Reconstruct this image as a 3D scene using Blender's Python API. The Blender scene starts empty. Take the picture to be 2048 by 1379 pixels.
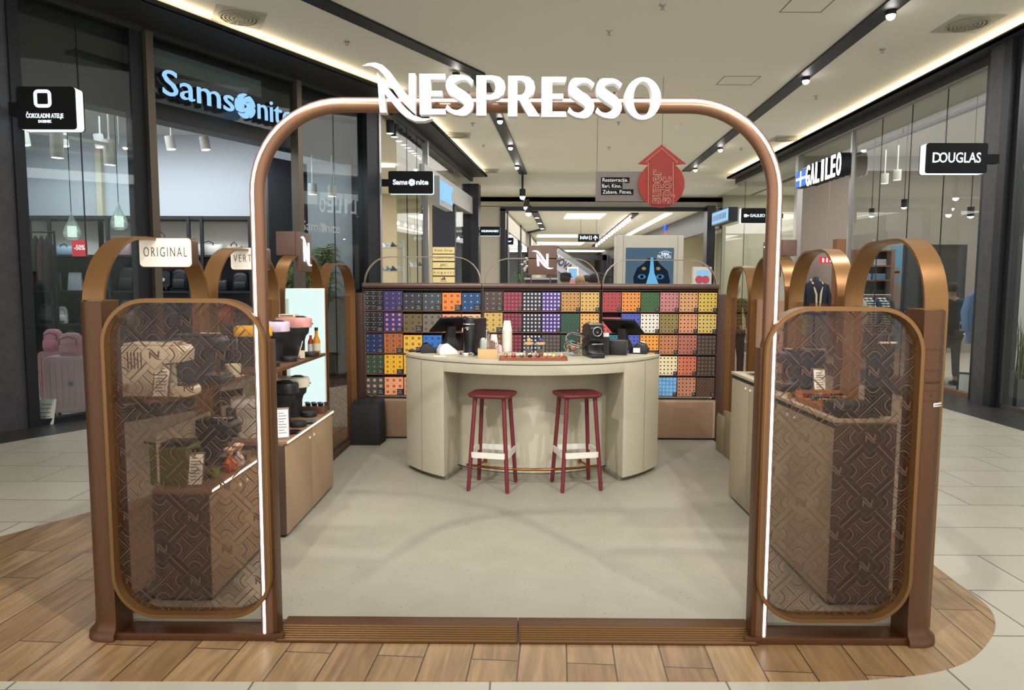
import bpy, bmesh, math, random
from math import sin, cos, pi, radians, sqrt, atan2, hypot
from mathutils import Vector, Matrix
random.seed(7)
SC = bpy.context.scene
COL = SC.collection
# ------------------------------------------------------------------ camera
FPX = 1368.06
CF = Vector((-0.006227, 0.996342, -0.085230))
CR = Vector((0.99998, 0.006250, 0.0))
def _cam_axes():
    a, b, r = radians(-4.8893), radians(-0.3581), radians(0.2101)
    F = Vector((sin(b)*cos(a), cos(b)*cos(a), sin(a)))
    R = Vector((cos(b), -sin(b), 0)); U = R.cross(F)
    return F, cos(r)*R + sin(r)*U, -sin(r)*R + cos(r)*U
CF, CR, CU = _cam_axes()
CAMZ = 1.6
cd = bpy.data.cameras.new('camera'); cam = bpy.data.objects.new('camera', cd); COL.objects.link(cam)
cd.sensor_width = 36.0; cd.lens = FPX/2048*36.0; cd.clip_start = 0.05; cd.clip_end = 200
mw = Matrix((CR, CU, -CF)).transposed().to_4x4(); mw.translation = Vector((0, 0, CAMZ)); cam.matrix_world = mw
SC.camera = cam
def _ray(u, v): return CF + CR*((u-1024)/FPX) - CU*((v-689.5)/FPX)
def aty(u, v, Y):
    d = _ray(u, v); t = Y/d.y; return Vector((d.x*t, Y, CAMZ+d.z*t))
def atz(u, v, Z):
    d = _ray(u, v); t = (Z-CAMZ)/d.z; return Vector((d.x*t, d.y*t, Z))
def atx(u, v, X):
    d = _ray(u, v); t = X/d.x; return Vector((X, d.y*t, CAMZ+d.z*t))
# ------------------------------------------------------------------ view, world, big lights
SC.view_settings.view_transform = 'Standard'; SC.view_settings.look = 'None'
SC.view_settings.gamma = 1; SC.view_settings.exposure = 0.25; SC.view_settings.use_curve_mapping = False
SC.cycles.max_bounces = 7; SC.cycles.diffuse_bounces = 3; SC.cycles.glossy_bounces = 4
SC.cycles.transparent_max_bounces = 16; SC.cycles.transmission_bounces = 4
SC.cycles.sample_clamp_indirect = 4; SC.cycles.use_denoising = True
SC.cycles.caustics_reflective = False; SC.cycles.caustics_refractive = False
W = bpy.data.worlds.new('world'); SC.world = W; W.use_nodes = True
W.node_tree.nodes['Background'].inputs[0].default_value = (1.0, 0.985, 0.96, 1)
W.node_tree.nodes['Background'].inputs[1].default_value = 1.35
CEIL = 5.0
def area(name, loc, size, power, rot=(0, 0, 0), col=(1, .975, .94), sy=None):
    l = bpy.data.lights.new(name, 'AREA'); l.energy = power; l.color = col; l.size = size
    if sy: l.shape = 'RECTANGLE'; l.size_y = sy
    o = bpy.data.objects.new(name, l); COL.objects.link(o); o.location = loc; o.rotation_euler = rot; return o
def spot(name, loc, target, power, angle=40, blend=.85, col=(1, .96, .91), r=.04):
    l = bpy.data.lights.new(name, 'SPOT'); l.energy = power; l.color = col
    l.spot_size = radians(angle); l.spot_blend = blend; l.shadow_soft_size = r
    o = bpy.data.objects.new(name, l); COL.objects.link(o); o.location = loc
    o.rotation_euler = (Vector(target)-Vector(loc)).to_track_quat('-Z', 'Y').to_euler(); return o
area('fill_light_front', (0.5, -1.0, 4.85), 6, 160, sy=5)  # three unseen fill lights added under the ceiling for general brightness
area('fill_light_mid', (1.0, 6.5, 4.85), 7, 80, sy=8)
area('fill_light_back', (2.0, 15.0, 4.85), 7, 330, sy=9)
area('corridor_light', (2.4, 30.0, 4.3), 8, 500, sy=10)
# unseen spots aimed at the kiosk; last three added to brighten the side displays
for i, (x, y, tx, ty, tz, p) in enumerate([(-1.9, 1.2, .2, 5.4, .6, 170), (2.6, .8, .3, 5.3, .6, 170), (-.9, -.8, .9, 5.6, .8, 150), (1.9, -.9, -.4, 5.7, .8, 150),
        (-2.3, 5.6, -1.5, 4.2, .8, 80), (3.1, 4.6, 1.6, 4.2, .8, 80), (-.6, 4.2, 0, 6.9, 1.0, 75), (1.6, 4.0, 1.6, 6.9, 1.0, 75), (-1.2, 4.0, -1.2, 6.9, 1.0, 60), (.2, 1.6, -1.7, 3.6, .9, 130), (-.6, 3.6, -1.7, 4.8, 1.0, 40), (.3, 1.7, 1.75, 3.6, 1.0, 95)]):
    spot('unseen_spot_beam', (x, y, 4.78), (tx, ty, tz), p*2.3, 48 if i < 4 else 36)
# ------------------------------------------------------------------ materials
_M = {}
def nt(m): return m.node_tree.nodes, m.node_tree.links
def mat(name, col=(.8, .8, .8), rough=.5, metal=0.0, emit=None, es=0.0, spec=.5, noise=None, coat=0):
    if name in _M: return _M[name]
    m = bpy.data.materials.new(name); m.use_nodes = True; N, L = nt(m); b = N['Principled BSDF']
    b.inputs['Base Color'].default_value = (*col, 1); b.inputs['Roughness'].default_value = rough
    b.inputs['Metallic'].default_value = metal; b.inputs['Specular IOR Level'].default_value = spec
    if coat: b.inputs['Coat Weight'].default_value = coat
    if emit: b.inputs['Emission Color'].default_value = (*emit, 1); b.inputs['Emission Strength'].default_value = es
    if noise:
        sc, amt = noise
        tc = N.new('ShaderNodeTexCoord'); n = N.new('ShaderNodeTexNoise'); n.inputs['Scale'].default_value = sc; n.inputs['Detail'].default_value = 4
        r = N.new('ShaderNodeMapRange'); r.inputs['To Min'].default_value = 1-amt; r.inputs['To Max'].default_value = 1+amt
        mx = N.new('ShaderNodeMix'); mx.data_type = 'RGBA'; mx.blend_type = 'MULTIPLY'; mx.inputs['Factor'].default_value = 1
        mx.inputs['A'].default_value = (*col, 1)
        L.new(tc.outputs['Object'], n.inputs['Vector']); L.new(n.outputs['Fac'], r.inputs['Value'])
        L.new(r.outputs['Result'], mx.inputs['B']); L.new(mx.outputs['Result'], b.inputs['Base Color'])
    _M[name] = m; return m
def srgb(r, g, b):
    f = lambda c: (c/255/12.92 if c/255 <= .04045 else ((c/255+.055)/1.055)**2.4)
    return (f(r), f(g), f(b))
def hexc(h): h = h.lstrip('#'); return srgb(int(h[0:2], 16), int(h[2:4], 16), int(h[4:6], 16))
def glass(name, tint=(.9, .95, .95), gl=.9, rough=0.0, base=.04, op=0.0, opcol=(.1, .1, .1)):
    """clear pane: lets light and view through with the tint, mirrors by Fresnel; op = opaque film share"""
    if name in _M: return _M[name]
    m = bpy.data.materials.new(name); m.use_nodes = True; N, L = nt(m); N.clear()
    out = N.new('ShaderNodeOutputMaterial'); t = N.new('ShaderNodeBsdfTransparent'); t.inputs[0].default_value = (*tint, 1)
    g = N.new('ShaderNodeBsdfGlossy'); g.inputs['Roughness'].default_value = rough; g.inputs[0].default_value = (gl, gl, gl, 1)
    lw = N.new('ShaderNodeFresnel'); lw.inputs['IOR'].default_value = 1.5
    geo = N.new('ShaderNodeNewGeometry')
    ad = N.new('ShaderNodeMath'); ad.operation = 'ADD'; ad.inputs[1].default_value = base - .04; ad.use_clamp = True
    sw = N.new('ShaderNodeMix'); sw.data_type = 'FLOAT'; sw.inputs['B'].default_value = base
    L.new(lw.outputs[0], ad.inputs[0]); L.new(ad.outputs[0], sw.inputs['A']); L.new(geo.outputs['Backfacing'], sw.inputs['Factor'])
    mx = N.new('ShaderNodeMixShader'); L.new(sw.outputs['Result'], mx.inputs[0])
    if op > 0:
        d = N.new('ShaderNodeBsdfDiffuse'); d.inputs[0].default_value = (*opcol, 1); m2 = N.new('ShaderNodeMixShader'); m2.inputs[0].default_value = op
        L.new(t.outputs[0], m2.inputs[1]); L.new(d.outputs[0], m2.inputs[2]); L.new(m2.outputs[0], mx.inputs[1])
    else: L.new(t.outputs[0], mx.inputs[1])
    L.new(g.outputs[0], mx.inputs[2]); L.new(mx.outputs[0], out.inputs[0]); _M[name] = m; return m
def emis(name, col, s):
    if name in _M: return _M[name]
    m = bpy.data.materials.new(name); m.use_nodes = True; N, L = nt(m); N.clear()
    o = N.new('ShaderNodeOutputMaterial'); e = N.new('ShaderNodeEmission'); e.inputs[0].default_value = (*col, 1); e.inputs[1].default_value = s
    L.new(e.outputs[0], o.inputs[0]); _M[name] = m; return m
def brickmat(name, c1, c2, mortar, bw, rh, ms, rough, rot=0, bump=.02, grain=None, off=.5, loc=(0, 0), spec=.5):
    if name in _M: return _M[name]
    m = bpy.data.materials.new(name); m.use_nodes = True; N, L = nt(m); b = N['Principled BSDF']
    tc = N.new('ShaderNodeTexCoord'); mp = N.new('ShaderNodeMapping'); mp.inputs['Rotation'].default_value = (0, 0, rot); mp.inputs['Location'].default_value = (loc[0], loc[1], 0)
    br = N.new('ShaderNodeTexBrick'); br.offset = off; br.inputs['Scale'].default_value = 1
    br.inputs['Brick Width'].default_value = bw; br.inputs['Row Height'].default_value = rh; br.inputs['Mortar Size'].default_value = ms
    br.inputs['Mortar Smooth'].default_value = .1; br.inputs['Bias'].default_value = 0
    br.inputs['Color1'].default_value = (*c1, 1); br.inputs['Color2'].default_value = (*c2, 1); br.inputs['Mortar'].default_value = (*mortar, 1)
    L.new(tc.outputs['Object'], mp.inputs[0]); L.new(mp.outputs[0], br.inputs['Vector'])
    col = br.outputs['Color']
    if grain:
        # grain: (stretch along plank, scale, amount)
        m2 = N.new('ShaderNodeMapping'); m2.inputs['Scale'].default_value = (1, grain[0], 1); L.new(mp.outputs[0], m2.inputs[0])
        ad = N.new('ShaderNodeVectorMath'); ad.operation = 'ADD'; L.new(m2.outputs[0], ad.inputs[0]); 
        sc = N.new('ShaderNodeVectorMath'); sc.operation = 'SCALE'; sc.inputs['Scale'].default_value = 30; L.new(br.outputs['Color'], sc.inputs[0]); L.new(sc.outputs[0], ad.inputs[1])
        no = N.new('ShaderNodeTexNoise'); no.inputs['Scale'].default_value = grain[1]; no.inputs['Detail'].default_value = 6; no.inputs['Distortion'].default_value = 1.2
        L.new(ad.outputs[0], no.inputs['Vector'])
        r = N.new('ShaderNodeMapRange'); r.inputs['From Min'].default_value = .3; r.inputs['From Max'].default_value = .7; r.inputs['To Min'].default_value = 1-grain[2]; r.inputs['To Max'].default_value = 1+grain[2]
        L.new(no.outputs['Fac'], r.inputs['Value'])
        mx = N.new('ShaderNodeMix'); mx.data_type = 'RGBA'; mx.blend_type = 'MULTIPLY'; mx.inputs['Factor'].default_value = 1
        L.new(col, mx.inputs['A']); L.new(r.outputs['Result'], mx.inputs['B']); col = mx.outputs['Result']
    L.new(col, b.inputs['Base Color']); b.inputs['Roughness'].default_value = rough; b.inputs['Specular IOR Level'].default_value = spec
    bp = N.new('ShaderNodeBump'); bp.inputs['Strength'].default_value = .3; bp.inputs['Distance'].default_value = bump; bp.invert = True
    L.new(br.outputs['Fac'], bp.inputs['Height']); L.new(bp.outputs[0], b.inputs['Normal'])
    _M[name] = m; return m
COPPER = mat('copper_paint', hexc('59391f'), .40, .35, noise=(40, .04))
COPPER_L = mat('copper_band', hexc('7f5c36'), .33, .6, noise=(60, .05))
COPPER_D = mat('dark_bronze', hexc('50372c'), .4, .3)
TAN = mat('tan_laminate', hexc('a58a6e'), .5)
GREIGE = mat('greige_counter', hexc('bfb9a4'), .55)
BLACK = mat('black_plastic', hexc('17181c'), .3)
BLACKM = mat('black_matt', hexc('1c1c1f'), .65)
WHITE = mat('white_plastic', hexc('e6e4de'), .4)
CREAM = mat('cream_plastic', hexc('e3d8c2'), .35)
CHROME = mat('chrome', (.8, .8, .8), .15, 1.0)
STEEL = mat('brushed_steel', (.45, .45, .46), .35, .9)
FRAME = mat('dark_aluminium', hexc('23252b'), .45, .3)
FASCIA = mat('fascia_black', hexc('2b2b2d'), .5)
BURG = mat('burgundy_stool', hexc('6e2630'), .5)
LED = emis('led_white', (1, .93, .84), 6.0)
COVE = emis('led_warm_cove', (1, .82, .54), 13.0)
SIGNW = emis('sign_white', (.93, .98, 1), 3.0)
SIGNB = emis('sign_blue_white', (.30, .58, .95), 1.0)
LAMP = emis('lamp_disc', (1, .95, .88), 30)
CLEAR = glass('facade_glass', (.86, .9, .9), gl=.6, base=.05)
PANE = glass('clear_pane', (.95, .97, .97), base=.04)
SMOKE = glass('smoked_brown_glass', (.88, .82, .77), gl=.35, base=.05, op=.015, opcol=hexc('5a4238'))
PRINT = mat('brown_print', hexc('4c362a'), .6)
# ------------------------------------------------------------------ mesh builder
class MB:
    def __init__(s): s.v = []; s.f = []; s.m = []; s.cur = 0
    def slot(s, i): s.cur = i; return s
    def add(s, vs, fs):
        n = len(s.v); s.v += [tuple(p) for p in vs]
        for f in fs: s.f.append(tuple(n+i for i in f)); s.m.append(s.cur)
        return s
    def box(s, x0, x1, y0, y1, z0, z1):
        vs = [(x, y, z) for z in (z0, z1) for y in (y0, y1) for x in (x0, x1)]
        return s.add(vs, [(0, 2, 3, 1), (4, 5, 7, 6), (0, 1, 5, 4), (2, 6, 7, 3), (0, 4, 6, 2), (1, 3, 7, 5)])
    def obox(s, c, sz, rz=0, rx=0, ry=0):
        R = Matrix.Rotation(rz, 3, 'Z') @ Matrix.Rotation(ry, 3, 'Y') @ Matrix.Rotation(rx, 3, 'X'); c = Vector(c)
        vs = [c + R @ Vector((x*sz[0]/2, y*sz[1]/2, z*sz[2]/2)) for z in (-1, 1) for y in (-1, 1) for x in (-1, 1)]
        return s.add(vs, [(0, 2, 3, 1), (4, 5, 7, 6), (0, 1, 5, 4), (2, 6, 7, 3), (0, 4, 6, 2), (1, 3, 7, 5)])
    def tube(s, pts, r, n=10, closed=False, caps=True, sc=None):
        pts = [Vector(p) for p in pts]; m = len(pts); rings = []
        up = None
        for i, p in enumerate(pts):
            a = pts[(i-1) % m] if (i or closed) else p; b = pts[(i+1) % m] if (i < m-1 or closed) else p
            t = (b-a).normalized()
            if up is None: up = t.orthogonal().normalized()
            up = (up - t*up.dot(t)); up = up.normalized() if up.length > 1e-6 else t.orthogonal().normalized()
            q = t.cross(up); rr = r[i] if isinstance(r, (list, tuple)) else r
            rings.append([p + (up*cos(2*pi*k/n) + q*sin(2*pi*k/n))*rr for k in range(n)])
        vs = [v for R in rings for v in R]; fs = []
        for i in range(m if closed else m-1):
            j = (i+1) % m
            for k in range(n): fs.append((i*n+k, i*n+(k+1) % n, j*n+(k+1) % n, j*n+k))
        if caps and not closed: fs.append(tuple(range(n))[::-1]); fs.append(tuple((m-1)*n+k for k in range(n)))
        return s.add(vs, fs)
    def cyl(s, p0, p1, r0, r1=None, n=16): return s.tube([p0, p1], [r0, r0 if r1 is None else r1], n)
    def lathe(s, prof, c=(0, 0, 0), n=24, cap=True, ax='Z'):
        c = Vector(c); vs = []; fs = []; m = len(prof)
        for r, z in prof:
            for k in range(n):
                a = 2*pi*k/n; p = Vector((r*cos(a), r*sin(a), z))
                if ax == 'Y': p = Vector((p.x, p.z, p.y))
                if ax == 'X': p = Vector((p.z, p.x, p.y))
                vs.append(c+p)
        for i in range(m-1):
            for k in range(n): fs.append((i*n+k, i*n+(k+1) % n, (i+1)*n+(k+1) % n, (i+1)*n+k))
        if cap:
            if prof[0][0] > 1e-6: fs.append(tuple(range(n))[::-1])
            if prof[-1][0] > 1e-6: fs.append(tuple((m-1)*n+k for k in range(n)))
        return s.add(vs, fs)
    def prism(s, poly, a, b, ax='Z'):
        """extrude a 2D polygon between a and b along an axis; ax Z: (x,y), Y: (x,z), X: (y,z)"""
        n = len(poly)
        def P(p, t): return (p[0], p[1], t) if ax == 'Z' else ((p[0], t, p[1]) if ax == 'Y' else (t, p[0], p[1]))
        vs = [P(p, a) for p in poly] + [P(p, b) for p in poly]
        fs = [tuple(range(n))[::-1], tuple(range(n, 2*n))] + [(i, (i+1) % n, n+(i+1) % n, n+i) for i in range(n)]
        return s.add(vs, fs)
    def loft(s, rings, closed=False, caps=True):
        n = len(rings[0]); vs = [v for R in rings for v in R]; fs = []; m = len(rings)
        for i in range(m if closed else m-1):
            j = (i+1) % m
            for k in range(n): fs.append((i*n+k, i*n+(k+1) % n, j*n+(k+1) % n, j*n+k))
        if caps and not closed: fs.append(tuple(range(n))[::-1]); fs.append(tuple((m-1)*n+k for k in range(n)))
        return s.add(vs, fs)
    def strip(s, path, w, a, b, ax='Y', closed=False):
        """flat bar following a 2D path: thickness w across the path, from a to b along ax"""
        n = len(path); L = []; R = []
        for i in range(n):
            p = Vector(path[i]); q0 = Vector(path[(i-1) % n]) if (i or closed) else p; q1 = Vector(path[(i+1) % n]) if (i < n-1 or closed) else p
            t = (q1-q0).normalized(); nn = Vector((-t.y, t.x)); L.append(p+nn*w/2); R.append(p-nn*w/2)
        def P(p, t): return (p[0], p[1], t) if ax == 'Z' else ((p[0], t, p[1]) if ax == 'Y' else (t, p[0], p[1]))
        rings = [[P(L[i], a), P(L[i], b), P(R[i], b), P(R[i], a)] for i in range(n)]
        return s.loft(rings, closed=closed)
    def xform(s, M, start=0):
        for i in range(start, len(s.v)): s.v[i] = tuple(M @ Vector(s.v[i]))
        return s
    def build(s, name, m, parent=None, bevel=0, smooth=None, seg=2, subsurf=0, loc=None):
        me = bpy.data.meshes.new(name); me.from_pydata(s.v, [], s.f); me.update()
        ms = m if isinstance(m, (list, tuple)) else [m]
        for x in ms: me.materials.append(x)
        if len(ms) > 1: me.polygons.foreach_set('material_index', s.m)
        bm = bmesh.new(); bm.from_mesh(me); bmesh.ops.recalc_face_normals(bm, faces=bm.faces)
        if bevel:
            es = [e for e in bm.edges if len(e.link_faces) == 2 and e.calc_face_angle(0) > .5]
            bmesh.ops.bevel(bm, geom=es, offset=bevel, segments=seg, profile=.6, affect='EDGES', clamp_overlap=True)
        bm.to_mesh(me); bm.free()
        if smooth is not None or bevel:
            me.polygons.foreach_set('use_smooth', [True]*len(me.polygons)); me.set_sharp_from_angle(angle=radians(smooth or 35))
        o = bpy.data.objects.new(name, me); COL.objects.link(o)
        if loc: o.location = loc
        if parent: o.parent = parent
        if subsurf:
            md = o.modifiers.new('sub', 'SUBSURF'); md.levels = subsurf; md.render_levels = subsurf
        return o
def empty(name, loc=(0, 0, 0), rz=0):
    o = bpy.data.objects.new(name, None); COL.objects.link(o); o.location = loc; o.rotation_euler = (0, 0, rz); o.empty_display_size = .1; return o
def tag(o, label, cat, group=None, kind=None):
    o['label'] = label; o['category'] = cat
    if group: o['group'] = group
    if kind: o['kind'] = kind
    return o
def thing(name, label, cat, loc=(0, 0, 0), rz=0, group=None): return tag(empty(name, loc, rz), label, cat, group)
def st(o): o['kind'] = 'structure'; return o
def copy_tree(o, loc=None, rz=None, label=None, group=None, parent=None):
    c = o.copy(); COL.objects.link(c); c.parent = parent if parent else None
    if loc is not None: c.location = loc
    if rz is not None: c.rotation_euler = (0, 0, rz)
    if label: c['label'] = label
    if group: c['group'] = group
    for ch in o.children: copy_tree(ch, parent=c)
    return c
def arc(cx, cy, r, a0, a1, n=8, ry=None):
    ry = r if ry is None else ry
    return [(cx+r*cos(a0+(a1-a0)*i/n), cy+ry*sin(a0+(a1-a0)*i/n)) for i in range(n+1)]
def rrect(x0, x1, y0, y1, r, n=8):
    return arc(x1-r, y1-r, r, 0, pi/2, n) + arc(x0+r, y1-r, r, pi/2, pi, n) + arc(x0+r, y0+r, r, pi, 1.5*pi, n) + arc(x1-r, y0+r, r, 1.5*pi, 2*pi, n)
def text(name, s, size, m, parent, M, extrude=.004, bold=0, sx=1, align='CENTER', spacing=1, fit=None):
    """lettering as a mesh; local x right, y up, z out of the face; M places it. fit = width it must have"""
    cu = bpy.data.curves.new(name, 'FONT'); cu.body = s; cu.size = size; cu.extrude = extrude; cu.offset = bold
    cu.align_x = align; cu.align_y = 'CENTER'; cu.space_character = spacing; cu.resolution_u = 3
    t = bpy.data.objects.new(name, cu); COL.objects.link(t)
    dg = bpy.context.evaluated_depsgraph_get(); me = bpy.data.meshes.new_from_object(t.evaluated_get(dg))
    bpy.data.objects.remove(t); me.name = name
    if fit:
        xs = [v.co.x for v in me.vertices]; sx = fit/max(1e-6, max(xs)-min(xs)); c = (max(xs)+min(xs))/2
        for v in me.vertices: v.co.x -= c
    me.transform(M @ Matrix.Diagonal((sx, 1, 1, 1)))
    me.materials.clear(); me.materials.append(m)
    o = bpy.data.objects.new(name, me); COL.objects.link(o)
    if parent: o.parent = parent
    return o
def face_m(loc, nx, ny):
    """matrix for lettering on a vertical face whose outward normal is (nx, ny)"""
    n = Vector((nx, ny, 0)).normalized(); z = Vector((0, 0, 1)); x = z.cross(n)
    m = Matrix((x, z, n)).transposed().to_4x4(); m.translation = Vector(loc); return m
# the swoosh-and-N emblem as two outlines, body height 1, centred on the N
_E1 = [(68, 88), (100, 74), (140, 70), (180, 84), (220, 120), (260, 175), (300, 230), (325, 258), (325, 130), (360, 130), (360, 352), (330, 325), (290, 285), (250, 235), (215, 180), (185, 135), (155, 105), (115, 88)]
_E2 = [(150, 125), (180, 165), (215, 215), (260, 270), (310, 325), (350, 360), (400, 378), (455, 378), (410, 392), (360, 392), (310, 370), (270, 335), (225, 280), (190, 240), (200, 345), (165, 345)]
EMB = [[((x-257)/220, (240-y)/220) for x, y in e] for e in (_E1, _E2)]
def emblem(mb, M, h, d):
    """add the emblem to a builder: local x right, y up, z out"""
    for e in EMB:
        n = len(e); vs = [M @ Vector((x*h, y*h, 0)) for x, y in e] + [M @ Vector((x*h, y*h, d)) for x, y in e]
        # triangulated caps through tessellation
        from mathutils.geometry import tessellate_polygon
        tr = tessellate_polygon([[Vector((x, y, 0)) for x, y in e]])
        mb.add(vs, [tuple(t)[::-1] for t in tr] + [tuple(n+i for i in t) for t in tr] + [(i, (i+1) % n, n+(i+1) % n, n+i) for i in range(n)])
    return mb
# ================================================================== THE SETTING
TILE = brickmat('porcelain_tile', hexc('cbc6b7'), hexc('c2bcac'), hexc('6f6a60'), .96, .48, .0045, .28, loc=(.1, -.17), grain=(.3, 2.2, .05), off=.38)
WOODT = brickmat('wood_look_tile', hexc('a98b66'), hexc('8d6d4b'), hexc('54402f'), 1.0, .205, .0035, .36, rot=radians(-86.5), grain=(9, 2.2, .30), off=.37, loc=(.2, .05))
BORDER = brickmat('dark_slate_tile', hexc('3d3c3d'), hexc('383738'), hexc('2a2a2a'), .9, .45, .004, .35)
CEILM = mat('ceiling_paint', hexc('e8e4da'), .9)
SHOPC = mat('shop_ceiling', hexc('d8d6d0'), .9)
SHOPW = mat('shop_wall_grey', hexc('b9bdc4'), .85)
STONE = mat('grey_stone_pillar', hexc('45444a'), .5, noise=(9, .45))
MULL = mat('light_mullion', hexc('6d6358'), .4, .6)
# floor
mb = MB(); mb.box(-14, 16, -5, 62, -.1, 0); st(mb.build('floor', TILE))
wpts = [(-2.9, 2.63), (-2.084, 2.63), (0.84, 2.665), (1.301, 2.672), (1.56, 2.70), (1.767, 2.747), (1.967, 2.842), (2.156, 3.0), (2.286, 3.144), (2.375, 3.312), (2.40, 3.486), (2.42, 3.8), (2.55, 5.2), (2.7, 7.6), (-2.3, 7.6), (-2.7, 5.4), (-3.03, 4.66), (-3.16, 4.437), (-3.283, 4.215), (-3.9, 3.4), (-3.7, 2.8)]
def smooth_loop(P, k=6):
    out = []; n = len(P)
    for i in range(n):
        p0, p1, p2, p3 = [Vector(P[(i+j) % n]) for j in (-1, 0, 1, 2)]
        for s in range(k):
            t_ = s/k; out.append(tuple(.5*((2*p1)+(p2-p0)*t_+(2*p0-5*p1+4*p2-p3)*t_**2+(3*p1-p0-3*p2+p3)*t_**3)))
    return out
mb = MB(); mb.prism(smooth_loop(wpts), -.002, .003); st(mb.build('floor_wood_inlay', WOODT))
# ceiling
mb = MB(); mb.box(-14, 16, -5, 21.0, CEIL, CEIL+.1); st(mb.build('ceiling', CEILM))
mb = MB(); mb.box(-14, 16, 21.0, 23.4, 4.62, 5.1); st(mb.build('ceiling_step', CEILM))
mb = MB(); mb.box(-14, 16, 23.4, 62, 4.45, 4.6); st(mb.build('ceiling_corridor', CEILM))
# left facade frame: u along it, n out of it into the mall
LP = Vector((-5.458, 7.564, 0)); LD = Vector((.58, 1, 0)).normalized(); LN = Vector((LD.y, -LD.x, 0))
def LM(P=LP, D=LD): 
    m = Matrix((D, -Vector((D.y, -D.x, 0)), Vector((0, 0, 1)))).transposed().to_4x4(); m.translation = P; return m
ML = LM()   # local x = along, local y = into the shop, z up
R0 = Vector((6.63, 26.0, 0)); RD = Vector((0, -1, 0)); MR = LM(R0, RD)   # right facade: x runs towards the camera, y into the shop
L2P = Vector((-2.25, 12.75, 0)); L2D = Vector((.95, 7.9, 0)).normalized(); ML2 = LM(L2P, L2D)
def fb(M, name, m, boxes, **k):
    mb = MB()
    for b in boxes: mb.box(*b)
    mb.xform(M); o = mb.build(name, m, **k); return o
# overhanging soffits with a warm light cove above their lip
def soffit(M, x0, x1, w, name):
    st(fb(M, name, FASCIA, [(x0, x1, -w, 0.0, 4.83, 4.87), (x0, x1, -w, -w+.03, 4.83, 4.89)]))
    o = fb(M, 'cove_light_strip', COVE, [(x0+.02, x1-.02, -w+.10, -w+.14, 4.885, 4.90)])
    tag(o, 'warm LED strip glowing in the ceiling cove above the %s' % name.replace('trim_', '').replace('_', ' '), 'light strip')
soffit(ML, -9, 5.75, .78, 'trim_left_soffit')
soffit(ML2, -.1, 8.0, .42, 'trim_far_left_soffit')
soffit(MR, 5.1, 24, .34, 'trim_right_soffit')
# ---- left facade
st(fb(ML, 'wall_left_stone', STONE, [(-7, 0, -.02, .35, 0, 4.83)]))
st(fb(ML, 'wall_left_header', FASCIA, [(-.02, 5.55, 0, .12, 4.76, 5.0)]))
st(fb(ML, 'trim_black_jamb', FRAME, [(-.04, .07, -.06, .1, 0, 4.8)]))
st(fb(ML, 'trim_tall_bronze_mullion', MULL, [(1.50, 1.60, -.05, .12, 0, 4.78)]))
st(fb(ML, 'trim_bronze_mullion', MULL, [(3.94, 4.035, -.05, .12, 0, 4.8)]))
st(fb(ML, 'trim_dark_inner_mullion', FRAME, [(1.33, 1.50, .02, .16, 0, 4.78)]))
st(fb(ML, 'wall_left_corner_pillar', FRAME, [(5.48, 5.82, -.08, .3, 0, 4.83)]))
st(fb(ML, 'trim_pillar_edge', STEEL, [(5.78, 5.83, -.1, -.075, 0, 4.83)]))
st(fb(ML, 'trim_sill', FRAME, [(0, 5.5, -.02, .1, 0, .07)]))
for i, (a, b) in enumerate([(.07, .70), (.715, 1.33), (1.60, 3.94), (4.04, 4.78), (4.79, 5.48)]):
    z0 = .07 if i != 2 else 3.95
    st(fb(ML, 'window_%d' % (i+1), CLEAR, [(a, b, .03, .042, z0, 4.76)]))
# shop bulkhead behind the glass
st(fb(ML, 'wall_left_bulkhead', FASCIA, [(-.3, 5.6, .25, .55, 3.79, 4.9)]))
st(fb(ML, 'trim_grey_shutter_box', mat('shutter_grey', hexc('6f7676'), .5), [(1.7, 3.4, .12, .22, 4.42, 4.66)]))
# shop shell
st(fb(Matrix(), 'wall_luggage_shop_back', SHOPW, [(-9.5, -3.0, 12.6, 12.7, 0, 4.35)]))
st(fb(Matrix(), 'wall_luggage_shop_side', SHOPW, [(-9.6, -9.5, 8.0, 12.7, 0, 4.35)]))
mb = MB(); mb.prism([(-9.5, 5.9), (-6.2, 7.2), (-2.75, 13.1), (-9.5, 13.1)], 4.3, 4.36); st(mb.build('ceiling_luggage_shop', SHOPC))
st(fb(ML, 'wall_luggage_display', mat('display_dark', hexc('23252c'), .5), [(4.3, 5.5, 1.1, 1.2, 0, 3.79)]))
st(fb(Matrix(), 'floor_dark_border_right', BORDER, [(5.72, 6.6, -3, 23.4, 0.0, .004)]))
st(fb(ML, 'floor_dark_border_left', BORDER, [(-8, 5.6, -.62, 0, 0.0, .004)]))
# ---- far left facade
st(fb(ML2, 'trim_far_left_header', FRAME, [(0, 7.95, 0, .08, 4.70, 4.83)]))
st(fb(ML2, 'trim_far_left_beam', mat('pale_header', hexc('a9aaa8'), .5), [(2.1, 7.8, -.03, .3, 3.72, 4.2)]))
for i, (a, b, z0) in enumerate([(0.25, .95, .07), (.97, 1.7, .07), (1.72, 2.4, .07), (2.45, 5.4, 4.2), (5.45, 7.7, .07)]):
    st(fb(ML2, 'window_%d' % (i+6), CLEAR, [(a, b, .03, .042, z0, 4.70)]))
st(fb(ML2, 'trim_door_post', STEEL, [(2.38, 2.46, -.03, .12, 0, 4.72)]))
st(fb(ML2, 'trim_far_post', FRAME, [(7.7, 8.1, -.2, .3, 0, 4.6)]))
WARMW = mat('warm_shop_wall', hexc('c6bda6'), .8)
st(fb(Matrix(), 'wall_shoe_shop_back', WARMW, [(-9, -2.2, 22.8, 22.9, 0, 4.7)]))
st(fb(Matrix(), 'wall_shoe_shop_side', WARMW, [(-7.6, -7.5, 12.5, 22.9, 0, 4.7)]))
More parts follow.
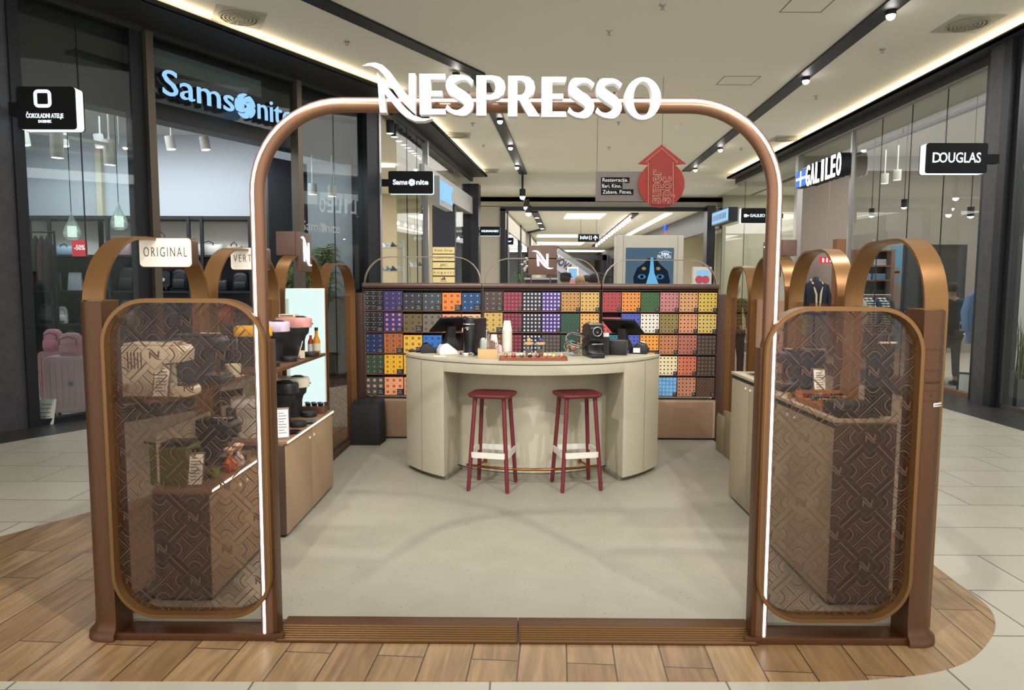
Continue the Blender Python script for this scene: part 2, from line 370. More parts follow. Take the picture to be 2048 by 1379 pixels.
st(fb(Matrix(), 'wall_shop_partition', mat('partition_dark', hexc('2c2e34'), .6), [(-7.5, -2.75, 12.85, 12.95, 0, 4.9)]))
mb = MB(); mb.prism([(-7.5, 12.95), (-2.6, 12.95), (-1.6, 22.8), (-7.5, 22.8)], 4.75, 4.8); st(mb.build('ceiling_shoe_shop', SHOPC))
# ---- end wall with the portal
PW = mat('end_wall_paint', hexc('b7b2a7'), .85)
st(fb(Matrix(), 'wall_end_upper', PW, [(-1.6, 9.0, 23.4, 23.6, 4.28, 4.7), (-1.62, -.55, 23.4, 23.6, 0, 4.3)]))
st(fb(Matrix(), 'trim_portal_frame', FRAME, [(-.56, 6.6, 23.3, 23.45, 4.14, 4.27), (-.56, -.38, 23.3, 23.5, 0, 4.2), (6.35, 6.62, 23.1, 23.5, 0, 4.3)]))
st(fb(Matrix(), 'wall_corridor_end', PW, [(-14, 16, 61.5, 61.6, 0, 4.6)]))
# ---- right facade
def ry(y): return 26.0 - y      # local x of a world depth
st(fb(MR, 'trim_right_header', FASCIA, [(ry(23.3), ry(9.8), -.05, .06, 4.70, 4.83)]))
st(fb(MR, 'trim_right_header_line', mat('header_grey', hexc('8c8a86'), .4, .4), [(ry(23.3), ry(9.8), -.055, .02, 4.67, 4.70)]))
st(fb(MR, 'trim_right_glass_joints', FRAME, [(ry(y+.013), ry(y+.007), .028, .044, .06, 4.67) for y in (10.90, 11.85, 12.80, 18.40, 20.30)]))
st(fb(ML, 'trim_left_glass_joints', FRAME, [(x+.001, x+.007, .026, .046, .07, 4.76) for x in (.703, 4.781)]))
st(fb(ML2, 'trim_far_left_glass_joints', FRAME, [(x+.003, x+.009, .026, .046, .07, 4.7) for x in (.954, 1.704)]))
st(fb(MR, 'trim_near_shop_sill', MULL, [(ry(9.08), ry(3.0), -.16, -.10, 0, .06)]))
st(fb(MR, 'wall_right_pillar', STONE, [(ry(9.63), ry(9.30), -.20, .05, 0, 4.83)]))
st(fb(MR, 'trim_pillar_dark_edges', FRAME, [(ry(9.80), ry(9.63), -.12, .08, 0, 4.83), (ry(9.30), ry(9.15), -.25, .05, 0, 4.83)]))
st(fb(MR, 'trim_near_shop_post', mat('near_post', hexc('4b4a4d'), .3, .5), [(ry(9.15), ry(9.08), -.17, .0, 0, 4.83)]))
st(fb(MR, 'trim_right_mullion', STEEL, [(ry(13.88), ry(13.82), -.02, .05, 0, 4.70)]))
st(fb(MR, 'trim_right_mullion_far', STEEL, [(ry(16.55), ry(16.4), -.03, .10, 0, 4.70)]))
st(fb(MR, 'trim_right_sill', mat('sill_wood', hexc('7a5a44'), .5), [(ry(13.8), ry(9.9), -.02, .1, 0, .06)]))
WD = [(9.82, 10.9, .06), (10.92, 11.85, .06), (11.87, 12.8, .06), (12.82, 13.82, .06), (13.88, 16.4, 3.9), (16.55, 18.4, .06), (18.42, 20.3, .06), (20.32, 23.1, .06)]
for i, (a, b, z0) in enumerate(WD): st(fb(MR, 'window_%d' % (i+11), CLEAR, [(ry(b), ry(a), .03, .042, z0, 4.74)]))
st(fb(MR, 'window_20', CLEAR, [(ry(9.08), ry(3.0), -.13, -.118, .06, 4.8)]))
GREYW = mat('menswear_wall', hexc('a29a92'), .85)
st(fb(Matrix(), 'wall_menswear_back', GREYW, [(6.8, 14, 16.9, 17.0, 0, 4.8), (13.9, 14, 9, 17, 0, 4.8)]))
st(fb(Matrix(), 'wall_menswear_partition', GREYW, [(6.9, 14, 9.90, 9.96, 0, 4.8)]))
st(fb(Matrix(), 'ceiling_menswear', SHOPC, [(6.7, 14, 9.96, 23.3, 4.76, 4.82)]))
st(fb(Matrix(), 'wall_bright_shop_back', mat('white_shop_wall', hexc('dcdcd4'), .8), [(9.2, 9.3, 2, 9.88, 0, 4.8), (6.9, 9.3, 9.80, 9.88, 0, 4.8)]))
st(fb(Matrix(), 'ceiling_bright_shop', SHOPC, [(6.7, 9.3, 2, 9.88, 4.76, 4.82)]))
st(fb(Matrix(), 'wall_far_right_shop', WARMW, [(9.8, 9.9, 17, 23.3, 0, 4.8), (6.8, 9.9, 22.9, 23.0, 0, 4.8)]))
# shop lighting
area('luggage_shop_light', (-6.6, 9.9, 4.2), 2.6, 55, col=(.86, .94, 1), sy=3)
area('luggage_shelf_light', (-6.0, 11.3, 3.6), 5.0, 55, rot=(radians(35), 0, 0), col=(.85, .95, 1), sy=.3)
area('shoe_shop_light', (-4.6, 17.5, 4.6), 4, 260, col=(1, .93, .82), sy=7)
area('menswear_light', (9.6, 13.0, 4.65), 4, 230, col=(1, .93, .84), sy=6)
area('bright_shop_light', (7.9, 7.0, 4.6), 2, 110, sy=4)
area('far_right_shop_light', (8.2, 20.0, 4.6), 2, 150, sy=4)
# ---- ceiling channels (dark, with spot lamps)
TRK = mat('track_navy_black', hexc('10141f'), .5)
def track(name, pts, w, label):
    pts = [Vector((p.x, p.y)) for p in pts]
    mb = MB(); mb.strip([(p.x, p.y) for p in pts], w, CEIL-.035, CEIL-.001, 'Z'); o = mb.build(name, TRK); tag(o, label, 'ceiling track', 'recessed lighting channels in the ceiling')
def pz(u, v, z=4.97): return atz(u, v, z)
track('lighting_channel', [pz(560, -30), pz(955, 150), pz(1048, 352)], .24, 'dark angled lighting channel in the ceiling that runs behind the big white sign')
track('lighting_channel', [pz(1835, -28), pz(1372, 343)], .24, 'straight dark lighting channel crossing the ceiling behind the arch\'s rounded right corner')
def track_lamp(p, label, aim=(0, 0, -1), r=.05, grp='round spot lamps in the ceiling channels'):
    t = thing('spot_lamp', label, 'lamp', (p.x, p.y, CEIL-.035), 0, grp)
    q = Vector((0, 0, 1)).rotation_difference(-Vector(aim).normalized()).to_matrix().to_4x4()
    mb = MB(); mb.lathe([(0, -.001), (r*1.2, -.001), (r*1.2, -.045), (r, -.045)], n=20, cap=False); mb.build('housing', BLACKM, t, smooth=40)
    mb = MB(); mb.lathe([(r, -.04), (r*1.05, -.06), (r*.8, -.085), (r*.4, -.098), (0, -.102)], n=20, cap=False); mb.build('lens', LAMP, t, smooth=60)
lampL = [(912, 141), (1000, 233), (1021, 287), (1034, 327)]
for i, (u, v) in enumerate(lampL):
    track_lamp(pz(u, v+4), ['spot lamp glowing just above the second letter of the big white sign', 'spot lamp in the angled channel just under the big white letters', 'second spot lamp under the big white sign in the angled channel', 'spot lamp at the far end of the angled ceiling channel'][i])
lampR = [(1782, 18), (1612, 151), (1441, 291), (1391, 332)]
for i, (u, v) in enumerate(lampR):
    track_lamp(pz(u, v+4), ['nearest spot lamp of the straight ceiling channel, at the picture\'s top edge', 'bright spot lamp in the straight channel, just outside the arch corner', 'spot lamp in the straight channel seen inside the arch corner', 'spot lamp in the straight channel right beside the red arrow sign'][i])
# hanging three-spot track under the step of the ceiling
t = thing('hanging_spot_track', 'black rod with spotlights hanging where the angled channel ends', 'lamp', (0, 0, 0))
mb = MB(); a = aty(1045, 352, 20.9); a.z = 4.999; b = aty(1045, 385, 20.9); mb.cyl(a, b, .03, n=8); c = aty(1058, 425, 21.6); mb.cyl(b, c, .025, n=8); mb.build('rod', BLACKM, t)
for u, v in ((1045, 386), (1053, 407), (1057, 419)):
    p = aty(u, v, 20.9); mb = MB(); mb.cyl(p+Vector((0, 0, .12)), p-Vector((0, 0, .1)), .09, n=14); h = mb.build('spot_head', BLACKM, t, smooth=40)
    mb = MB(); mb.lathe([(0, 0), (.085, 0)], tuple(p-Vector((0, .0, .11))), n=14, cap=False); mb.lathe([(0, -.09), (.06, -.06), (.085, 0)], tuple(p-Vector((0, 0, .11))), n=14, cap=False); mb.build('lens', LAMP, h)
# ceiling fixtures
def diffuser(u, v, s, label, rz=0):
    p = atz(u, v, CEIL); t = thing('ceiling_diffuser', label, 'air vent', (p.x, p.y, CEIL), rz, 'round air diffusers in square ceiling plates')
    mb = MB(); mb.box(-s, s, -s, s, -.012, -.001); mb.build('plate', mat('vent_plate', hexc('b5afa0'), .6), t, bevel=.004)
    mb = MB(); mb.lathe([(0, -.014), (s*.8, -.014)], n=32, cap=False); mb.build('grille_back', mat('vent_dark', hexc('4a4740'), .7), t)
    mb = MB()
    for k in range(5):
        r = s*(.16+.155*k); mb.lathe([(r-s*.045, -.018), (r-s*.045, -.03), (r+s*.045, -.024), (r+s*.045, -.016)], n=28, cap=False)
    for k in range(12):
        a = 2*pi*k/12; mb.obox((cos(a)*s*.42, sin(a)*s*.42, -.022), (s*.8, s*.04, .012), a)
    mb.build('grille_rings', mat('vent_ring', hexc('a8a294'), .6), t)
diffuser(478, 34, .30, 'round air diffuser above the luggage shop\'s corner mullion', .5)
diffuser(1935, 47, .30, 'round air diffuser above the perfumery blade sign', .0)
diffuser(914, 270, .30, 'round air diffuser seen just beneath the swoosh of the big sign', .1)
diffuser(973, 341, .34, 'air diffuser near the end of the far left soffit', .1)
diffuser(1572, 277, .32, 'air diffuser half hidden beside the arch\'s rounded corner', .0)
def sprinkler(u, v, label):
    p = atz(u, v, CEIL); t = thing('sprinkler_head', label, 'sprinkler', (p.x, p.y, CEIL), 0, 'small sprinkler heads on the ceiling')
    mb = MB(); mb.lathe([(.045, 0), (.04, -.012), (.012, -.014), (.012, -.05), (.02, -.05), (.02, -.056), (0, -.056)], n=12); mb.build('escutcheon', STEEL, t, smooth=40)
    mb = MB(); mb.box(-.03, .03, -.003, .003, -.062, -.056); mb.build('deflector', STEEL, t)
for u, v, l in [(694, 82, 'sprinkler between the left soffit and the angled channel'), (1325, 10, 'sprinkler at the picture\'s top edge, right of centre'), (1765, 98, 'sprinkler between the straight channel and the right soffit'),
    (1218, 62, 'sprinkler above the last letters of the big sign'), (1632, 192, 'sprinkler beside the bright channel lamp'), (945, 246, 'sprinkler below the first S of the big sign'), (967, 290, 'sprinkler near the angled channel under the big sign'),
    (1237, 244, 'sprinkler under the last S of the big sign'), (1218, 294, 'sprinkler above the grey restaurant board'), (1482, 296, 'sprinkler between arch corner and straight channel')]: sprinkler(u, v, l)
def hatch(u, v, w, d, label):
    p = atz(u, v, CEIL); mb = MB()
    for x0, x1, y0, y1 in ((-w, w, -d, -d+.012), (-w, w, d-.012, d), (-w, -w+.012, -d, d), (w-.012, w, -d, d)): mb.box(x0, x1, y0, y1, -.004, -.0005)
    o = mb.build('ceiling_hatch', mat('hatch_line', hexc('7e786c'), .8), loc=(p.x, p.y, CEIL)); tag(o, label, 'hatch', 'square access hatches in the ceiling')
hatch(1615, 10, .26, .22, 'ceiling access hatch left of the nearest channel lamp'); hatch(1476, 161, .3, .24, 'ceiling access hatch above the arch top, right of the big sign')
p = atz(1355, 250, CEIL); mb = MB(); mb.lathe([(.11, 0), (.1, -.03), (.05, -.055), (0, -.055)], n=20); tag(mb.build('smoke_detector', WHITE, loc=(p.x, p.y, CEIL), smooth=50), 'round white smoke detector on the ceiling above the red arrow', 'smoke detector')
# ================================================================== THE KIOSK
SL, SR = .055, .062
def WLX(Y): return -1.93 + SL*(Y-2.95)
def WRX(Y): return 1.895 + SR*(Y-2.95)
# platform
def terrazzo():
    m = bpy.data.materials.new('terrazzo'); m.use_nodes = True; N, L = nt(m); b = N['Principled BSDF']
    tc = N.new('ShaderNodeTexCoord'); v = N.new('ShaderNodeTexVoronoi'); v.inputs['Scale'].default_value = 34; v.inputs['Randomness'].default_value = 1
    lt = N.new('ShaderNodeMath'); lt.operation = 'LESS_THAN'; lt.inputs[1].default_value = .17
    sp = N.new('ShaderNodeSeparateColor'); g2 = N.new('ShaderNodeMath'); g2.operation = 'GREATER_THAN'; g2.inputs[1].default_value = .62
    mu = N.new('ShaderNodeMath'); mu.operation = 'MULTIPLY'
    n = N.new('ShaderNodeTexNoise'); n.inputs['Scale'].default_value = 5; n.inputs['Detail'].default_value = 8
    cr = N.new('ShaderNodeMix'); cr.data_type = 'RGBA'; cr.inputs['A'].default_value = (*hexc('949082'), 1); cr.inputs['B'].default_value = (*hexc('a29f91'), 1)
    ch = N.new('ShaderNodeMix'); ch.data_type = 'RGBA'; ch.inputs['A'].default_value = (*hexc('7b6a55'), 1); ch.inputs['B'].default_value = (*hexc('9b9a8e'), 1)
    mx = N.new('ShaderNodeMix'); mx.data_type = 'RGBA'
    L.new(tc.outputs['Object'], v.inputs['Vector']); L.new(tc.outputs['Object'], n.inputs['Vector']); L.new(v.outputs['Distance'], lt.inputs[0]); L.new(v.outputs['Color'], sp.inputs[0])
    L.new(sp.outputs[0], g2.inputs[0]); L.new(lt.outputs[0], mu.inputs[0]); L.new(g2.outputs[0], mu.inputs[1]); L.new(n.outputs['Fac'], cr.inputs['Factor'])
    L.new(sp.outputs[1], ch.inputs['Factor']); L.new(mu.outputs[0], mx.inputs['Factor']); L.new(cr.outputs['Result'], mx.inputs['A']); L.new(ch.outputs['Result'], mx.inputs['B'])
    L.new(mx.outputs['Result'], b.inputs['Base Color']); b.inputs['Roughness'].default_value = .45; return m
TERR = terrazzo()
def skewq(x0, x1, y0, y1, s0, s1): return [(x0, y0), (x1, y0), (x1+s1, y1), (x0+s0, y1)]
mb = MB(); mb.prism([(WLX(3.1)+.02, 3.105), (WRX(3.1)-.02, 3.105), (WRX(7.1)-.02, 7.1), (WLX(7.1)+.02, 7.1)], .003, .03); st(mb.build('floor_kiosk_terrazzo', TERR))
t = thing('kiosk_base_rail', 'dark bronze metal rail edging the pale kiosk floor along its sides and back', 'base rail')
mb = MB(); mb.prism([(WLX(3.16)-.01, 3.16), (WLX(3.16)+.092, 3.16), (WLX(5.27)+.092, 5.27), (-1.645, 5.27), (-1.63, 7.12), (WLX(7.12)-.01, 7.12)], .031, .05); mb.build('side_rail', COPPER_D, t, bevel=.004)
mb = MB(); mb.prism([(WRX(3.16)+.01, 3.16), (WRX(3.16)-.092, 3.16), (WRX(5.10)-.092, 5.10), (1.91, 5.10), (2.05, 7.12), (WRX(7.12)+.01, 7.12)], .031, .05); mb.build('side_rail', COPPER_D, t, bevel=.004)
# threshold ramps
def ramp(x0, x1, label):
    t = thing('threshold_ramp', label, 'ramp', ((x0+x1)/2, 2.94, 0), 0, 'ribbed copper entrance ramps'); w = (x1-x0)/2
    mb = MB(); mb.prism([(0, .003), (.185, .003), (.185, .036), (.10, .034), (0, .012)], -w, w, 'X'); mb.build('plate', COPPER, t, bevel=.001)
    mb = MB()
    for k in range(7):
        y = .004+k*.0145; z = .012+.022*y/.10; mb.prism([(y, z), (y+.007, z+.0012), (y+.0065, z+.0055), (y+.001, z+.0045)], -w+.01, w-.01, 'X')
    mb.build('ribs', COPPER_L, t)
ramp(-1.078, .012, 'ribbed copper ramp plate under the arch on the side of the coffee machine shelves')
ramp(.016, 1.088, 'ribbed copper ramp plate under the arch on the side of the sink cabinet')
# pattern on the smoked glass -------------------------------------------------
def clip_poly(poly, clip):
    out = poly
    for i in range(len(clip)):
        a = clip[i]; b = clip[(i+1) % len(clip)]; inp = out; out = []
        if not inp: return []
        def side(p): return (b[0]-a[0])*(p[1]-a[1]) - (b[1]-a[1])*(p[0]-a[0])
        for k in range(len(inp)):
            p, q = inp[k-1], inp[k]; sp, sq = side(p), side(q)
            if sq >= 0:
                if sp < 0: t = sp/(sp-sq); out.append((p[0]+(q[0]-p[0])*t, p[1]+(q[1]-p[1])*t))
                out.append(q)
            elif sp >= 0: t = sp/(sp-sq); out.append((p[0]+(q[0]-p[0])*t, p[1]+(q[1]-p[1])*t))
    return out
def stroke_quads(path, w):
    P = [Vector(p) for p in path]; L = []; R = []
    for i, p in enumerate(P):
        d = (P[min(i+1, len(P)-1)]-P[max(i-1, 0)]).normalized(); n = Vector((-d.y, d.x))*w/2; L.append(p+n); R.append(p-n)
    return [[tuple(L[i]), tuple(R[i]), tuple(R[i+1]), tuple(L[i+1])] for i in range(len(P)-1)]
def cell_strokes():
    T, H = .010, .030; S = []   # thin, heavy
    a = .235
    for (x0, y0, x1, y1) in ((-a, -a, a, -a), (a, -a, a, a), (a, a, -a, a), (-a, a, -a, -a)): S.append(([(x0, y0), (x1, y1)], T))
    for o, w in ((-.125, T), (0, H), (.125, T)):      # bands joining the diamonds
        S.append(([(a, o), (1-a, o)], w)); S.append(([(o, a), (o, 1-a)], w))
    for cx, cy, sx, sy in ((0, 0, 1, 1), (1, 0, -1, 1), (0, 1, 1, -1), (1, 1, -1, -1)):   # rounded turns hugging each diamond
        for r, w in ((.30, T), (.345, H), (.395, T)):
            p = [(r, .13), (r, r-.12)] + [(r-.12+.12*cos(k*pi/8), r-.12+.12*sin(k*pi/8)) for k in range(1, 4)] + [(r-.12, r), (.13, r)]
            if r > .31: S.append(([(cx+sx*x, cy+sy*y) for x, y in p], w))
    for o, w in ((.44, T), (.50, H), (.56, T)): S.append(([(.13, o), (.87, o)], w))     # middle band
    for o, w in ((.435, T), (.50, H), (.565, T)):
        S.append(([(o, .13), (o, .42)], w)); S.append(([(o, .58), (o, .87)], w))
    return S
CELL = cell_strokes()
def pattern(mb, x0, x1, z0, z1, r, P, y, ox=0, oz=0, small=False):
    """printed weave with emblem diamonds on the plane y (local x,z), period P, clipped to a rounded rectangle"""
    clip = rrect(x0, x1, z0, z1, r, 5) if r > 0 else [(x0, z0), (x1, z0), (x1, z1), (x0, z1)]
    p = P/sqrt(2); c = sqrt(.5); cx, cz = (x0+x1)/2+ox, (z0+z1)/2+oz
    n = int(max(x1-x0, z1-z0)/p)+2
    def add(q, k=0):
        q = clip_poly(q, clip)
        if len(q) >= 3: mb.add([(a, y-k*1.2e-5, b) for a, b in q], [tuple(range(len(q)))])
    def tr(u, v): return (cx+(u-v)*c*p, cz+(u+v)*c*p)
    for i in range(-n, n+1):
        for j in range(-n, n+1):
            mx, mz = tr(i+.5, j+.5)
            if mx < x0-p or mx > x1+p or mz < z0-p or mz > z1+p: continue
            for ks, (path, w) in enumerate(CELL):
                for q in stroke_quads([(i+a, j+b) for a, b in path], w):
                    Q = [tr(*k) for k in q]
                    s = sum(Q[k][0]*Q[(k+1) % 4][1]-Q[(k+1) % 4][0]*Q[k][1] for k in range(4))
                    add(Q if s > 0 else Q[::-1], ks)
            if not small:
                ex, ez = tr(i, j); h = p*.17
                h = p*.19
                for e in EMB:
                    Q = [(ex+a*h*1.25+b*h*.12, ez+b*h*.86) for a, b in e]; s = sum(Q[k][0]*Q[(k+1) % len(Q)][1]-Q[(k+1) % len(Q)][0]*Q[k][1] for k in range(len(Q)))
                    add(Q if s > 0 else Q[::-1])
    return mb
# entrance screens
def entrance_screen(s, xa, xp, xi, top, label, oz):
    """s=-1 left / +1 right; xa outer face, xp post/frame joint, xi inner post joint to the arch"""
    Y0 = 2.955
    t = thing('entrance_screen', label, 'screen', ((xa+xi)/2, Y0, 0)); cx = (xa+xi)/2
    def X(x): return x-cx
    # rounded end column with flared foot
    lo, hi = sorted((X(xa), X(xp))); R = .095
    def plan(g):
        a, b = (lo-(g if s < 0 else 0), hi+(g if s > 0 else 0)); y0, y1 = -g, .135
        rr = R+g*.5
        if s < 0: return [(b, y0)] + [(b, y1)] + arc(a+.03, y1-.03, .03, pi/2, pi, 4) + arc(a+rr, y0+rr, rr, pi, 1.5*pi, 8)
        return [(a, y0)] + arc(b-rr, y0+rr, rr, 1.5*pi, 2*pi, 8) + arc(b-.03, y1-.03, .03, 0, pi/2, 4) + [(a, y1)]
    mb = MB(); mb.loft([[(x, y, z) for x, y in plan(g)] for z, g in ((.004, .026), (.03, .024), (.042, .012), (.06, .004), (.09, 0), (top, 0))]); mb.build('end_column', COPPER, t, smooth=45)
    mb = MB(); q = plan(-.008); mb.loft([[(x, y, z) for x, y in q] for z in (top+.0005, top+.006)]); mb.build('column_cap', COPPER_L, t, smooth=45)
    lo, hi = sorted((X(xi), X(xi)-s*-0.0)); 
    a, b = sorted((X(xi)+s*.0, X(xi)+s*.072))
    mb = MB(); mb.box(a, b, .01, .085, .035, top-.165); mb.build('inner_post', COPPER, t, bevel=.004)
    # rail
    a, b = sorted((X(xp), X(xi)-s*.03))
    mb = MB(); mb.box(a, b, -.005, .01, .004, .036); mb.box(a, b, .01, .16, .004, .016); mb.build('foot_rail', COPPER, t, bevel=.002)
    mb = MB(); mb.box(a, b, .16, .30, .004, .028); mb.build('rear_ledge', COPPER_D, t)
    # ring
    x0, x1 = sorted((X(xp)+s*.004*-1, X(xi)+s*.012)); z0, z1, r = .125, top+.004, .19
    path = rrect(x0+.007, x1-.007, z0, z1, r, 10)
    mb = MB(); mb.strip(path, .014, -.022, .055, 'Y', closed=True)
    fr = mb.build('ring_frame', COPPER_L, t, smooth=50)
    mb = MB()
    for k in range(5): mb.strip(rrect(x0-.001, x1+.001, z0-.008, z1+.008, r+.008, 10), .006, -.018+k*.0155, -.010+k*.0155, 'Y', closed=True)
    mb.build('ribs', COPPER_L, fr, smooth=50)
    mb = MB(); mb.prism(rrect(x0+.014, x1-.014, z0+.007, z1-.007, r-.007, 10), .020, .027, 'Y'); gl = mb.build('glass_panel', SMOKE, t)
    mb = MB(); pattern(mb, x0+.016, x1-.016, z0+.009, z1-.009, r-.01, .292, .018, ox=.0, oz=oz); mb.build('printed_pattern', PRINT, gl)
    return t
# inner joint x where the arch tube begins
ES_L = entrance_screen(-1, -1.932, -1.800, -1.075, 1.528, 'copper framed patterned glass screen on the luggage shop side of the lit arch', .03)
ES_R = entrance_screen(1, 1.890, 1.757, 1.062, 1.503, 'copper framed patterned glass screen whose end column carries line stickers and white tape', -.02)
# stickers on the right column, wrapped round its curve
def wrap_col(o):
    bm = bmesh.new(); bm.from_mesh(o.data)
    for k in range(12): x = 1.798-1.476+.008*k; bmesh.ops.bisect_plane(bm, geom=bm.verts[:]+bm.edges[:]+bm.faces[:], plane_co=(x, 0, 0), plane_no=(1, 0, 0))
    for v in bm.verts:
        u_ = v.co.x+1.476-1.795
        if u_ > 0: R_ = .0955; a_ = min(u_/R_, 1.5); d_ = -v.co.y; v.co.x = 1.795-1.476+(R_+d_)*sin(a_); v.co.y = .095-(R_+d_)*cos(a_)+.0
    bm.to_mesh(o.data); bm.free(); return o
STK = mat('line_sticker', hexc('4a2a18'), .5)
mb = MB()
for z in (1.335, 1.245, 1.155, 1.11): mb.box(1.775-1.476, 1.855-1.476, -.0025, -.001, z-.0015, z+.0015)
for z, w in ((1.318, .03), (1.30, .02), (1.282, .03), (1.225, .018)): mb.box(1.835-1.476, 1.835-1.476+w, -.0025, -.001, z-.001, z+.001)
for k in range(4): mb.box(1.798-1.476, 1.81-1.476, -.0025, -.001, 1.128+.008*(k % 2), 1.129+.008*(k % 2))
for x_ in (1.795, 1.815, 1.835, 1.855, 1.87): pass
wrap_col(mb.build('stripe_markings', STK, ES_R))
wrap_col(text('sticker_text', 'MONDELEZ INT', .016, STK, ES_R, face_m((.335, -.0015, 1.190), 0, -1), extrude=.0005, fit=.07))
mb = MB(); mb.box(1.815-1.476, 1.872-1.476, -.004, -.0015, 1.085, 1.101); w = wrap_col(mb.build('white_tape', WHITE, ES_R)); w['label'] = 'small white printed tape strip'
wrap_col(text('tape_print', 'www.vzdrzevanje.si', .009, BLACKM, w, face_m((.367, -.0045, 1.093), 0, -1), extrude=.0003, fit=.05))
# the lit arch
XL, XR, AZ, AR = -1.112, 1.100, 2.362, .37
def archpath(o, n=14):
    a, b, z, r = XL-o, XR+o, AZ+o, AR+o
    return [(a, .036), (a, .5), (a, 1.0), (a, 1.5)] + arc(a+r, z-r, r, pi, pi/2, n) + arc(b-r, z-r, r, pi/2, 0, n) + [(b, 1.5), (b, 1.0), (b, .5), (b, .036)]
t = thing('light_arch', 'tall copper tube arch with a glowing white light line, spanning the kiosk entrance', 'arch', (0, 2.955, 0))
mb = MB(); mb.tube([(x, .03, z) for x, z in archpath(0)], .0275, 20); mb.build('tube', mat('tube_copper', hexc('7d5c46'), .33, .6), t, smooth=60)
mb = MB(); mb.tube([(x, .0105, z) for x, z in archpath(.0190)], .0068, 10); mb.build('light_line', LED, t, smooth=60)
mb = MB(); mb.strip(archpath(.0292), .003, .004, .03, 'Y'); mb.build('outer_fin', COPPER_D, t, smooth=60)
mb = MB(); mb.box(-.36, .43, .045, .085, 2.365, 2.425); mb.build('sign_bracket', COPPER_D, t, bevel=.003)
# the big illuminated lettering
t = thing('illuminated_lettering', 'large glowing white lettering with a swooshed N, fixed to the arch top', 'sign', (0, 2.86, 0))
SIDE = mat('letter_side', hexc('d8d8d6'), .5)
def lp(u, v): p = aty(u, v, 2.86); return (p.x, p.z)
def letter_strip(LR, name='letter'):
    L, R = LR; n = len(L); o = MB(); o.loft([[(a[0], -.0005, a[1]), (a[0], .04, a[1]), (b[0], .04, b[1]), (b[0], -.0005, b[1])] for a, b in zip(L, R)]); o = o.build(name, SIDE, t)
    f = MB(); f.add([(a[0], -.003, a[1]) for a in L]+[(b[0], -.003, b[1]) for b in R], [(i, i+1, n+i+1, n+i) for i in range(n-1)]); f.build('glow_face', SIGNW, o)
def letter_from(polys, holes=None, name='letter'):
    """outline in picture units of the sign's own layout -> letter body with glowing face"""
    from mathutils.geometry import tessellate_polygon
    body = MB(); face = MB()
    for g in polys:
        outer = g[0]; loops = [[Vector((a, b, 0)) for a, b in L] for L in g]
        tr = tessellate_polygon(loops); flat = [p for L in g for p in L]; n = len(flat)
        face.add([(a, -.003, b) for a, b in flat], [tuple(q) for q in tr])
        body.add([(a, -.0005, b) for a, b in flat]+[(a, .04, b) for a, b in flat], [tuple(q) for q in tr]+[tuple(n+i for i in q)[::-1] for q in tr])
        k = 0
        for L in g:
            m = len(L); body.add([(a, -.0028, b) for a, b in L]+[(a, .04, b) for a, b in L], [(i, (i+1) % m, m+(i+1) % m, m+i) for i in range(m)]); k += m
    o = body.build(name, SIDE, t); face.build('glow_face', SIGNW, o)
def sw_stroke(pts, ws):
    L = []; R = []
    # smooth by Catmull-Rom
    P = [Vector(p) for p in pts]; out = []; wo = []
    for i in range(len(P)-1):
        p0, p1, p2, p3 = P[max(i-1, 0)], P[i], P[i+1], P[min(i+2, len(P)-1)]
        for k in range(5):
            tt = k/5; out.append(.5*((2*p1)+(p2-p0)*tt+(2*p0-5*p1+4*p2-p3)*tt**2+(3*p1-p0-3*p2+p3)*tt**3)); wo.append(ws[i]+(ws[i+1]-ws[i])*tt)
    out.append(P[-1]); wo.append(ws[-1])
    for i, p in enumerate(out):
        d = (out[min(i+1, len(out)-1)]-out[max(i-1, 0)]).normalized(); n = Vector((-d.y, d.x))*wo[i]/2; L.append((p.x+n.x, p.y+n.y)); R.append((p.x-n.x, p.y-n.y))
    return L, R
def place(poly, x0, x1, yb, yt):
    """glyph units (0..1 wide, 0..1 high) to sign points between picture x0..x1, baseline yb, cap line yt (values at their x)"""
    a = lp(x0, yb); b = lp(x1, yb); c = lp(x0, yt); h = c[1]-a[1]; sl = (b[1]-a[1])
    return [(a[0]+(b[0]-a[0])*x, a[1]+h*y) for x, y in poly]
E_ = [(0, 0), (1, 0), (.97, .13), (.42, .13), (.42, .45), (.86, .45), (.86, .58), (.42, .58), (.42, .87), (.95, .87), (.98, 1), (0, 1)]
S_ = sw_stroke([(.93, .80), (.74, .91), (.5, .925), (.22, .86), (.17, .70), (.38, .56), (.66, .43), (.82, .27), (.68, .11), (.42, .06), (.2, .10), (.03, .20)], [.13, .10, .12, .24, .30, .28, .28, .30, .24, .12, .10, .14])
P_o = [(0, 0), (.33, 0), (.33, .40), (.5, .39), (.75, .43), (.93, .53), (1, .70), (.95, .86), (.8, .96), (.55, 1), (0, 1)]
P_h = [(.33, .52), (.33, .89), (.5, .89), (.62, .83), (.66, .70), (.62, .58), (.5, .52)]
R_o = [(0, 0), (.30, 0), (.30, .40), (.36, .40), (.66, 0), (1.02, 0), (.64, .44), (.82, .56), (.87, .71), (.82, .87), (.68, .97), (.48, 1), (0, 1)]
R_h = [(.30, .53), (.30, .89), (.43, .89), (.54, .83), (.57, .71), (.53, .59), (.43, .53)]
O_o = [(.5+.5*cos(2*pi*k/28), .5+.53*sin(2*pi*k/28)) for k in range(28)]
O_h = [(.5+.255*cos(2*pi*k/28), .5+.43*sin(2*pi*k/28)) for k in range(28)]
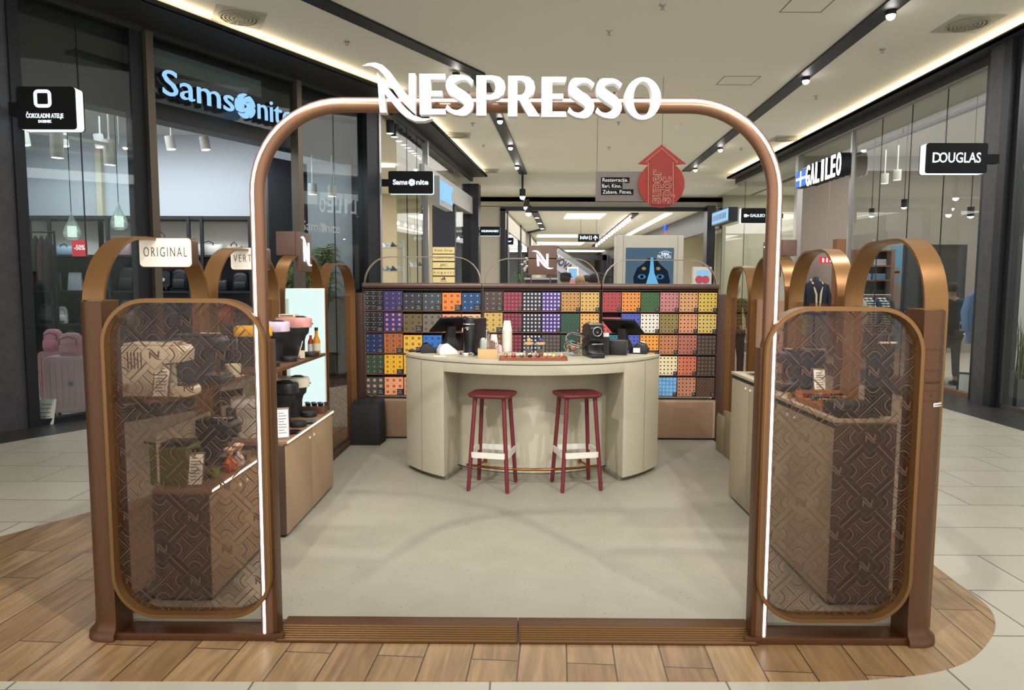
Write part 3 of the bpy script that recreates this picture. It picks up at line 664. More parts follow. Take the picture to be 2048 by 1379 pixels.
# swoosh N
def npt(x, y): return lp(700+x/2.757, 100+y/2.757)
letter_from([[[npt(*p) for p in _E1]], [[npt(*p) for p in _E2]]], name='letter')
for g, x0, x1, yb, yt in ((E_, 839.6, 892, 228.5, 148), (S_, 891, 949, 230, 149), ([P_o, P_h], 953, 1011, 231, 151), ([R_o, R_h], 1016, 1078, 232.5, 152), (E_, 1083, 1133, 233.5, 154), (S_, 1135, 1190, 235, 155), (S_, 1190.5, 1245, 235.5, 156), ([O_o, O_h], 1248, 1321, 237, 157)):
    if isinstance(g, tuple): letter_strip([place(q, x0, x1, yb, yt) for q in g]); continue
    gs = g if isinstance(g[0], list) else [g]
    letter_from([[place(q, x0, x1, yb, yt) for q in gs]])
mb = MB()
for x in (-.34, -.2, -.02, .12, .27, .40): mb.cyl((x, .035, 2.395), (x, .143, 2.395), .006, n=6)
mb.build('standoff_pins', COPPER_D, t)
# side arches (hoops) with glass infill
def side_arch(s, Y0, Y1, label, ztop=1.83, infill=True, solid=False, w=.10, pat=0):
    X = WLX(Y0) if s < 0 else WRX(Y0); rz = -math.atan(SL if s < 0 else SR)
    t = thing('side_arch', label, 'arch frame', (X, Y0, 0), rz, 'copper band arches of the kiosk side with the machines' if s < 0 else 'copper band arches of the kiosk side with the sink')
    L = Y1-Y0; a, b = (0, w) if s < 0 else (-w, 0); ry_, rz_ = L*.36, .33
    path = [(0, .05), (0, .6), (0, 1.2), (0, ztop-rz_)] + arc(ry_, ztop-rz_, ry_, pi, pi/2, 10, rz_)[1:] + arc(L-ry_, ztop-rz_, ry_, pi/2, 0, 10, rz_) + [(L, 1.2), (L, .6), (L, .05)]
    mb = MB(); mb.strip(path, .014, a, b, 'X'); mb.build('band', COPPER_L, t, smooth=50)
    if infill:
        m = (a+b)/2 - s*.0; g0, g1 = .016, L-.016; zt = 1.50
        mb = MB(); mb.box(m-.003, m+.003, g0, g1, .06, zt)
        if solid: mb.build('infill_panel', mat('blush_panel', hexc('c7a083'), .6), t)
        else:
            g = mb.build('glass_panel', SMOKE, t)
            if pat:
                mb = MB(); pattern(mb, g0, g1, .06, pat, 0, .20, 0, small=False)
                sx = m-s*.004*-1; mb.v = [(m-s*.005-s*abs(y_), x, z) for x, y_, z in mb.v]; mb.build('printed_pattern', PRINT, g)
    return t
side_arch(-1, 3.03, 3.95, 'copper band arch carrying the sign that reads ORIGINAL')
side_arch(-1, 4.05, 4.97, 'copper band arch carrying the sign that starts with VERT')
side_arch(-1, 5.07, 5.93, 'copper band arch under the cube sign beside the lit white panel', pat=.76)
side_arch(-1, 6.02, 6.87, 'copper band arch nearest the capsule wall on the coffee machine side', ztop=1.80, pat=.76)
side_arch(1, 3.03, 3.88, 'copper band arch rising beside the stickered end column')
side_arch(1, 3.98, 4.82, 'copper band arch framing the navy mannequin jacket beyond it')
side_arch(1, 4.90, 5.77, 'copper band arch under the emblem sign, closed by a plain blush panel', solid=True)
side_arch(1, 5.85, 6.62, 'copper band arch nearest the capsule wall on the sink side', ztop=1.78, pat=1.22)
# corner posts by the capsule wall
mb = MB(); mb.box(-.07, .07, -.06, .06, .05, 1.53); tag(mb.build('corner_post', COPPER_D, loc=(-1.605, 7.02, 0), bevel=.004), 'dark bronze corner post beside the black boxes of the capsule wall', 'post')
mb = MB(); mb.box(-.075, .075, -.06, .06, .05, 1.53); tag(mb.build('corner_post', COPPER_D, loc=(2.115, 7.02, 0), bevel=.004), 'dark bronze corner post beside the yellow sleeves of the capsule wall', 'post')
# blade signs on the side arches
def blade(x0, x1, Y, z0, z1, txt, label, cutr=.018):
    t = thing('arch_sign', label, 'sign', ((x0+x1)/2, Y, z0), 0, 'word signs on the side arches'); w = (x1-x0)/2; h = z1-z0
    mb = MB(); mb.prism(rrect(-w, w, 0, h, .022, 5), .004, .07, 'Y'); mb.build('sign_box', COPPER, t, smooth=40)
    mb = MB(); mb.prism(rrect(-w+.004, w-.004, .004, h-.004, .02, 5), 0, .004, 'Y'); f = mb.build('sign_face', mat('sign_cream', hexc('e9dfd0'), .5, emit=hexc('e9dfd0'), es=.22), t, smooth=40)
    text('lettering', txt, .07, mat('letter_dark', hexc('3a2a22'), .6), f, face_m((0.0, -.001, h/2), 0, -1), extrude=.001, fit=w*1.62, spacing=1.3, bold=-.0012)
blade(-1.893, -1.625, 3.44, 1.688, 1.838, 'ORIGINAL', 'cream sign reading ORIGINAL on the first copper band arch')
blade(-1.868, -1.628, 4.48, 1.70, 1.848, 'VERTUO', 'cream sign starting VERT, partly hidden behind the lit arch tube')
def cube_sign(xf, xb, y0, y1, z0, z1, nx, label):
    t = thing('emblem_sign', label, 'sign', (xf, (y0+y1)/2, z0)); d, h = (y1-y0)/2, z1-z0
    mb = MB(); mb.box(min(-nx*.036, 0), max(-nx*.036, 0), -d, d, 0, h); b = mb.build('sign_plate', mat('sign_brown', hexc('5d4235'), .5), t, bevel=.003)
    a, c = sorted((-nx*.037, xb-xf)); mb = MB(); mb.box(a, c, -d, d, 1.836-z0, h); mb.build('sign_box', mat('sign_brown'), t, bevel=.003)
    mb = MB(); M = face_m((nx*.001, 0, h/2), nx, 0); emblem(mb, M, h*.5, .006); mb.build('emblem', SIGNW, b)
cube_sign(-1.685, -1.87, 5.35, 5.66, 1.712, 2.02, 1, 'brown box sign with a glowing N emblem on the arch beside the lit white panel')
cube_sign(1.953, 2.10, 5.18, 5.48, 1.677, 1.955, -1, 'brown box sign with a glowing N emblem above the plain blush panel')
# ------------------------------------------------------------------ side cabinets
WARMLED = emis('warm_edge_led', (1, .82, .6), 4.5)
def cabinet(name, s, xf, Y0, Y1, zt, label, knobs=True, lip=True, front=TAN):
    """s=-1: doors face +X; s=+1: doors face -X. origin at front-face foot"""
    xb = (WLX((Y0+Y1)/2)+.10) if s < 0 else (WRX((Y0+Y1)/2)-.10)
    t = thing(name, label, 'cabinet', ((xf+xb)/2, (Y0+Y1)/2, .03)); w = abs(xf-xb)/2; d = (Y1-Y0)/2; h = zt-.03; f = -s
    mb = MB(); mb.box(-w+.012*(f < 0), w-.012*(f > 0), -d, d, .02, h-.022); mb.build('carcass', front, t, bevel=.002)
    mb = MB(); mb.box(-w+.02, w-.02, -d+.01, d-.01, 0, .02); mb.build('plinth', BLACKM, t)
    mb = MB(); mb.box(-w-(.008 if f < 0 else 0), w+(.008 if f > 0 else 0), -d, d, h-.020, h); top = mb.build('worktop', mat('deck_brown', hexc('8c6c50'), .45) if s < 0 else GREIGE2, t, bevel=.002)
    mb = MB(); mb.box(-w+.004, w-.004, -d-.006, -d, .02, h-.024); e_ = mb.build('end_panel', mat('end_panel_brown', hexc('4b3a33'), .5), t)
    if s > 0: mb = MB(); mb.box(-w+.0005, -w+.004, -d+.004, d-.004, h-.046, h-.021); mb.build('gap_shade_strip', BLACKM, t)  # black strip stands in for the shade in the gap under the worktop
    for k in (0, 1):
        y0 = -d+.004+k*(d); y1 = y0+d-.007
        a, b = (w-.011, w) if f > 0 else (-w, -w+.011)
        mb = MB(); mb.box(a, b, y0, y1, .022, h-.028-(.02 if s > 0 else 0)); dr = mb.build('door', front, t, bevel=.0015)
        if knobs:
            yy = y1-.045 if k == 0 else y0+.045
            mb = MB(); mb.lathe([(.011, 0), (.012, .004), (.007, .008), (0, .008)], n=14, ax='X')
            if f < 0: mb.v = [(-x, y, z) for x, y, z in mb.v]
            mb.xform(Matrix.Translation((f*w, yy, h-.085))); mb.build('knob', mat('pale_knob', hexc('e2d9c6'), .4), dr, smooth=40)
    if lip:
        mb = MB(); a = f*(w+.0085); mb.box(min(a, a+f*.004), max(a, a+f*.004), -d+.01, d-.01, h-.014, h-.004); mb.build('edge_light', WARMLED, t)
    return t
GREIGE2 = mat('sink_worktop', hexc('b3a78f'), .5)
TAN2 = mat('pale_laminate', hexc('a2957f'), .5)
cabinet('display_cabinet', -1, -1.505, 3.28, 4.10, .600, 'low tan cabinet behind the patterned glass, under the cream espresso machine shelf', knobs=True)
cabinet('display_cabinet', -1, -1.424, 4.15, 5.23, .640, 'low tan two-door cabinet with a glowing edge, standing just inside the arch')
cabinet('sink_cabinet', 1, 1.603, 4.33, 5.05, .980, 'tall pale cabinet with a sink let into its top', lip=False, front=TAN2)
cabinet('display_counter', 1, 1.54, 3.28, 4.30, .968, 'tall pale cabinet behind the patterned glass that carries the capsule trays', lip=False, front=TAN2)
t = thing('inset_sink', 'black sink basin let into the pale worktop by the arch', 'sink', (1.79, 4.70, .981))
mb = MB(); mb.strip([(-.13, -.2), (.13, -.2), (.13, .2), (-.13, .2)], .012, 0, .004, 'Z', closed=True); mb.build('rim', STEEL, t)
mb = MB(); mb.box(-.124, .124, -.194, .194, .0005, .002); mb.build('basin', mat('basin_black', hexc('0c0c0e'), .25), t)
t = thing('soap_bottle', 'small white soap bottle behind the sink', 'bottle', (1.88, 4.96, .981))
mb = MB(); mb.lathe([(.025, 0), (.027, .01), (.027, .09), (.012, .11), (.012, .13)], n=16); mb.build('bottle_body', WHITE, t, smooth=50)
mb = MB(); mb.cyl((0, 0, .13), (0, 0, .15), .006, n=8); mb.box(-.03, .008, -.005, .005, .148, .157); mb.build('pump', CHROME, t)
# shelves and lit divider
def shelf(Y0, Y1, xe, z, label, rnd):
    t = thing('display_shelf', label, 'shelf', (0, 0, z)); xb = WLX((Y0+Y1)/2)+.05
    pl = [(xb, Y0), (xe-rnd, Y0)] + (arc(xe-rnd, Y0+rnd, rnd, -pi/2, 0, 8) if rnd else []) + [(xe, Y1), (xb, Y1)]
    mb = MB(); mb.prism(pl, -.022, 0); mb.build('board', mat('shelf_walnut', hexc('5d3c2c'), .45), t)
    mb = MB(); mb.strip([(xb+.02, Y0-.002), (xe-rnd, Y0-.002)]+(arc(xe-rnd, Y0+rnd, rnd+.002, -pi/2, 0, 8) if rnd else [])+[(xe+.002, Y1)], .005, -.02, -.002, 'Z'); mb.build('edge_band', COPPER_L, t)
    return t
shelf(3.13, 4.02, -1.585, 1.075, 'dark walnut shelf with a rounded corner, behind the patterned glass', .14)
shelf(4.10, 5.235, -1.472, 1.085, 'dark walnut shelf holding the yellow, lilac and pink topped machines', 0)
t = thing('lit_display_board', 'tall glowing white panel closing the end of the machine shelves', 'light panel', (-1.655, 5.262, .64))
mb = MB(); mb.box(-.185, .175, 0, .03, 0, .94); mb.build('panel_case', WHITE, t, bevel=.003)
mb = MB(); mb.box(-.18, .17, -.004, -.0005, .004, .936); mb.build('diffuser', emis('panel_glow', (.78, .97, .93), .85), t)
for y0, y1, z1, l in ((3.34, 3.93, .27, 'cream backboard on the low cabinet behind the patterned glass'), (4.3, 4.9, .33, 'cream backboard behind the black rounded machine on the low cabinet')):
    zb = .60 if y0 < 4 else .641; mb = MB(); mb.prism([(y0, 0), (y1, 0), (y1, z1), (y0+.04, z1), (y0+.015, z1-.015), (y0, z1-.04)], 0, .012, 'X')
    tag(mb.build('backboard', mat('cream_board', hexc('d3c6ac'), .6), loc=(WLX((y0+y1)/2)+.10, 0, zb)), l, 'board')
# ------------------------------------------------------------------ the curved counter
CX, CY, RO, RI = .140, 6.405, 1.235, .86
def cpt(R, a): return (CX+R*sin(a), CY-R*cos(a))
def crng(R, a0, a1, n): return [cpt(R, a0+(a1-a0)*i/n) for i in range(n+1)]
AE, AL = radians(61), radians(35.5)
t = thing('service_counter', 'pale greige curved service counter in the middle of the kiosk', 'counter')
mb = MB(); mb.prism(crng(RO+.006, -AE, AE, 40)+crng(.50, AE, -AE, 24), 1.006, 1.03); mb.build('worktop', GREIGE, t, bevel=.002)
mb = MB(); mb.prism(crng(RO, -AL-.01, AL+.01, 28)+crng(RO-.35, AL+.01, -AL-.01, 24), .925, 1.0); mb.build('fascia', GREIGE, t, bevel=.002)
def legblock(s, lab=None):
    arcp = crng(RO, s*AE, s*AL, 10); inner = [(cpt(RO, s*AL)[0]+(-s)*.09, cpt(RO, s*AL)[1]+.40)]
    back = [(cpt(RO, s*AE)[0]+(-s)*.30, cpt(RO, s*AE)[1]+.45), (cpt(RO, s*AE)[0]+(-s)*.02, cpt(RO, s*AE)[1]+.30)]
    mb = MB(); mb.prism(arcp+inner+back, .07, 1.0); return mb
for s in (-1, 1):
    b = legblock(s).build('leg_block', GREIGE, t, bevel=.002)
    # panel seam and recessed plinth
    a = s*radians(48); p = cpt(RO+.0005, a); mb = MB(); mb.obox((p[0], p[1], .53), (.003, .004, .92), a); mb.build('seam', mat('seam_dark', hexc('77715f'), .7), b)
    mb = MB(); mb.prism(crng(RO-.05, s*(AE-.05), s*(AL+.01), 8)+[(cpt(RO, s*AL)[0]-s*.10, cpt(RO, s*AL)[1]+.34), (cpt(RO, s*AE)[0]-s*.15, cpt(RO, s*AE)[1]+.30)], .031, .07); mb.build('plinth', mat('plinth_taupe', hexc('8b8473'), .5), t)
aI = radians(49)
mb = MB(); mb.prism(crng(RI+.02, -aI, aI, 24)+crng(RI-.01, aI, -aI, 24), .07, .93); mb.build('recess_panel', GREIGE, t, smooth=40)
mb = MB(); mb.prism(crng(RI+.005, -aI, aI, 20)+crng(RI-.03, aI, -aI, 20), .031, .07); mb.build('plinth', mat('plinth_taupe', hexc('8b8473'), .5), t)
mb = MB(); mb.tube([(x, y, .165) for x, y in crng(RO-.115, -radians(28.5), radians(28.5), 20)], .011, 10); r = mb.build('foot_rail', mat('polished_copper', hexc('9a6238'), .2, .95), t, smooth=60)
mb = MB()
for a in (-.42, .42):
    p, q = cpt(RO-.115, a), cpt(RI+.02, a*1.1); mb.cyl((p[0], p[1], .165), (q[0], q[1], .15), .009, n=8); mb.lathe([(.02, 0), (.02, .01), (0, .01)], (q[0], q[1]-.008, .15), n=12, ax='Y')
mb.build('rail_bracket', mat('polished_copper'), r)
# ------------------------------------------------------------------ stools
def stool(x, y, rz, label):
    t = thing('bar_stool', label, 'stool', (x, y, .03), rz, 'burgundy bar stools at the counter')
    n = 18; rings = []
    S = rrect(-.178, .178, -.165, .165, .09, 6)
    def sc(k, z, dish=0): return [(a*k, b*k, z) for a, b in S]
    mb = MB(); mb.loft([sc(.80, .718), sc(.93, .724), sc(.99, .735), sc(1, .742), sc(.985, .748), sc(.9, .746), sc(.6, .741), sc(.25, .739)]); mb.build('seat', BURG, t, smooth=70)
    for sx in (-1, 1):
        for sy in (-1, 1):
            mb = MB(); mb.tube([(sx*.155, sy*.155, 0.0), (sx*.153, sy*.153, .02), (sx*.112, sy*.105, .722)], [.012, .016, .0165], 14); mb.build('leg', BURG, t, smooth=60)
    R = rrect(-.152, .152, -.150, .150, .05, 5)
    mb = MB(); mb.strip(R, .016, .262, .305, 'Z', closed=True); mb.build('foot_ring', mat('foot_ring_white', hexc('dedbd2'), .4), t, smooth=50)
    return t
stool(-.182, 5.272, radians(-12), 'burgundy bar stool in front of the tall black coffee machine')
stool(.476, 5.298, radians(12), 'burgundy bar stool in front of the basket of capsules')
# ================================================================== CAPSULE WALL
BW = MB
SH = mat('shelf_dark_brown', hexc('33231e'), .5)
SHB = mat('shelf_board_brown', hexc('6a4434'), .5)
YF = 6.95                     # front plane of the shelves
BAYS = [(-1.562, -.352), (-.340, .852), (.864, 2.045)]
BN = ['first', 'middle', 'last']
ZT, RP = 1.568, .2165
shelf_lab = ['capsule shelf unit with the orange and navy coffee boxes', 'middle capsule shelf unit, standing behind the white cup stack', 'capsule shelf unit with the red, green and yellow sleeves']
for bi, (x0, x1) in enumerate(BAYS):
    t = thing('capsule_shelf', shelf_lab[bi], 'shelf', ((x0+x1)/2, YF, 0), 0, 'capsule shelf units on the back wall'); w = (x1-x0)/2
    mb = MB(); mb.box(-w, w, .17, .19, .47, 1.60); mb.build('back_panel', SH, t)
    mb = MB(); mb.box(-w, -w+.008, 0, .17, .47, 1.60); mb.build('side_panel', SH, t); mb = MB(); mb.box(w-.008, w, 0, .17, .47, 1.60); mb.build('side_panel', SH, t)
    for r in range(6):
        z = ZT-RP*r; mb = MB(); mb.box(-w+.008, w-.008, .0, .17, z-.008, z); mb.build('board', SHB if r else SH, t)
    cw = (2*w-.016)/6
    for c in range(1, 6):
        x = -w+.008+c*cw; mb = MB(); mb.box(x-.0015, x+.0015, .004, .165, ZT-RP*5, ZT-.008); mb.build('divider', SH, t)
    mb = MB(); mb.prism(rrect(-.02, .13, 1.575, 1.632, .022, 5), -w, w, 'X'); mb.build('top_bar', mat('top_bar_brown', hexc('5b443c'), .35, .3), t, smooth=45)
    # thin hoop above
    e = w-.015; rx, rz = .26, .275; z0 = 1.625; zt = 1.895-.012*bi
    path = [(-e, z0)] + arc(-e+rx, zt-rz+.02, rx, pi, pi/2, 12, rz-.02) + arc(e-rx, zt-rz+.02, rx, pi/2, 0, 12, rz-.02) + [(e, z0)]
    mb = MB(); mb.strip(path, .009, .03, .085, 'Y'); tag(mb.build('thin_hoop', mat('hoop_metal', hexc('8d7c70'), .22, .9), loc=((x0+x1)/2, YF, 0), smooth=60), ['thin metal hoop over the shelf with the navy and orange boxes', 'thin metal hoop interrupted by the square emblem sign', 'thin metal hoop in front of the dog poster'][bi], 'metal hoop', 'thin metal hoops over the capsule shelves')
    # low cabinet
    c = thing('low_cabinet', ['low tan cabinet beside the pile of black paper bags', 'low tan cabinet hidden behind the counter recess', 'low tan cabinet with a round knob, beside the kraft paper bags'][bi], 'cabinet', ((x0+x1)/2, YF, .03), 0, 'low cabinets under the capsule shelves')
    mb = MB(); mb.box(-w, w, .0, .30, .02, .415); mb.build('carcass', TAN, c, bevel=.004); mb = MB(); mb.box(-w+.02, w-.02, .02, .28, 0, .02); mb.build('plinth', BLACKM, c)
    mb = MB(); mb.box(-w+.025, w-.025, -.008, 0, .03, .395); d = mb.build('door', mat('cabinet_door_tan', hexc('8b6f57'), .5), c, bevel=.002)
    mb = MB(); mb.lathe([(.016, -.008), (.016, -.014), (.008, -.018), (0, -.018)], (-w+.085 if bi == 2 else w-.08, 0, .35), n=16, ax='Y'); mb.build('knob', mat('pale_knob', hexc('e2d9c6'), .4), d, smooth=40)
_BX = {}
def boxmesh(w, h, col, style, depth=.13):
    k = (w, h, col, style)
    if k in _BX: return _BX[k]
    mb = MB(); mb.slot(0).box(-w/2, w/2, 0, depth, 0, h)
    s = min(w, h)
    if style == 'dot': mb.slot(1).prism([(0, h/2+s*.13), (-s*.10, h/2), (0, h/2-s*.13), (s*.10, h/2)], -.0012, -.0004, 'Y')
    elif style == 'line': mb.slot(1).prism([(0, h/2+s*.12), (-s*.09, h/2), (0, h/2-s*.12), (s*.09, h/2)], -.0012, -.0004, 'Y'); mb.slot(1).box(-w*.42, w*.42, -.0012, -.0004, h*.90, h*.93)
    elif style == 'sq': mb.slot(1).box(-s*.20, s*.20, -.0012, -.0004, h/2-s*.20, h/2+s*.20); mb.slot(0).box(-s*.09, s*.09, -.0016, -.0011, h/2-s*.09, h/2+s*.09)
    elif style == 'pk': mb.slot(2).box(-s*.21, s*.21, -.0012, -.0004, h/2-s*.21, h/2+s*.21); mb.slot(0).box(-s*.07, s*.07, -.0016, -.0011, h/2-s*.07, h/2+s*.07)
    elif style == 'wh': mb.slot(3).box(-s*.23, s*.23, -.0012, -.0004, h/2-s*.23, h/2+s*.23); mb.slot(0).box(-s*.08, s*.08, -.0016, -.0011, h/2-s*.08, h/2+s*.08)
    elif style == 'dk': mb.slot(4).box(-s*.33, s*.33, -.0010, -.0004, h/2-s*.33, h/2+s*.33); mb.slot(0).box(-s*.285, s*.285, -.0013, -.0009, h/2-s*.285, h/2+s*.285); mb.slot(1).box(-s*.20, s*.20, -.0016, -.0012, h/2-s*.20, h/2+s*.20)
    elif style == 'op': mb.slot(4).box(-s*.24, s*.24, -.0012, -.0004, h/2-s*.24, h/2+s*.24); mb.slot(0).box(-s*.11, s*.11, -.0016, -.0011, h/2-s*.11, h/2+s*.11)
    dark = mat('box_mark_dark', hexc('2e1d18'), .5); light = mat('box_mark_light', hexc('d9d9dc'), .5)
    base = mat('box_'+col, hexc(col), .45); r, g, b = hexc(col); tint = mat('boxtint_'+col, tuple(min(1, c*1.5+.10) for c in (r, g, b)), .45)
    m1 = light if style in ('dot', 'line') else dark
    _BX[k] = (mb, [base, m1, mat('box_mark_pink', hexc('e0a5a0'), .5), mat('box_mark_white', hexc('e9e4ee'), .5), tint]); return _BX[k]
_ME = {}
def put_box(name, w, h, col, style, loc, label, cat, group, depth=.13):
    k = (w, h, col, style)
    if k not in _ME:
        mb, ms = boxmesh(w, h, col, style, depth); o = mb.build(name, ms); _ME[k] = o.data
    else: o = bpy.data.objects.new(name, _ME[k]); COL.objects.link(o)
    o.location = loc; tag(o, label, cat, group); return o
# cell table: colour name, hex, emblem style, grid (columns, rows shown)
B = 'box'; S = 'sleeve'
CELLS = {
 0: [[('black', '1d1c20', 'line', 4), ('purple', '3a2f66', 'dot', 4), ('charcoal', '2f2f37', 'dot', 3), ('slate grey', '3d4449', 'dot', 3), ('bright orange', 'f08038', 'sq', 3), ('navy', '123f6c', 'dot', 3)],
     [('black striped', '191a1e', 'line', 4), ('violet', '46306f', 'pk', 4), ('olive brown', '6c5b3b', 'sq', 3), ('taupe', '756b60', 'sq', 3), ('salmon', 'e39470', 'sq', 3), ('pale peach', 'eab68c', 'sq', 3)],
     [('dark blue', '1d2b58', 'dot', 4), ('copper brown', 'b06437', 'sq', 4), ('ochre yellow', 'e6b440', 'sq', 3), ('sky blue', '2f70c2', 'sq', 3), None, None],
     [('dark green', '35483a', 'dot', 4), ('golden yellow', 'edb32c', 'sq', 4), ('yellow', 'e8b13a', 'sq', 4), None, None, None],
     [('grey green', '454a42', 'pk', 3), ('peach', 'f2a274', 'sq', 3), ('rose', 'd98f72', 'sq', 3), None, None, None]],
 1: [[('dark brown', '463833', 'dot', 4), ('crimson', '7c2236', 'op', S), ('black', '22272b', 'wh', S), ('purple', '4b3085', 'wh', S), ('caramel', 'b58548', 'dk', S), ('gold', 'c8a258', 'dk', S)],
     [('ochre', 'c7a75c', 'sq', 4), ('crimson', '6e1c30', 'op', S), ('black', '1d2327', 'wh', S), ('deep purple', '432b7c', 'wh', S), ('bottle green', '1d4a3c', 'dk', S), ('golden orange', 'd7a055', 'dk', S)],
     [('chestnut', '6b4527', 'dot', 4), ('wine red', '6f1f2e', 'op', S), ('black', '1f2022', 'wh', S), ('dark taupe', '4b423f', 'op', S), ('dark green', '1c4434', 'dk', S), ('tan', 'b08d5c', 'dk', S)], [None]*6, [None]*6],
 2: [[('red', 'a5363a', 'dk', S), ('orange', 'dd8738', 'dk', S), ('green', '2f5c2d', 'dk', S), ('pink', 'bb7a7c', 'dk', S), ('tan orange', 'cf9a6c', 'dk', S), ('yellow', 'd3b552', 'dk', S)],
     [('coral red', 'c6524f', 'dk', S), ('blue', '4658b5', 'dk', S), ('white', 'e6e2d4', 'dk', S), ('olive', '8a7a46', 'dk', S), ('apricot', 'd3936a', 'dk', S), ('straw yellow', 'dcbd6c', 'dk', S)],
     [('teal', '2c6f80', 'dk', S), ('blue', '4a5cba', 'dk', S), ('amber orange', 'ee9d3e', 'dk', S), ('copper', 'bd7b52', 'dk', S), ('dusty rose', 'b26c5b', 'dk', S), ('dark brown', '493a2f', 'op', S)],
     [None, None, None, ('ivory', 'ecdcb2', 'dk', S), ('salmon', 'd67759', 'dk', S), ('dark brown', '49382b', 'op', S)],
     [None, None, None, ('light blue', '66a0cf', 'op', S), ('terracotta', 'c5876a', 'dk', S), ('brown', '5a4030', 'dk', S)]]}
ROWN = ['top', 'second', 'third', 'fourth', 'bottom']; COLN = ['first', 'second', 'third', 'fourth', 'fifth', 'sixth']
rest = MB(); rest_m = []; n_sleeve = 0
LABT = mat('price_card_black', hexc('1a1a1c'), .5)
def price_card(x, z, w, h, label, grp):
    global _PC
    if '_PC' not in globals():
        mb = MB(); mb.slot(0).box(-.5, .5, -.006, 0, 0, 1)
        for k, (a, b, zz) in enumerate([(-.38, .30, .80), (-.38, .1, .66), (-.1, .36, .5), (-.38, .2, .36), (-.38, .38, .2)]): mb.slot(1).box(a, b, -.0075, -.006, zz, zz+.05)
        o = mb.build('price_card', [LABT, mat('card_print', hexc('9a9a98'), .6)]); _PC = o.data
    else: o = bpy.data.objects.new('price_card', _PC); COL.objects.link(o)
    o.scale = (w, 1, h); o.location = (x, YF+.012, z); tag(o, label, 'price card', grp)
for bi in range(3):
    x0, x1 = BAYS[bi]; cw = (x1-x0-.016)/6
    for r in range(5):
        for c in range(6):
            e = CELLS[bi][r][c]
            if not e: continue
            cn, hx, sty, g = e; xa = x0+.008+c*cw+.004; W_ = cw-.008; zb = ZT-RP*(r+1)+.0008; H_ = RP-.020
            where = '%s row, %s column of the %s shelf' % (ROWN[r], COLN[c], BN[bi])
            if g != S:
                nc, nr = 3, g; w = W_/nc; h = .0495 if g == 4 else .0605; grp = 'coffee boxes, '+where
                for i in range(nr):
                    for j in range(nc):
                        if i == 0 and j == nc-1:
                            price_card(xa+W_-w/2, zb+.002, w*.94, h*.92, 'black card by the %s boxes, %s' % (cn, where), 'black price cards of the capsule wall'); continue
                        put_box('coffee_box', round(w-.0012, 5), h-.0008, hx, sty, (xa+w*(j+.5), YF+.010+random.uniform(0, .004), zb+i*h), '%s box, %s down and %s across in the %s-row block of the %s shelf' % (cn, COLN[nr-1-i], COLN[j], ROWN[r], BN[bi]), 'coffee box', grp, .12)
            else:
                nc = 5; nr = 4 if (bi == 2 and r == 1 and c == 0) else 5; w = W_/nc; h = .0385; grp = 'coffee sleeves, '+where
                for i in range(nr):
                    for j in range(nc):
                        if i == 0 and j == nc-1:
                            price_card(xa+W_-w/2, zb+.002, w*.94, h*.92, 'black card by the %s sleeves, %s' % (cn, where), 'black price cards of the capsule wall'); continue
                        loc = (xa+w*(j+.5), YF+.010+random.uniform(0, .002), zb+i*h)
                        if (r == 0 or (bi == 2 and r == 1 and c in (1, 2))) and n_sleeve < 300:
                            n_sleeve += 1; put_box('coffee_sleeve', round(w-.0012, 5), h-.0008, hx, sty, loc, '%s sleeve, %s down and %s across in the %s-row block of the %s shelf' % (cn, COLN[nr-1-i], COLN[j], ROWN[r], BN[bi]), 'coffee sleeve', grp, .12)
                        else:
                            mb, ms = boxmesh(round(w-.0012, 5), h-.0008, hx, sty, .12)
                            for m_ in ms:
                                if m_ not in rest_m: rest_m.append(m_)
                            n = len(rest.v); rest.v += [(a+loc[0], b+loc[1], d+loc[2]) for a, b, d in mb.v]
                            rest.f += [tuple(n+i_ for i_ in f) for f in mb.f]; rest.m += [rest_m.index(ms[k]) for k in mb.m]
o = rest.build('coffee_sleeve_rows', rest_m); tag(o, 'rows of small coloured coffee sleeves filling the lower rows of the capsule wall', 'coffee sleeves', None, 'stuff')
# square emblem sign on the middle hoop
p0 = aty(1056, 549, 7.0); p1 = aty(1114, 491, 7.0)
t = thing('square_emblem_sign', 'square brown sign with a glowing white N on the middle of the capsule wall', 'sign', ((p0.x+p1.x)/2, 7.0, 1.632)); w = (p1.x-p0.x)/2; zc = (p0.z+p1.z)/2-1.632; hh = (p1.z-p0.z)/2
mb = MB(); mb.box(-w, w, -.02, .03, zc-hh, zc+hh); b = mb.build('sign_board', mat('sign_brown'), t, bevel=.003)
mb = MB(); emblem(mb, face_m((0, -.0205, zc), 0, -1), hh*.86, .006); mb.build('emblem', SIGNW, b)
for x in (-w*.78, w*.55): mb = MB(); mb.box(x-.006, x+.006, -.006, .006, 0, zc-hh); mb.build('leg', COPPER_D, t)
# paper bags
for i in range(6):
    mb = MB(); w = .145; h = .40+.02*(i % 3)
    mb.loft([[(-w, -.012, 0), (w, -.012, 0), (w, .012, 0), (-w, .012, 0)], [(-w, -.014, h*.3), (w, -.014, h*.3), (w, .012, h*.3), (-w, .012, h*.3)], [(-w*.98, -.003, h), (w*.96, -.003, h+.01), (w*.96, .003, h+.01), (-w*.98, .003, h)]])
    o = mb.build('paper_bag', mat('black_paper', hexc('17161a'), .6), loc=(-1.49+.004*i, 6.66+.036*i, .0315), bevel=.001)
    hp = MB(); hp.tube([(-.07, 0, h-.005), (-.06, -.004, h+.05+.01*(i % 2)), (0, -.006, h+.075), (.06, -.004, h+.05), (.07, 0, h-.005)], .003, 6); hd = hp.build('handle', mat('black_cord', hexc('101014'), .7), o)
    tag(o, 'flat black paper bag by the low cabinet, %s from the front of its pile' % COLN[i], 'paper bag', 'black paper bags piled by the low cabinet')
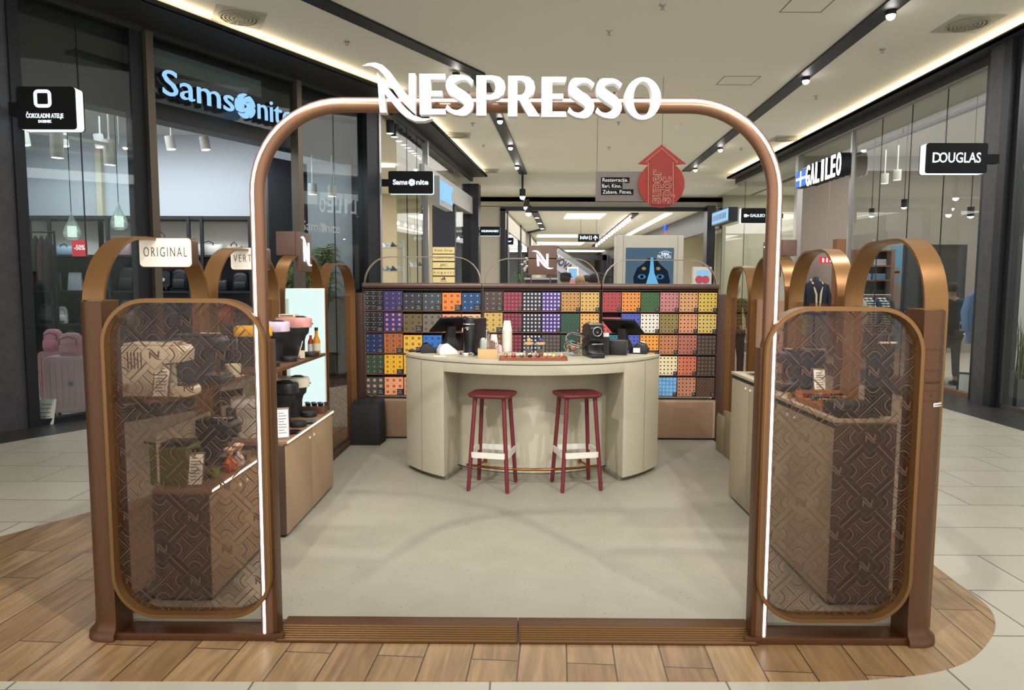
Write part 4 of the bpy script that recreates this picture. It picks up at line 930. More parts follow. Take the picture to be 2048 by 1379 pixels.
for i in range(12):
    col = i % 4; row = i//4; mb = MB(); h = .33+.03*((i*5) % 3); w = .012
    mb.loft([[(-w, -.10, 0), (w, -.10, 0), (w, .10, 0), (-w, .10, 0)], [(-w*1.1, -.10, h*.9), (w*.8, -.10, h*.92), (w*.8, .10, h*.92), (-w*1.1, .10, h*.9)], [(-.002, -.10, h), (.004, -.10, h), (.004, .10, h), (-.002, .10, h)]])
    o = mb.build('kraft_bag', mat('kraft_paper', hexc('8d7f66'), .8), loc=(1.955+.030*col, 5.95+.25*row, .0315 if col < 3 else .052), bevel=.001)
    tag(o, 'folded kraft paper bag by the sink cabinet, %s file, %s from the aisle' % (['front', 'middle', 'rear'][row], COLN[col]), 'paper bag', 'kraft paper bags bundled beside the sink cabinet')
# ================================================================== MACHINES AND COUNTER THINGS
def pod_machine(col, name, label, loc, rz=0, sc=1.0, black=BLACKM, grp=None, cup=True, tray=True):
    """round-headed pod coffee machine, facing local +x"""
    t = thing('pod_coffee_machine', label, 'coffee machine', loc, rz, grp); t.scale = (sc, sc, sc)
    def egg(x0, x1, w, z, n=10): # stadium plan
        r = w; return [(x, y, z) for x, y in arc(x1-r, 0, r, -pi/2, pi/2, n)+arc(x0+r*.55, 0, r*.55, pi/2, 1.5*pi, n, r)]
    mb = MB(); mb.loft([egg(-.12, .045, .058, 0), egg(-.12, .05, .060, .01), egg(-.12, .052, .058, .12), egg(-.125, .062, .060, .155), egg(-.13, .082, .067, .175), egg(-.13, .088, .069, .215)]); mb.build('body', black, t, smooth=45)
    mb = MB(); mb.loft([egg(-.16, .10, .070, .217), egg(-.165, .108, .074, .222), egg(-.165, .11, .074, .275), egg(-.162, .106, .070, .288), egg(-.15, .095, .058, .293)]); h = mb.build('head', mat(name, hexc(col), .35), t, smooth=45)
    mb = MB(); mb.prism([(-.03, .292), (.0, .305), (.045, .305), (.075, .292)], -.018, .018, 'Y'); mb.build('lever', black, h, bevel=.003)
    mb = MB(); mb.lathe([(.006, 0), (.006, .004), (0, .004)], (.109, .02, .245), n=10, ax='X'); mb.build('button', black, h)
    mb = MB(); mb.lathe([(.048, 0), (.052, .004), (.052, .2), (.048, .205)], (-.155, 0, .005), n=18); mb.build('water_tank', mat('tank_smoke', hexc('2a2c30'), .15), t, smooth=45)
    if tray:
        mb = MB(); mb.lathe([(.052, 0), (.055, .006), (.055, .028), (.05, .034), (0, .034)], (.105, 0, .0), n=20); mb.box(.0, .07, -.03, .03, 0, .012); mb.build('cup_support', black, t, smooth=45)
    mb = MB(); mb.cyl((.055, 0, .19), (.055, 0, .215), .015, n=12); mb.build('spout', black, t)
    return t
def price_stand(loc, rz, label, h=.17, w=.075, m=None):
    t = thing('price_stand', label, 'price stand', loc, rz, None)
    mb = MB(); mb.add([(-w/2, 0, 0), (w/2, 0, 0), (w/2, .055, h), (-w/2, .055, h), (-w/2, .006, 0), (w/2, .006, 0), (w/2, .061, h), (-w/2, .061, h)], [(0, 1, 2, 3), (4, 7, 6, 5), (0, 4, 5, 1), (3, 2, 6, 7), (0, 3, 7, 4), (1, 5, 6, 2)]); mb.build('card_holder', mat('frame_brown', hexc('7d6a58'), .4), t)
    mb = MB(); k = .86; mb.add([(-w/2*k, .0-.001+.004, h*.06), (w/2*k, -.001+.004, h*.06), (w/2*k, .053, h*.94), (-w/2*k, .053, h*.94)], [(0, 1, 2, 3)]); mb.v = [(x, y-.0025, z) for x, y, z in mb.v]; c = mb.build('card', mat('card_white', hexc('ece9e2'), .5), t)
    mb = MB()
    for i in range(8):
        z0 = h*(.82-.09*i); a = -w*.32; b = w*(.30 if i % 3 else .12); y = .055*z0/h-.004; y2 = .055*(z0+.004)/h-.004; mb.add([(a, y, z0), (b, y, z0), (b, y2, z0+.004), (a, y2, z0+.004)], [(0, 1, 2, 3)])
    mb.build('printed_lines', mat('print_grey', hexc('77736c'), .7), c)
    mb = MB(); mb.prism([(0, 0), (.075, 0), (.075, .004), (.06, .004), (.05, .045), (.045, .045), (.052, .004), (0, .004)], -w/2*.8, w/2*.8, 'X'); mb.build('foot', mat('frame_brown'), t)
    return t
S1 = 1.0855; D1 = .6405; S0 = 1.0755; D0 = .6005
pod_machine('eab02c', 'head_yellow', 'pod coffee machine with a yellow head on the walnut shelf, mostly behind the arch tube', (-1.66, 4.36, S1), radians(-3), .88)
pod_machine('d9c9dc', 'head_lilac', 'pod coffee machine with a pale lilac head on the walnut shelf', (-1.65, 4.66, S1), radians(-3), .92)
pod_machine('d99a92', 'head_pink', 'pod coffee machine with a pink head on the walnut shelf by the lit board', (-1.60, 4.98, S1), radians(-3), .97)
pod_machine('e6dfcc', 'head_cream', 'pod coffee machine with a cream head on the low cabinet by the lit board', (-1.63, 4.98, D1), radians(-3), 1.0)
pod_machine('232327', 'head_black', 'all black pod coffee machine on the low cabinet, in front of the cream-headed one', (-1.60, 4.62, D1), radians(-3), 1.04)
pod_machine('ebe9e2', 'head_white', 'white-headed pod coffee machine on the low cabinet, cut by the arch tube', (-1.66, 4.28, D1), radians(-3), .88, black=mat('machine_white_body', hexc('cfcbc1'), .4))
# little things by them
t = thing('machine_box', 'small cream box lying on the pink-headed coffee machine', 'box', (-1.66, 4.98, S1+.286)); mb = MB(); mb.box(-.06, .055, -.045, .045, 0, .022); mb.build('carton', CREAM, t, bevel=.002); mb = MB(); mb.box(-.05, .045, -.046, -.045, .006, .016); mb.build('print_band', mat('band_brown', hexc('7c6a52'), .6), t)
t = thing('syrup_bottle', 'amber syrup bottle with a paper tag, at the shelf end by the lit board', 'bottle', (-1.515, 5.16, S1))
mb = MB(); mb.lathe([(.026, 0), (.028, .01), (.028, .10), (.012, .14), (.011, .175), (.013, .178)], n=18); mb.build('glass_body', mat('amber_syrup', hexc('c98a1f'), .12, emit=None), t, smooth=50)
mb = MB(); mb.lathe([(.0135, .178), (.0135, .20), (0, .20)], n=14); mb.build('cap', BLACK, t); mb = MB(); mb.lathe([(.0286, .025), (.0286, .08)], n=18, cap=False); mb.build('label_band', mat('cream_label', hexc('d9d3bd'), .6), t)
t = thing('syrup_bottle', 'red capped syrup bottle between the pink machine and the amber bottle', 'bottle', (-1.562, 5.17, S1))
mb = MB(); mb.lathe([(.02, 0), (.022, .01), (.022, .09), (.010, .12), (.010, .14), (0, .14)], n=16); mb.build('glass_body', mat('red_syrup', hexc('a33a2a'), .15), t, smooth=50); mb = MB(); mb.lathe([(.0225, .02), (.0225, .075)], n=16, cap=False); mb.build('label_band', mat('white_label', hexc('e5e2dc'), .6), t)
t = thing('tagged_glass', 'clear glass with a long spoon and a hanging paper tag, before the lilac machine', 'glass', (-1.53, 4.80, S1)); 
mb = MB(); mb.lathe([(.026, .003), (.032, .09)], n=18, cap=False); mb.lathe([(0, .002), (.026, .003)], n=18, cap=False); mb.build('tumbler', PANE, t, smooth=50); mb = MB(); mb.cyl((-.01, 0, .01), (.02, .01, .125), .004, n=8); mb.build('spoon', CREAM, t)
mb = MB(); mb.obox((.028, -.03, .035), (.035, .002, .055), .3); mb.build('paper_tag', mat('tag_beige', hexc('c9bfa2'), .7), t)
t = thing('capsule_dispenser', 'brushed copper capsule tray with a clear front and loose capsules, at the low cabinet\'s end', 'capsule tray', (-1.50, 5.12, D1))
mb = MB(); mb.box(-.11, .06, -.05, .05, 0, .055); mb.build('tray_body', mat('copper_satin', hexc('8f6a58'), .3, .8), t, bevel=.002); mb = MB(); mb.box(.062, .064, -.055, .09, 0, .08); mb.build('clear_front', PANE, t)
mb = MB()
for i in range(7): mb.lathe([(.012, 0), (.017, .018), (.019, .02), (.019, .022), (0, .026)], (-.09+.024*i, .02-.04*(i % 2), .0555), n=10)
mb.build('capsules', mat('capsule_dark', hexc('2b2a30'), .3, .6), t, smooth=40)
for x, y, l in ((-1.455, 4.74, 'round black drip saucer beside the all black machine'), (-1.462, 4.40, 'round black drip saucer near the glowing cabinet edge by the arch tube')):
    mb = MB(); mb.lathe([(.03, 0), (.052, .008), (.056, .012), (.05, .012), (.04, .008), (0, .008)], n=24); tag(mb.build('drip_saucer', BLACK, loc=(x, y, D1), smooth=40), l, 'saucer')
price_stand((-1.462, 4.22, D1), radians(20), 'slanted white price card on the low cabinet beside the arch tube', .19, .08)
price_stand((-1.56, 4.2, S1), radians(20), 'slanted white price card on the walnut shelf under the yellow machine', .17, .07)
# ---- behind the left patterned glass
def espresso_machine(mbody, label, loc, rz=0, L=.33, Wd=.13, H=.26, name='espresso_machine', trim=CHROME):
    """boxy capsule machine in side view, front towards +x"""
    t = thing(name, label, 'coffee machine', loc, rz)
    side = [(-L*.5, 0), (L*.5, 0), (L*.5, .03), (L*.46, .045), (L*.12, .05), (L*.10, H*.60), (L*.20, H*.66), (L*.40, H*.68), (L*.42, H*.90), (L*.36, H), (-L*.48, H), (-L*.5, H*.97)]
    mb = MB(); mb.prism(side, -Wd/2, Wd/2, 'Y'); mb.build('body', mbody, t, bevel=.006)
    mb = MB(); mb.box(-L*.48, L*.30, -Wd/2+.006, Wd/2-.006, H+.001, H+.012); mb.build('lid', mbody, t, bevel=.004)
    mb = MB(); mb.box(L*.16, L*.48, -Wd/2+.012, Wd/2-.012, .046, .050); mb.build('drip_grille', trim, t)
    mb = MB(); mb.cyl((L*.29, 0, H*.52), (L*.29, 0, H*.67), .016, n=12); mb.build('spout', BLACK, t)
    mb = MB(); mb.box(L*.0, L*.34, -.02, .02, H+.013, H+.022); mb.build('lever', trim, t, bevel=.003)
    mb = MB()
    for k in range(5): mb.box(-L*.40+k*.016, -L*.40+k*.016+.004, -Wd/2-.002, -Wd/2+.002, H*.55, H*.88)
    mb.build('side_vents', mat('vent_shadow', hexc('3a332c'), .7), t)
    return t
espresso_machine(mat('cream_machine', hexc('e8dcc6'), .3), 'large cream espresso machine on the shelf behind the patterned glass', (-1.70, 3.25, S0), radians(-2), .31, .14, .24)
espresso_machine(BLACK, 'glossy black espresso machine on the shelf behind the cream one', (-1.70, 3.68, S0), radians(-8), .29, .14, .25)
espresso_machine(mat('navy_machine', hexc('20232f'), .3), 'navy black espresso machine on the low cabinet behind the patterned glass', (-1.70, 3.80, D0), radians(-8), .29, .15, .24)
t = thing('milk_frother_cup', 'clear ribbed glass cup under the spout of the cream machine', 'glass', (-1.625, 3.24, S0+.051)); mb = MB(); mb.lathe([(.02, .001), (.028, .06)], n=18, cap=False); mb.lathe([(0, .001), (.02, .001)], n=18, cap=False); mb.build('tumbler', PANE, t, smooth=50)
price_stand((-1.66, 3.145, S0), radians(6), 'slanted price card leaning before the cream espresso machine', .16, .075)
t = thing('brew_cup', 'cream rounded bowl cup on the shelf beside the black espresso machine', 'cup', (-1.64, 3.93, S0)); mb = MB(); mb.lathe([(.02, 0), (.04, .02), (.045, .07), (.042, .07), (.036, .02), (0, .01)], n=20); mb.build('bowl', CREAM, t, smooth=50); mb = MB(); mb.lathe([(.055, 0), (.058, .004), (0, .004)], (0, 0, -.0005), n=20); mb.build('saucer', CREAM, t)
t = thing('green_machine', 'moss green capsule machine on the low cabinet behind the patterned glass', 'coffee machine', (-1.735, 3.42, D0))
G = mat('moss_green', hexc('5b6020'), .45); mb = MB(); mb.prism(rrect(-.095, .095, .0, .195, .012, 4), -.075, .075, 'Y'); mb.build('body', G, t, smooth=40); mb = MB(); mb.box(-.045, .09, -.06, .06, .196, .212); mb.build('lid', BLACK, t, bevel=.005)
mb = MB(); mb.box(.096, .15, -.05, .05, 0, .02); mb.build('drip_tray', BLACK, t, bevel=.003); mb = MB(); mb.cyl((.12, 0, .12), (.12, 0, .15), .012, n=10); mb.box(.096, .13, -.02, .02, .15, .175); mb.build('spout', BLACK, t); mb = MB(); mb.tube([(-.095, 0, .19), (-.15, 0, .20), (-.16, 0, .205)], .006, 8); mb.build('handle', BLACK, t)
price_stand((-1.60, 3.33, D0), radians(10), 'slanted price card leaning beside the moss green machine', .16, .075)
t = thing('latte_glass', 'small glass with a green drink behind the slanted price card', 'glass', (-1.575, 3.50, D0)); mb = MB(); mb.lathe([(.02, .001), (.03, .08)], n=18, cap=False); mb.build('tumbler', PANE, t, smooth=50); mb = MB(); mb.lathe([(0, .003), (.019, .003), (.024, .045), (0, .047)], n=16); mb.build('drink', mat('matcha', hexc('8fa34c'), .6), t)
def gift(loc, col, label, r=.05):
    t = thing('wrapped_sweets', label, 'wrapped gift', loc); random.seed(int(col, 16) % 97)
    mb = MB()
    n = 10; rings = []
    for i in range(5):
        z = i*.022; rr = r*(1, 1.12, 1.0, .55, .25)[i]; rings.append([(rr*cos(2*pi*k/n)*(1+.15*((k*7+i) % 3-1)), rr*sin(2*pi*k/n)*(1+.12*((k*5+i) % 3-1)), z+.004*(k % 2)) for k in range(n)])
    mb.loft(rings); mb.build('wrapper', mat('foil_'+col, hexc(col), .25, .5), t); mb = MB(); mb.lathe([(.012, .088), (.035, .12), (.03, .125), (.006, .092)], n=8, cap=False); mb.build('bow', mat('foil_bow', hexc('d8b7a0'), .3, .3), t)
gift((-1.545, 3.62, D0), 'c8622a', 'orange foil wrapped sweets on the low cabinet behind the patterned glass', .035); gift((-1.54, 3.72, D0), 'c9b7b4', 'silvery wrapped sweets beside the orange foil ones', .03)
# ---- right side counter behind glass
ZR = .9685
t = thing('capsule_tray_stand', 'black stepped display stand on the pale cabinet behind the right patterned glass', 'display stand', (1.735, 3.36, ZR))
mb = MB(); mb.box(-.17, .03, -.07, .10, 0, .065); mb.build('base_step', BLACKM, t, bevel=.003)
mb = MB(); mb.box(-.17, .075, .12, .44, .0, .030); mb.build('wood_top', mat('wood_orange', hexc('a4622f'), .45), t, bevel=.003)
mb = MB(); mb.box(-.17, .075, .44, .448, .0, .06); mb.box(-.17, .075, .10, .12, .0, .036); mb.build('tray_lip', mat('wood_orange'), t)
t2 = thing('speaker_tower', 'tall black box standing at the outer end of the capsule stand', 'display tower', (1.885, 3.30, ZR)); t2.location = (1.93, 3.27, ZR)
t2.location = (1.815, 3.40, ZR)
mb = MB(); mb.box(-.045, .04, -.05, .055, 0, .40); mb.build('tower', BLACKM, t2, bevel=.004); mb = MB(); mb.box(-.048, .048, -.0565, -.055, .36, .37); mb.build('chrome_strip', CHROME, t2)
espresso_machine(mat('navy_machine'), 'dark navy espresso machine behind the right patterned glass', (1.74, 4.20, ZR), radians(184), .26, .16, .24)
price_stand((1.80, 4.02, ZR), radians(-12), 'slanted price card between the navy machine and the black tower', .15, .07)
CAPC = ['c9952a', '3f7a4a', '8a3a2a', 'd8d0c2', '2f4f8a', '6a4a30', 'b5622f', '1f1f22']
def capsule_mesh(col):
    k = 'cap'+col
    if k not in _ME:
        mb = MB(); mb.lathe([(.010, 0), (.0135, .018), (.0175, .021), (.0175, .0225), (0, .026)], n=12); o = mb.build('coffee_capsule', mat('capsule_'+col, hexc(col), .28, .7), smooth=40); _ME[k] = o.data; return o
    o = bpy.data.objects.new('coffee_capsule', _ME[k]); COL.objects.link(o); return o
def put_capsule(loc, col, label, group, rot=None):
    o = capsule_mesh(col); o.location = loc; 
    if rot: o.rotation_euler = rot
    tag(o, label, 'capsule', group); return o
random.seed(3)
for i in range(8):
    for j in range(3):
        put_capsule((1.585+.028*i, 3.53+.095*j+.01*(i % 2), ZR+.0305), CAPC[(i*3+j) % 8], 'coffee capsule on the wooden display top, %s from the aisle in the %s line' % ((COLN+['seventh', 'eighth'])[i], ['front', 'middle', 'rear'][j]), 'coffee capsules on the wooden display top')
for i in range(14):
    a = random.uniform(0, 2*pi); put_capsule((1.565+.032*i, 3.88+.04*(i % 3), ZR+.001), CAPC[(i*5) % 8], 'loose coffee capsule before the navy machine behind the right glass, %s from the aisle' % (COLN+['seventh'])[i], 'loose capsules before the navy machine') if i < 7 else None
# ---- on the counter ---------------------------------------------------------
ZC = 1.0305
def cz(u, v): p = atz(u, v, ZC); return (p.x, p.y, ZC)
def monitor(loc, rz, label, w=.34, d=.25, tilt=38, h=.20):
    t = thing('till_monitor', label, 'till screen', loc, rz)
    R = Matrix.Rotation(radians(-tilt), 4, 'X'); T = Matrix.Translation((0, 0, h)) @ R
    mb = MB(); mb.box(-w/2, w/2, -d/2, d/2, -.012, .006); mb.xform(T); s = mb.build('screen_back', BLACK, t, bevel=.004)
    mb = MB(); mb.box(-w/2+.012, w/2-.012, -d/2+.012, d/2-.012, .0065, .0075); mb.xform(T); mb.build('screen', mat('screen_dark', hexc('2b3038'), .1), s)
    mb = MB(); mb.loft([[(-.07, -.05, 0), (.07, -.05, 0), (.07, .07, 0), (-.07, .07, 0)], [(-.065, -.04, .05), (.065, -.04, .05), (.065, .06, .05), (-.065, .06, .05)], [(-.045, -.02, .10), (.045, -.02, .10), (.045, .03, .10), (-.045, .03, .10)], [(-.04, -.035, h-.02), (.04, -.035, h-.02), (.04, .015, h-.04), (-.04, .015, h-.04)]]); mb.build('stand', BLACKM, t, bevel=.006)
    return t
p = cz(905, 697); monitor((p[0]-.02, p[1]+.02, ZC), radians(38), 'black till screen tilted towards the staff, beside the tall black coffee machine', .33, .24, 33, .225)
p = cz(1240, 700); monitor((p[0]+.03, p[1]+.03, ZC), radians(-38), 'black till screen tilted towards the staff, above the black cash printer', .33, .24, 33, .215)
t = thing('receipt_printer', 'black boxy receipt printer under the till screen near the chrome-ringed machine', 'printer', (cz(1235, 710)[0], cz(1235, 710)[1], ZC), radians(-14))
mb = MB(); mb.box(-.075, .075, -.005, .11, 0, .125); mb.build('case', BLACK, t, bevel=.006); mb = MB(); mb.box(-.05, .05, .01, .03, .1255, .128); mb.build('paper_slot', mat('slot_grey', hexc('55575c'), .5), t)
# tall machine (round front)
p = cz(936, 714); t = pod_machine('1b1b1f', 'head_gloss_black', 'tall glossy black coffee machine with a chrome lever at the counter edge', (p[0]+.02, p[1]+.17, ZC), radians(-112), 1.0, black=BLACK)
for c in list(t.children):
    for g in list(c.children): bpy.data.objects.remove(g)
    bpy.data.objects.remove(c)
mb = MB(); mb.loft([[(x, y, z) for x, y in arc(.03, 0, k*.058, -pi/2, pi/2, 12)+[(-.16, .058*k), (-.16, -.058*k)]] for z, k in ((.03, 1.0), (.04, 1.02), (.295, 1.02), (.305, .98))]); mb.build('body', BLACK, t, smooth=40)
mb = MB(); mb.loft([[(x, y, z) for x, y in arc(-.02, 0, .056, -pi/2, pi/2, 10)+[(-.16, .054), (-.16, -.054)]] for z in (0, .03)]); mb.build('base', BLACK, t)
mb = MB(); mb.tube([(.06, -.05, .262), (.094, -.03, .262), (.103, 0, .262), (.094, .03, .262), (.06, .05, .262)], .005, 8); mb.build('lever', CHROME, t)
mb = MB(); mb.lathe([(.028, 0), (.034, .006), (.034, .01), (.02, .012), (0, .012)], (.04, 0, .305), n=20); mb.build('lid', CHROME, t, smooth=50)
mb = MB(); mb.lathe([(.055, 0), (.058, .004), (.058, .03), (.054, .035), (0, .035)], (.115, 0, 0), n=24); mb.box(-.0, .08, -.035, .035, 0, .02); mb.build('drip_tray', CHROME, t, smooth=40)
mb = MB(); mb.cyl((.085, 0, .215), (.085, 0, .24), .016, n=12); mb.tube([(.09, .02, .23), (.115, 0, .235), (.09, -.02, .23)], .006, 8); mb.build('spout', CHROME, t)
# small chrome-ring machine
p = cz(1190, 716); t = thing('espresso_machine', 'black coffee machine with a round chrome ring beside the capsule basket', 'coffee machine', (p[0]+.0, p[1]+.13, ZC), radians(-80))
Lm = .30; side = [(-.15, 0), (.145, 0), (.15, .02), (.14, .035), (.05, .036), (.045, .10), (.07, .115), (.095, .15), (.105, .24), (.085, .265), (.02, .275), (-.12, .26), (-.15, .22)]
mb = MB(); mb.prism(side, -.055, .055, 'Y'); mb.build('body', BLACK, t, bevel=.007)
mb = MB(); mb.tube([(.112, .036*cos(a), .212+.036*sin(a)) for a in [2*pi*k/24 for k in range(24)]], .0035, 8, closed=True); mb.build('chrome_ring', CHROME, t, smooth=60)
mb = MB(); mb.lathe([(.011, 0), (.011, .004), (0, .004)], (.108, 0, .206), n=14, ax='X'); mb.build('centre_badge', CHROME, t); mb = MB(); mb.box(.06, .13, -.045, .045, .108, .116); mb.build('capsule_shelf_bar', CHROME, t, bevel=.002)
mb = MB(); mb.box(.065, .14, -.045, .045, .037, .042); mb.build('drip_grille', CHROME, t); mb = MB(); mb.tube([(-.02, -.02, .28), (-.08, -.02, .277), (-.13, -.02, .255)], .006, 8); mb.build('top_lever', CHROME, t)
# card terminals
def terminal(loc, rz, body, inner, label, s=1):
    t = thing('card_terminal', label, 'card terminal', loc, rz); t.scale = (s, s, s)
    mb = MB(); mb.prism([(-.06, 0), (.08, 0), (.085, .03), (.06, .075), (.02, .085), (-.05, .03)], -.05, .05, 'Y'); mb.build('shell', body, t, bevel=.009)
    mb = MB(); mb.add([(.024, -.035, .0862), (.058, -.035, .0778), (.058, .035, .0778), (.024, .035, .0862), (-.045, -.035, .0365), (-.045, .035, .0365)], [(0, 1, 2, 3), (0, 3, 5, 4)]); mb.v = [(x, y, z+.004) for x, y, z in mb.v]; mb.build('keypad', inner, t)
    mb = MB(); mb.box(-.02, .03, -.056, -.05, .01, .045); mb.build('side_grip', inner, t); return t
p = cz(897, 709); terminal((p[0], p[1]+.04, ZC), radians(200), WHITE, BLACK, 'white card terminal leaning beside the tall black coffee machine', 1.15)
p = cz(1276, 707); terminal((p[0], p[1]+.04, ZC), radians(-20), BLACK, WHITE, 'black and white card terminal beside the receipt printer', 1.15)
p = cz(858, 706); terminal((p[0], p[1]+.05, ZC), radians(190), BLACKM, BLACK, 'black card reader standing behind the counter\'s far corner by the telephone', 1.0)
p = cz(830, 704); t = thing('telephone_handset', 'black handset lying at the counter end nearest the orange boxes', 'telephone', (p[0]+.02, p[1]+.04, ZC), radians(12))
mb = MB(); mb.prism([(-.08, 0), (.08, 0), (.085, .012), (.05, .026), (.03, .018), (-.03, .018), (-.05, .03), (-.085, .014)], -.022, .022, 'Y'); mb.build('handset', BLACK, t, bevel=.005); mb = MB(); mb.tube([(.08, 0, .008), (.11, .02, .006), (.13, .0, .006)], .004, 6); mb.build('cord', BLACK, t)
p = cz(1303, 704); t = thing('clip_folder', 'flat black folder lying at the counter end nearest the ivory sleeves', 'folder', (p[0]-.01, p[1]+.04, ZC), radians(20)); mb = MB(); mb.box(-.07, .07, -.045, .045, 0, .010); mb.build('cover', BLACKM, t, bevel=.002); mb = MB(); mb.box(-.04, .04, -.04, -.03, .0102, .013); mb.build('pen', CHROME, t)
# paper under the terminal
p = cz(882, 712); mb = MB(); mb.obox((0, 0, .003), (.10, .06, .006), .1); tag(mb.build('leaflet_pile', WHITE, loc=(p[0]-.01, p[1]+.0, ZC)), 'small pile of white leaflets at the foot of the white card terminal', 'leaflets')
# wooden box with stick holders
p = cz(975, 717); BXL = (p[0], p[1]+.075, ZC); t = thing('wooden_caddy', 'light wooden box holding stirrers and sugar sticks', 'caddy', BXL)
LW = mat('light_oak', hexc('c9a878'), .55, noise=(25, .08))
mb = MB(); mb.box(-.078, .078, -.06, -.052, 0, .075); mb.build('front_board', LW, t, bevel=.001); mb = MB(); mb.box(-.078, .078, .052, .06, 0, .075); mb.build('back_board', LW, t, bevel=.001)
mb = MB(); mb.box(-.078, -.070, -.052, .052, 0, .075); mb.build('side_board', LW, t); mb = MB(); mb.box(.070, .078, -.052, .052, 0, .075); mb.build('side_board', LW, t); mb = MB(); mb.box(-.070, .070, -.052, .052, 0, .006); mb.build('bottom_board', LW, t)
for k, (dx, nm, col, l, hh) in enumerate([(-.034, 'stirrer_holder', 'e8e4da', 'clear holder full of white wrapped stirrers in the wooden box', .155), (.034, 'sugar_holder', '9a6b50', 'clear holder full of brown sugar sticks in the wooden box', .135)]):
    h = thing(nm, l, 'holder', (BXL[0]+dx, BXL[1], ZC+.007)); mb = MB(); mb.strip([(-.03, -.03), (.03, -.03), (.03, .03), (-.03, .03)], .002, 0, hh-.02, 'Z', closed=True); mb.build('clear_walls', PANE, h)
    mb = MB()
    for i in range(30): x, y = random.uniform(-.022, .022), random.uniform(-.022, .022); mb.cyl((x, y, .002), (x+random.uniform(-.006, .006), y+random.uniform(-.006, .006), hh-random.uniform(0, .02)), .003, n=6)
    o = mb.build('sticks', mat('sticks_'+col, hexc(col), .6), h); o['kind'] = 'stuff'
def cup_stack(loc, r0, r1, n, step, h, label, col='e6e1d6', dots=False, band=0):
    t = thing('paper_cup_stack', label, 'paper cups', loc); CM = mat('cup_'+col, hexc(col), .55)
    for i in range(n):
        z = i*step; rt, rb = r0, r1    # upside down: rim (wide) at the bottom
        mb = MB(); mb.lathe([(rt+.002, z), (rt+.002, z+.003), (rt, z+.004), (rt-(rt-rb)*min(1, step*1.5/h), z+min(step*1.5, h))] if i < n-1 else [(rt+.002, z), (rt+.002, z+.003), (rt, z+.004), (rb, z+h), (rb-.002, z+h), (0, z+h-.003)], n=24, cap=False); c = mb.build('paper_cup', CM, t, smooth=40)
    return t, (n-1)*step
p = cz(1014, 703); cup_stack((p[0], p[1]+.05, ZC), .043, .030, 22, .0088, .085, 'tall stack of upside-down white paper cups behind the capsule tray')
p = cz(987, 707); Q = (p[0]-.0, p[1]+.09, ZC)
t, _ = cup_stack(Q, .036, .026, 12, .0075, .075, 'shorter stack of white paper cups with black dotted sleeves, behind the wooden box')
mb = MB()
for k in range(22):
    a = random.uniform(-pi, 0); z = random.uniform(.0, .075)+.02; mb.lathe([(0, 0), (.004, 0)], n=6, cap=False); n_ = len(mb.v); 
    pts = mb.v[-12:]; mb.v[-12:] = [(cos(a)*.0385-sin(a)*q[0], sin(a)*.0385+cos(a)*q[0], z+q[1]) for q in pts]
mb.build('dot_print', BLACKM, t)
t = thing('steel_canister', 'slim steel canister between the tall machine and the cup stacks', 'canister', (cz(970, 708)[0], cz(970, 708)[1]+.10, ZC)); mb = MB(); mb.lathe([(.03, 0), (.032, .004), (.032, .19), (.028, .2), (0, .2)], n=20); mb.build('can', STEEL, t, smooth=40); mb = MB(); mb.lathe([(.033, .15), (.033, .19)], n=20, cap=False); mb.build('band', CHROME, t)
mb = MB(); p = cz(999, 705); mb.prism([(-.022, 0), (.022, 0), (.018, .055), (-.008, .07)], -.02, .02, 'Y'); tag(mb.build('napkin_pack', mat('pale_pink_paper', hexc('e3bfc4'), .7), loc=(p[0], p[1]+.06, ZC), bevel=.004), 'small pale pink napkin pack between the wooden box and the cups', 'napkins')
# capsule tray
pA, pB = atz(998, 721, ZC), atz(1135, 721, ZC); TX, TY = (pA.x+pB.x)/2, pA.y+.075; tw = (pB.x-pA.x)/2
t = thing('capsule_tray', 'long copper brown tray with a cream liner at the front edge of the counter', 'tray', (TX, TY, ZC)); mb = MB(); mb.prism(rrect(-tw, tw, -.068, .068, .015, 4), 0, .010, 'Z'); mb.build('base', mat('tray_brown', hexc('8d4f33'), .45), t)
mb = MB(); mb.strip(rrect(-tw+.004, tw-.004, -.064, .064, .014, 4), .008, .010, .026, 'Z', closed=True); mb.build('rim', mat('tray_brown'), t, smooth=40); mb = MB(); mb.box(-tw+.012, tw-.012, -.057, .057, .0102, .016); mb.build('liner', CREAM, t)
CC = [('8a5230', '241a18'), ('7a2e22', '33201c'), ('3f5a40', 'd8c7a8'), ('2a2426', 'd9c9a0'), ('6a3030', '2a2a2c'), ('b5703c', 'd9b98a'), ('c79a3a', '4a3428'), ('b5623a', '3c4a70')]
for i in range(8):
    x = TX-tw+.045+i*(2*tw-.09)/7
    for j in range(2): put_capsule((x, TY-.03+.058*j, ZC+.031), CC[i][j], '%s coffee capsule lying on the tray, %s pair from the wooden box' % (['front', 'rear'][j], ['first', 'second', 'third', 'fourth', 'fifth', 'sixth', 'seventh', 'eighth'][i]), 'capsules lying in pairs on the copper tray', (radians(80), 0, .2))
for u, l in ((1036, 'small cream card standing behind the tray, before the first iced glass'), (1097, 'small cream card standing behind the tray, before the capsule basket')):
    p = atz(u, 706, ZC); mb = MB(); mb.box(-.024, .024, -.003, .003, 0, .036); tag(mb.build('name_card', mat('card_ivory', hexc('e2d6b4'), .6), loc=(p.x, TY+.11, ZC), bevel=.001), l, 'card')
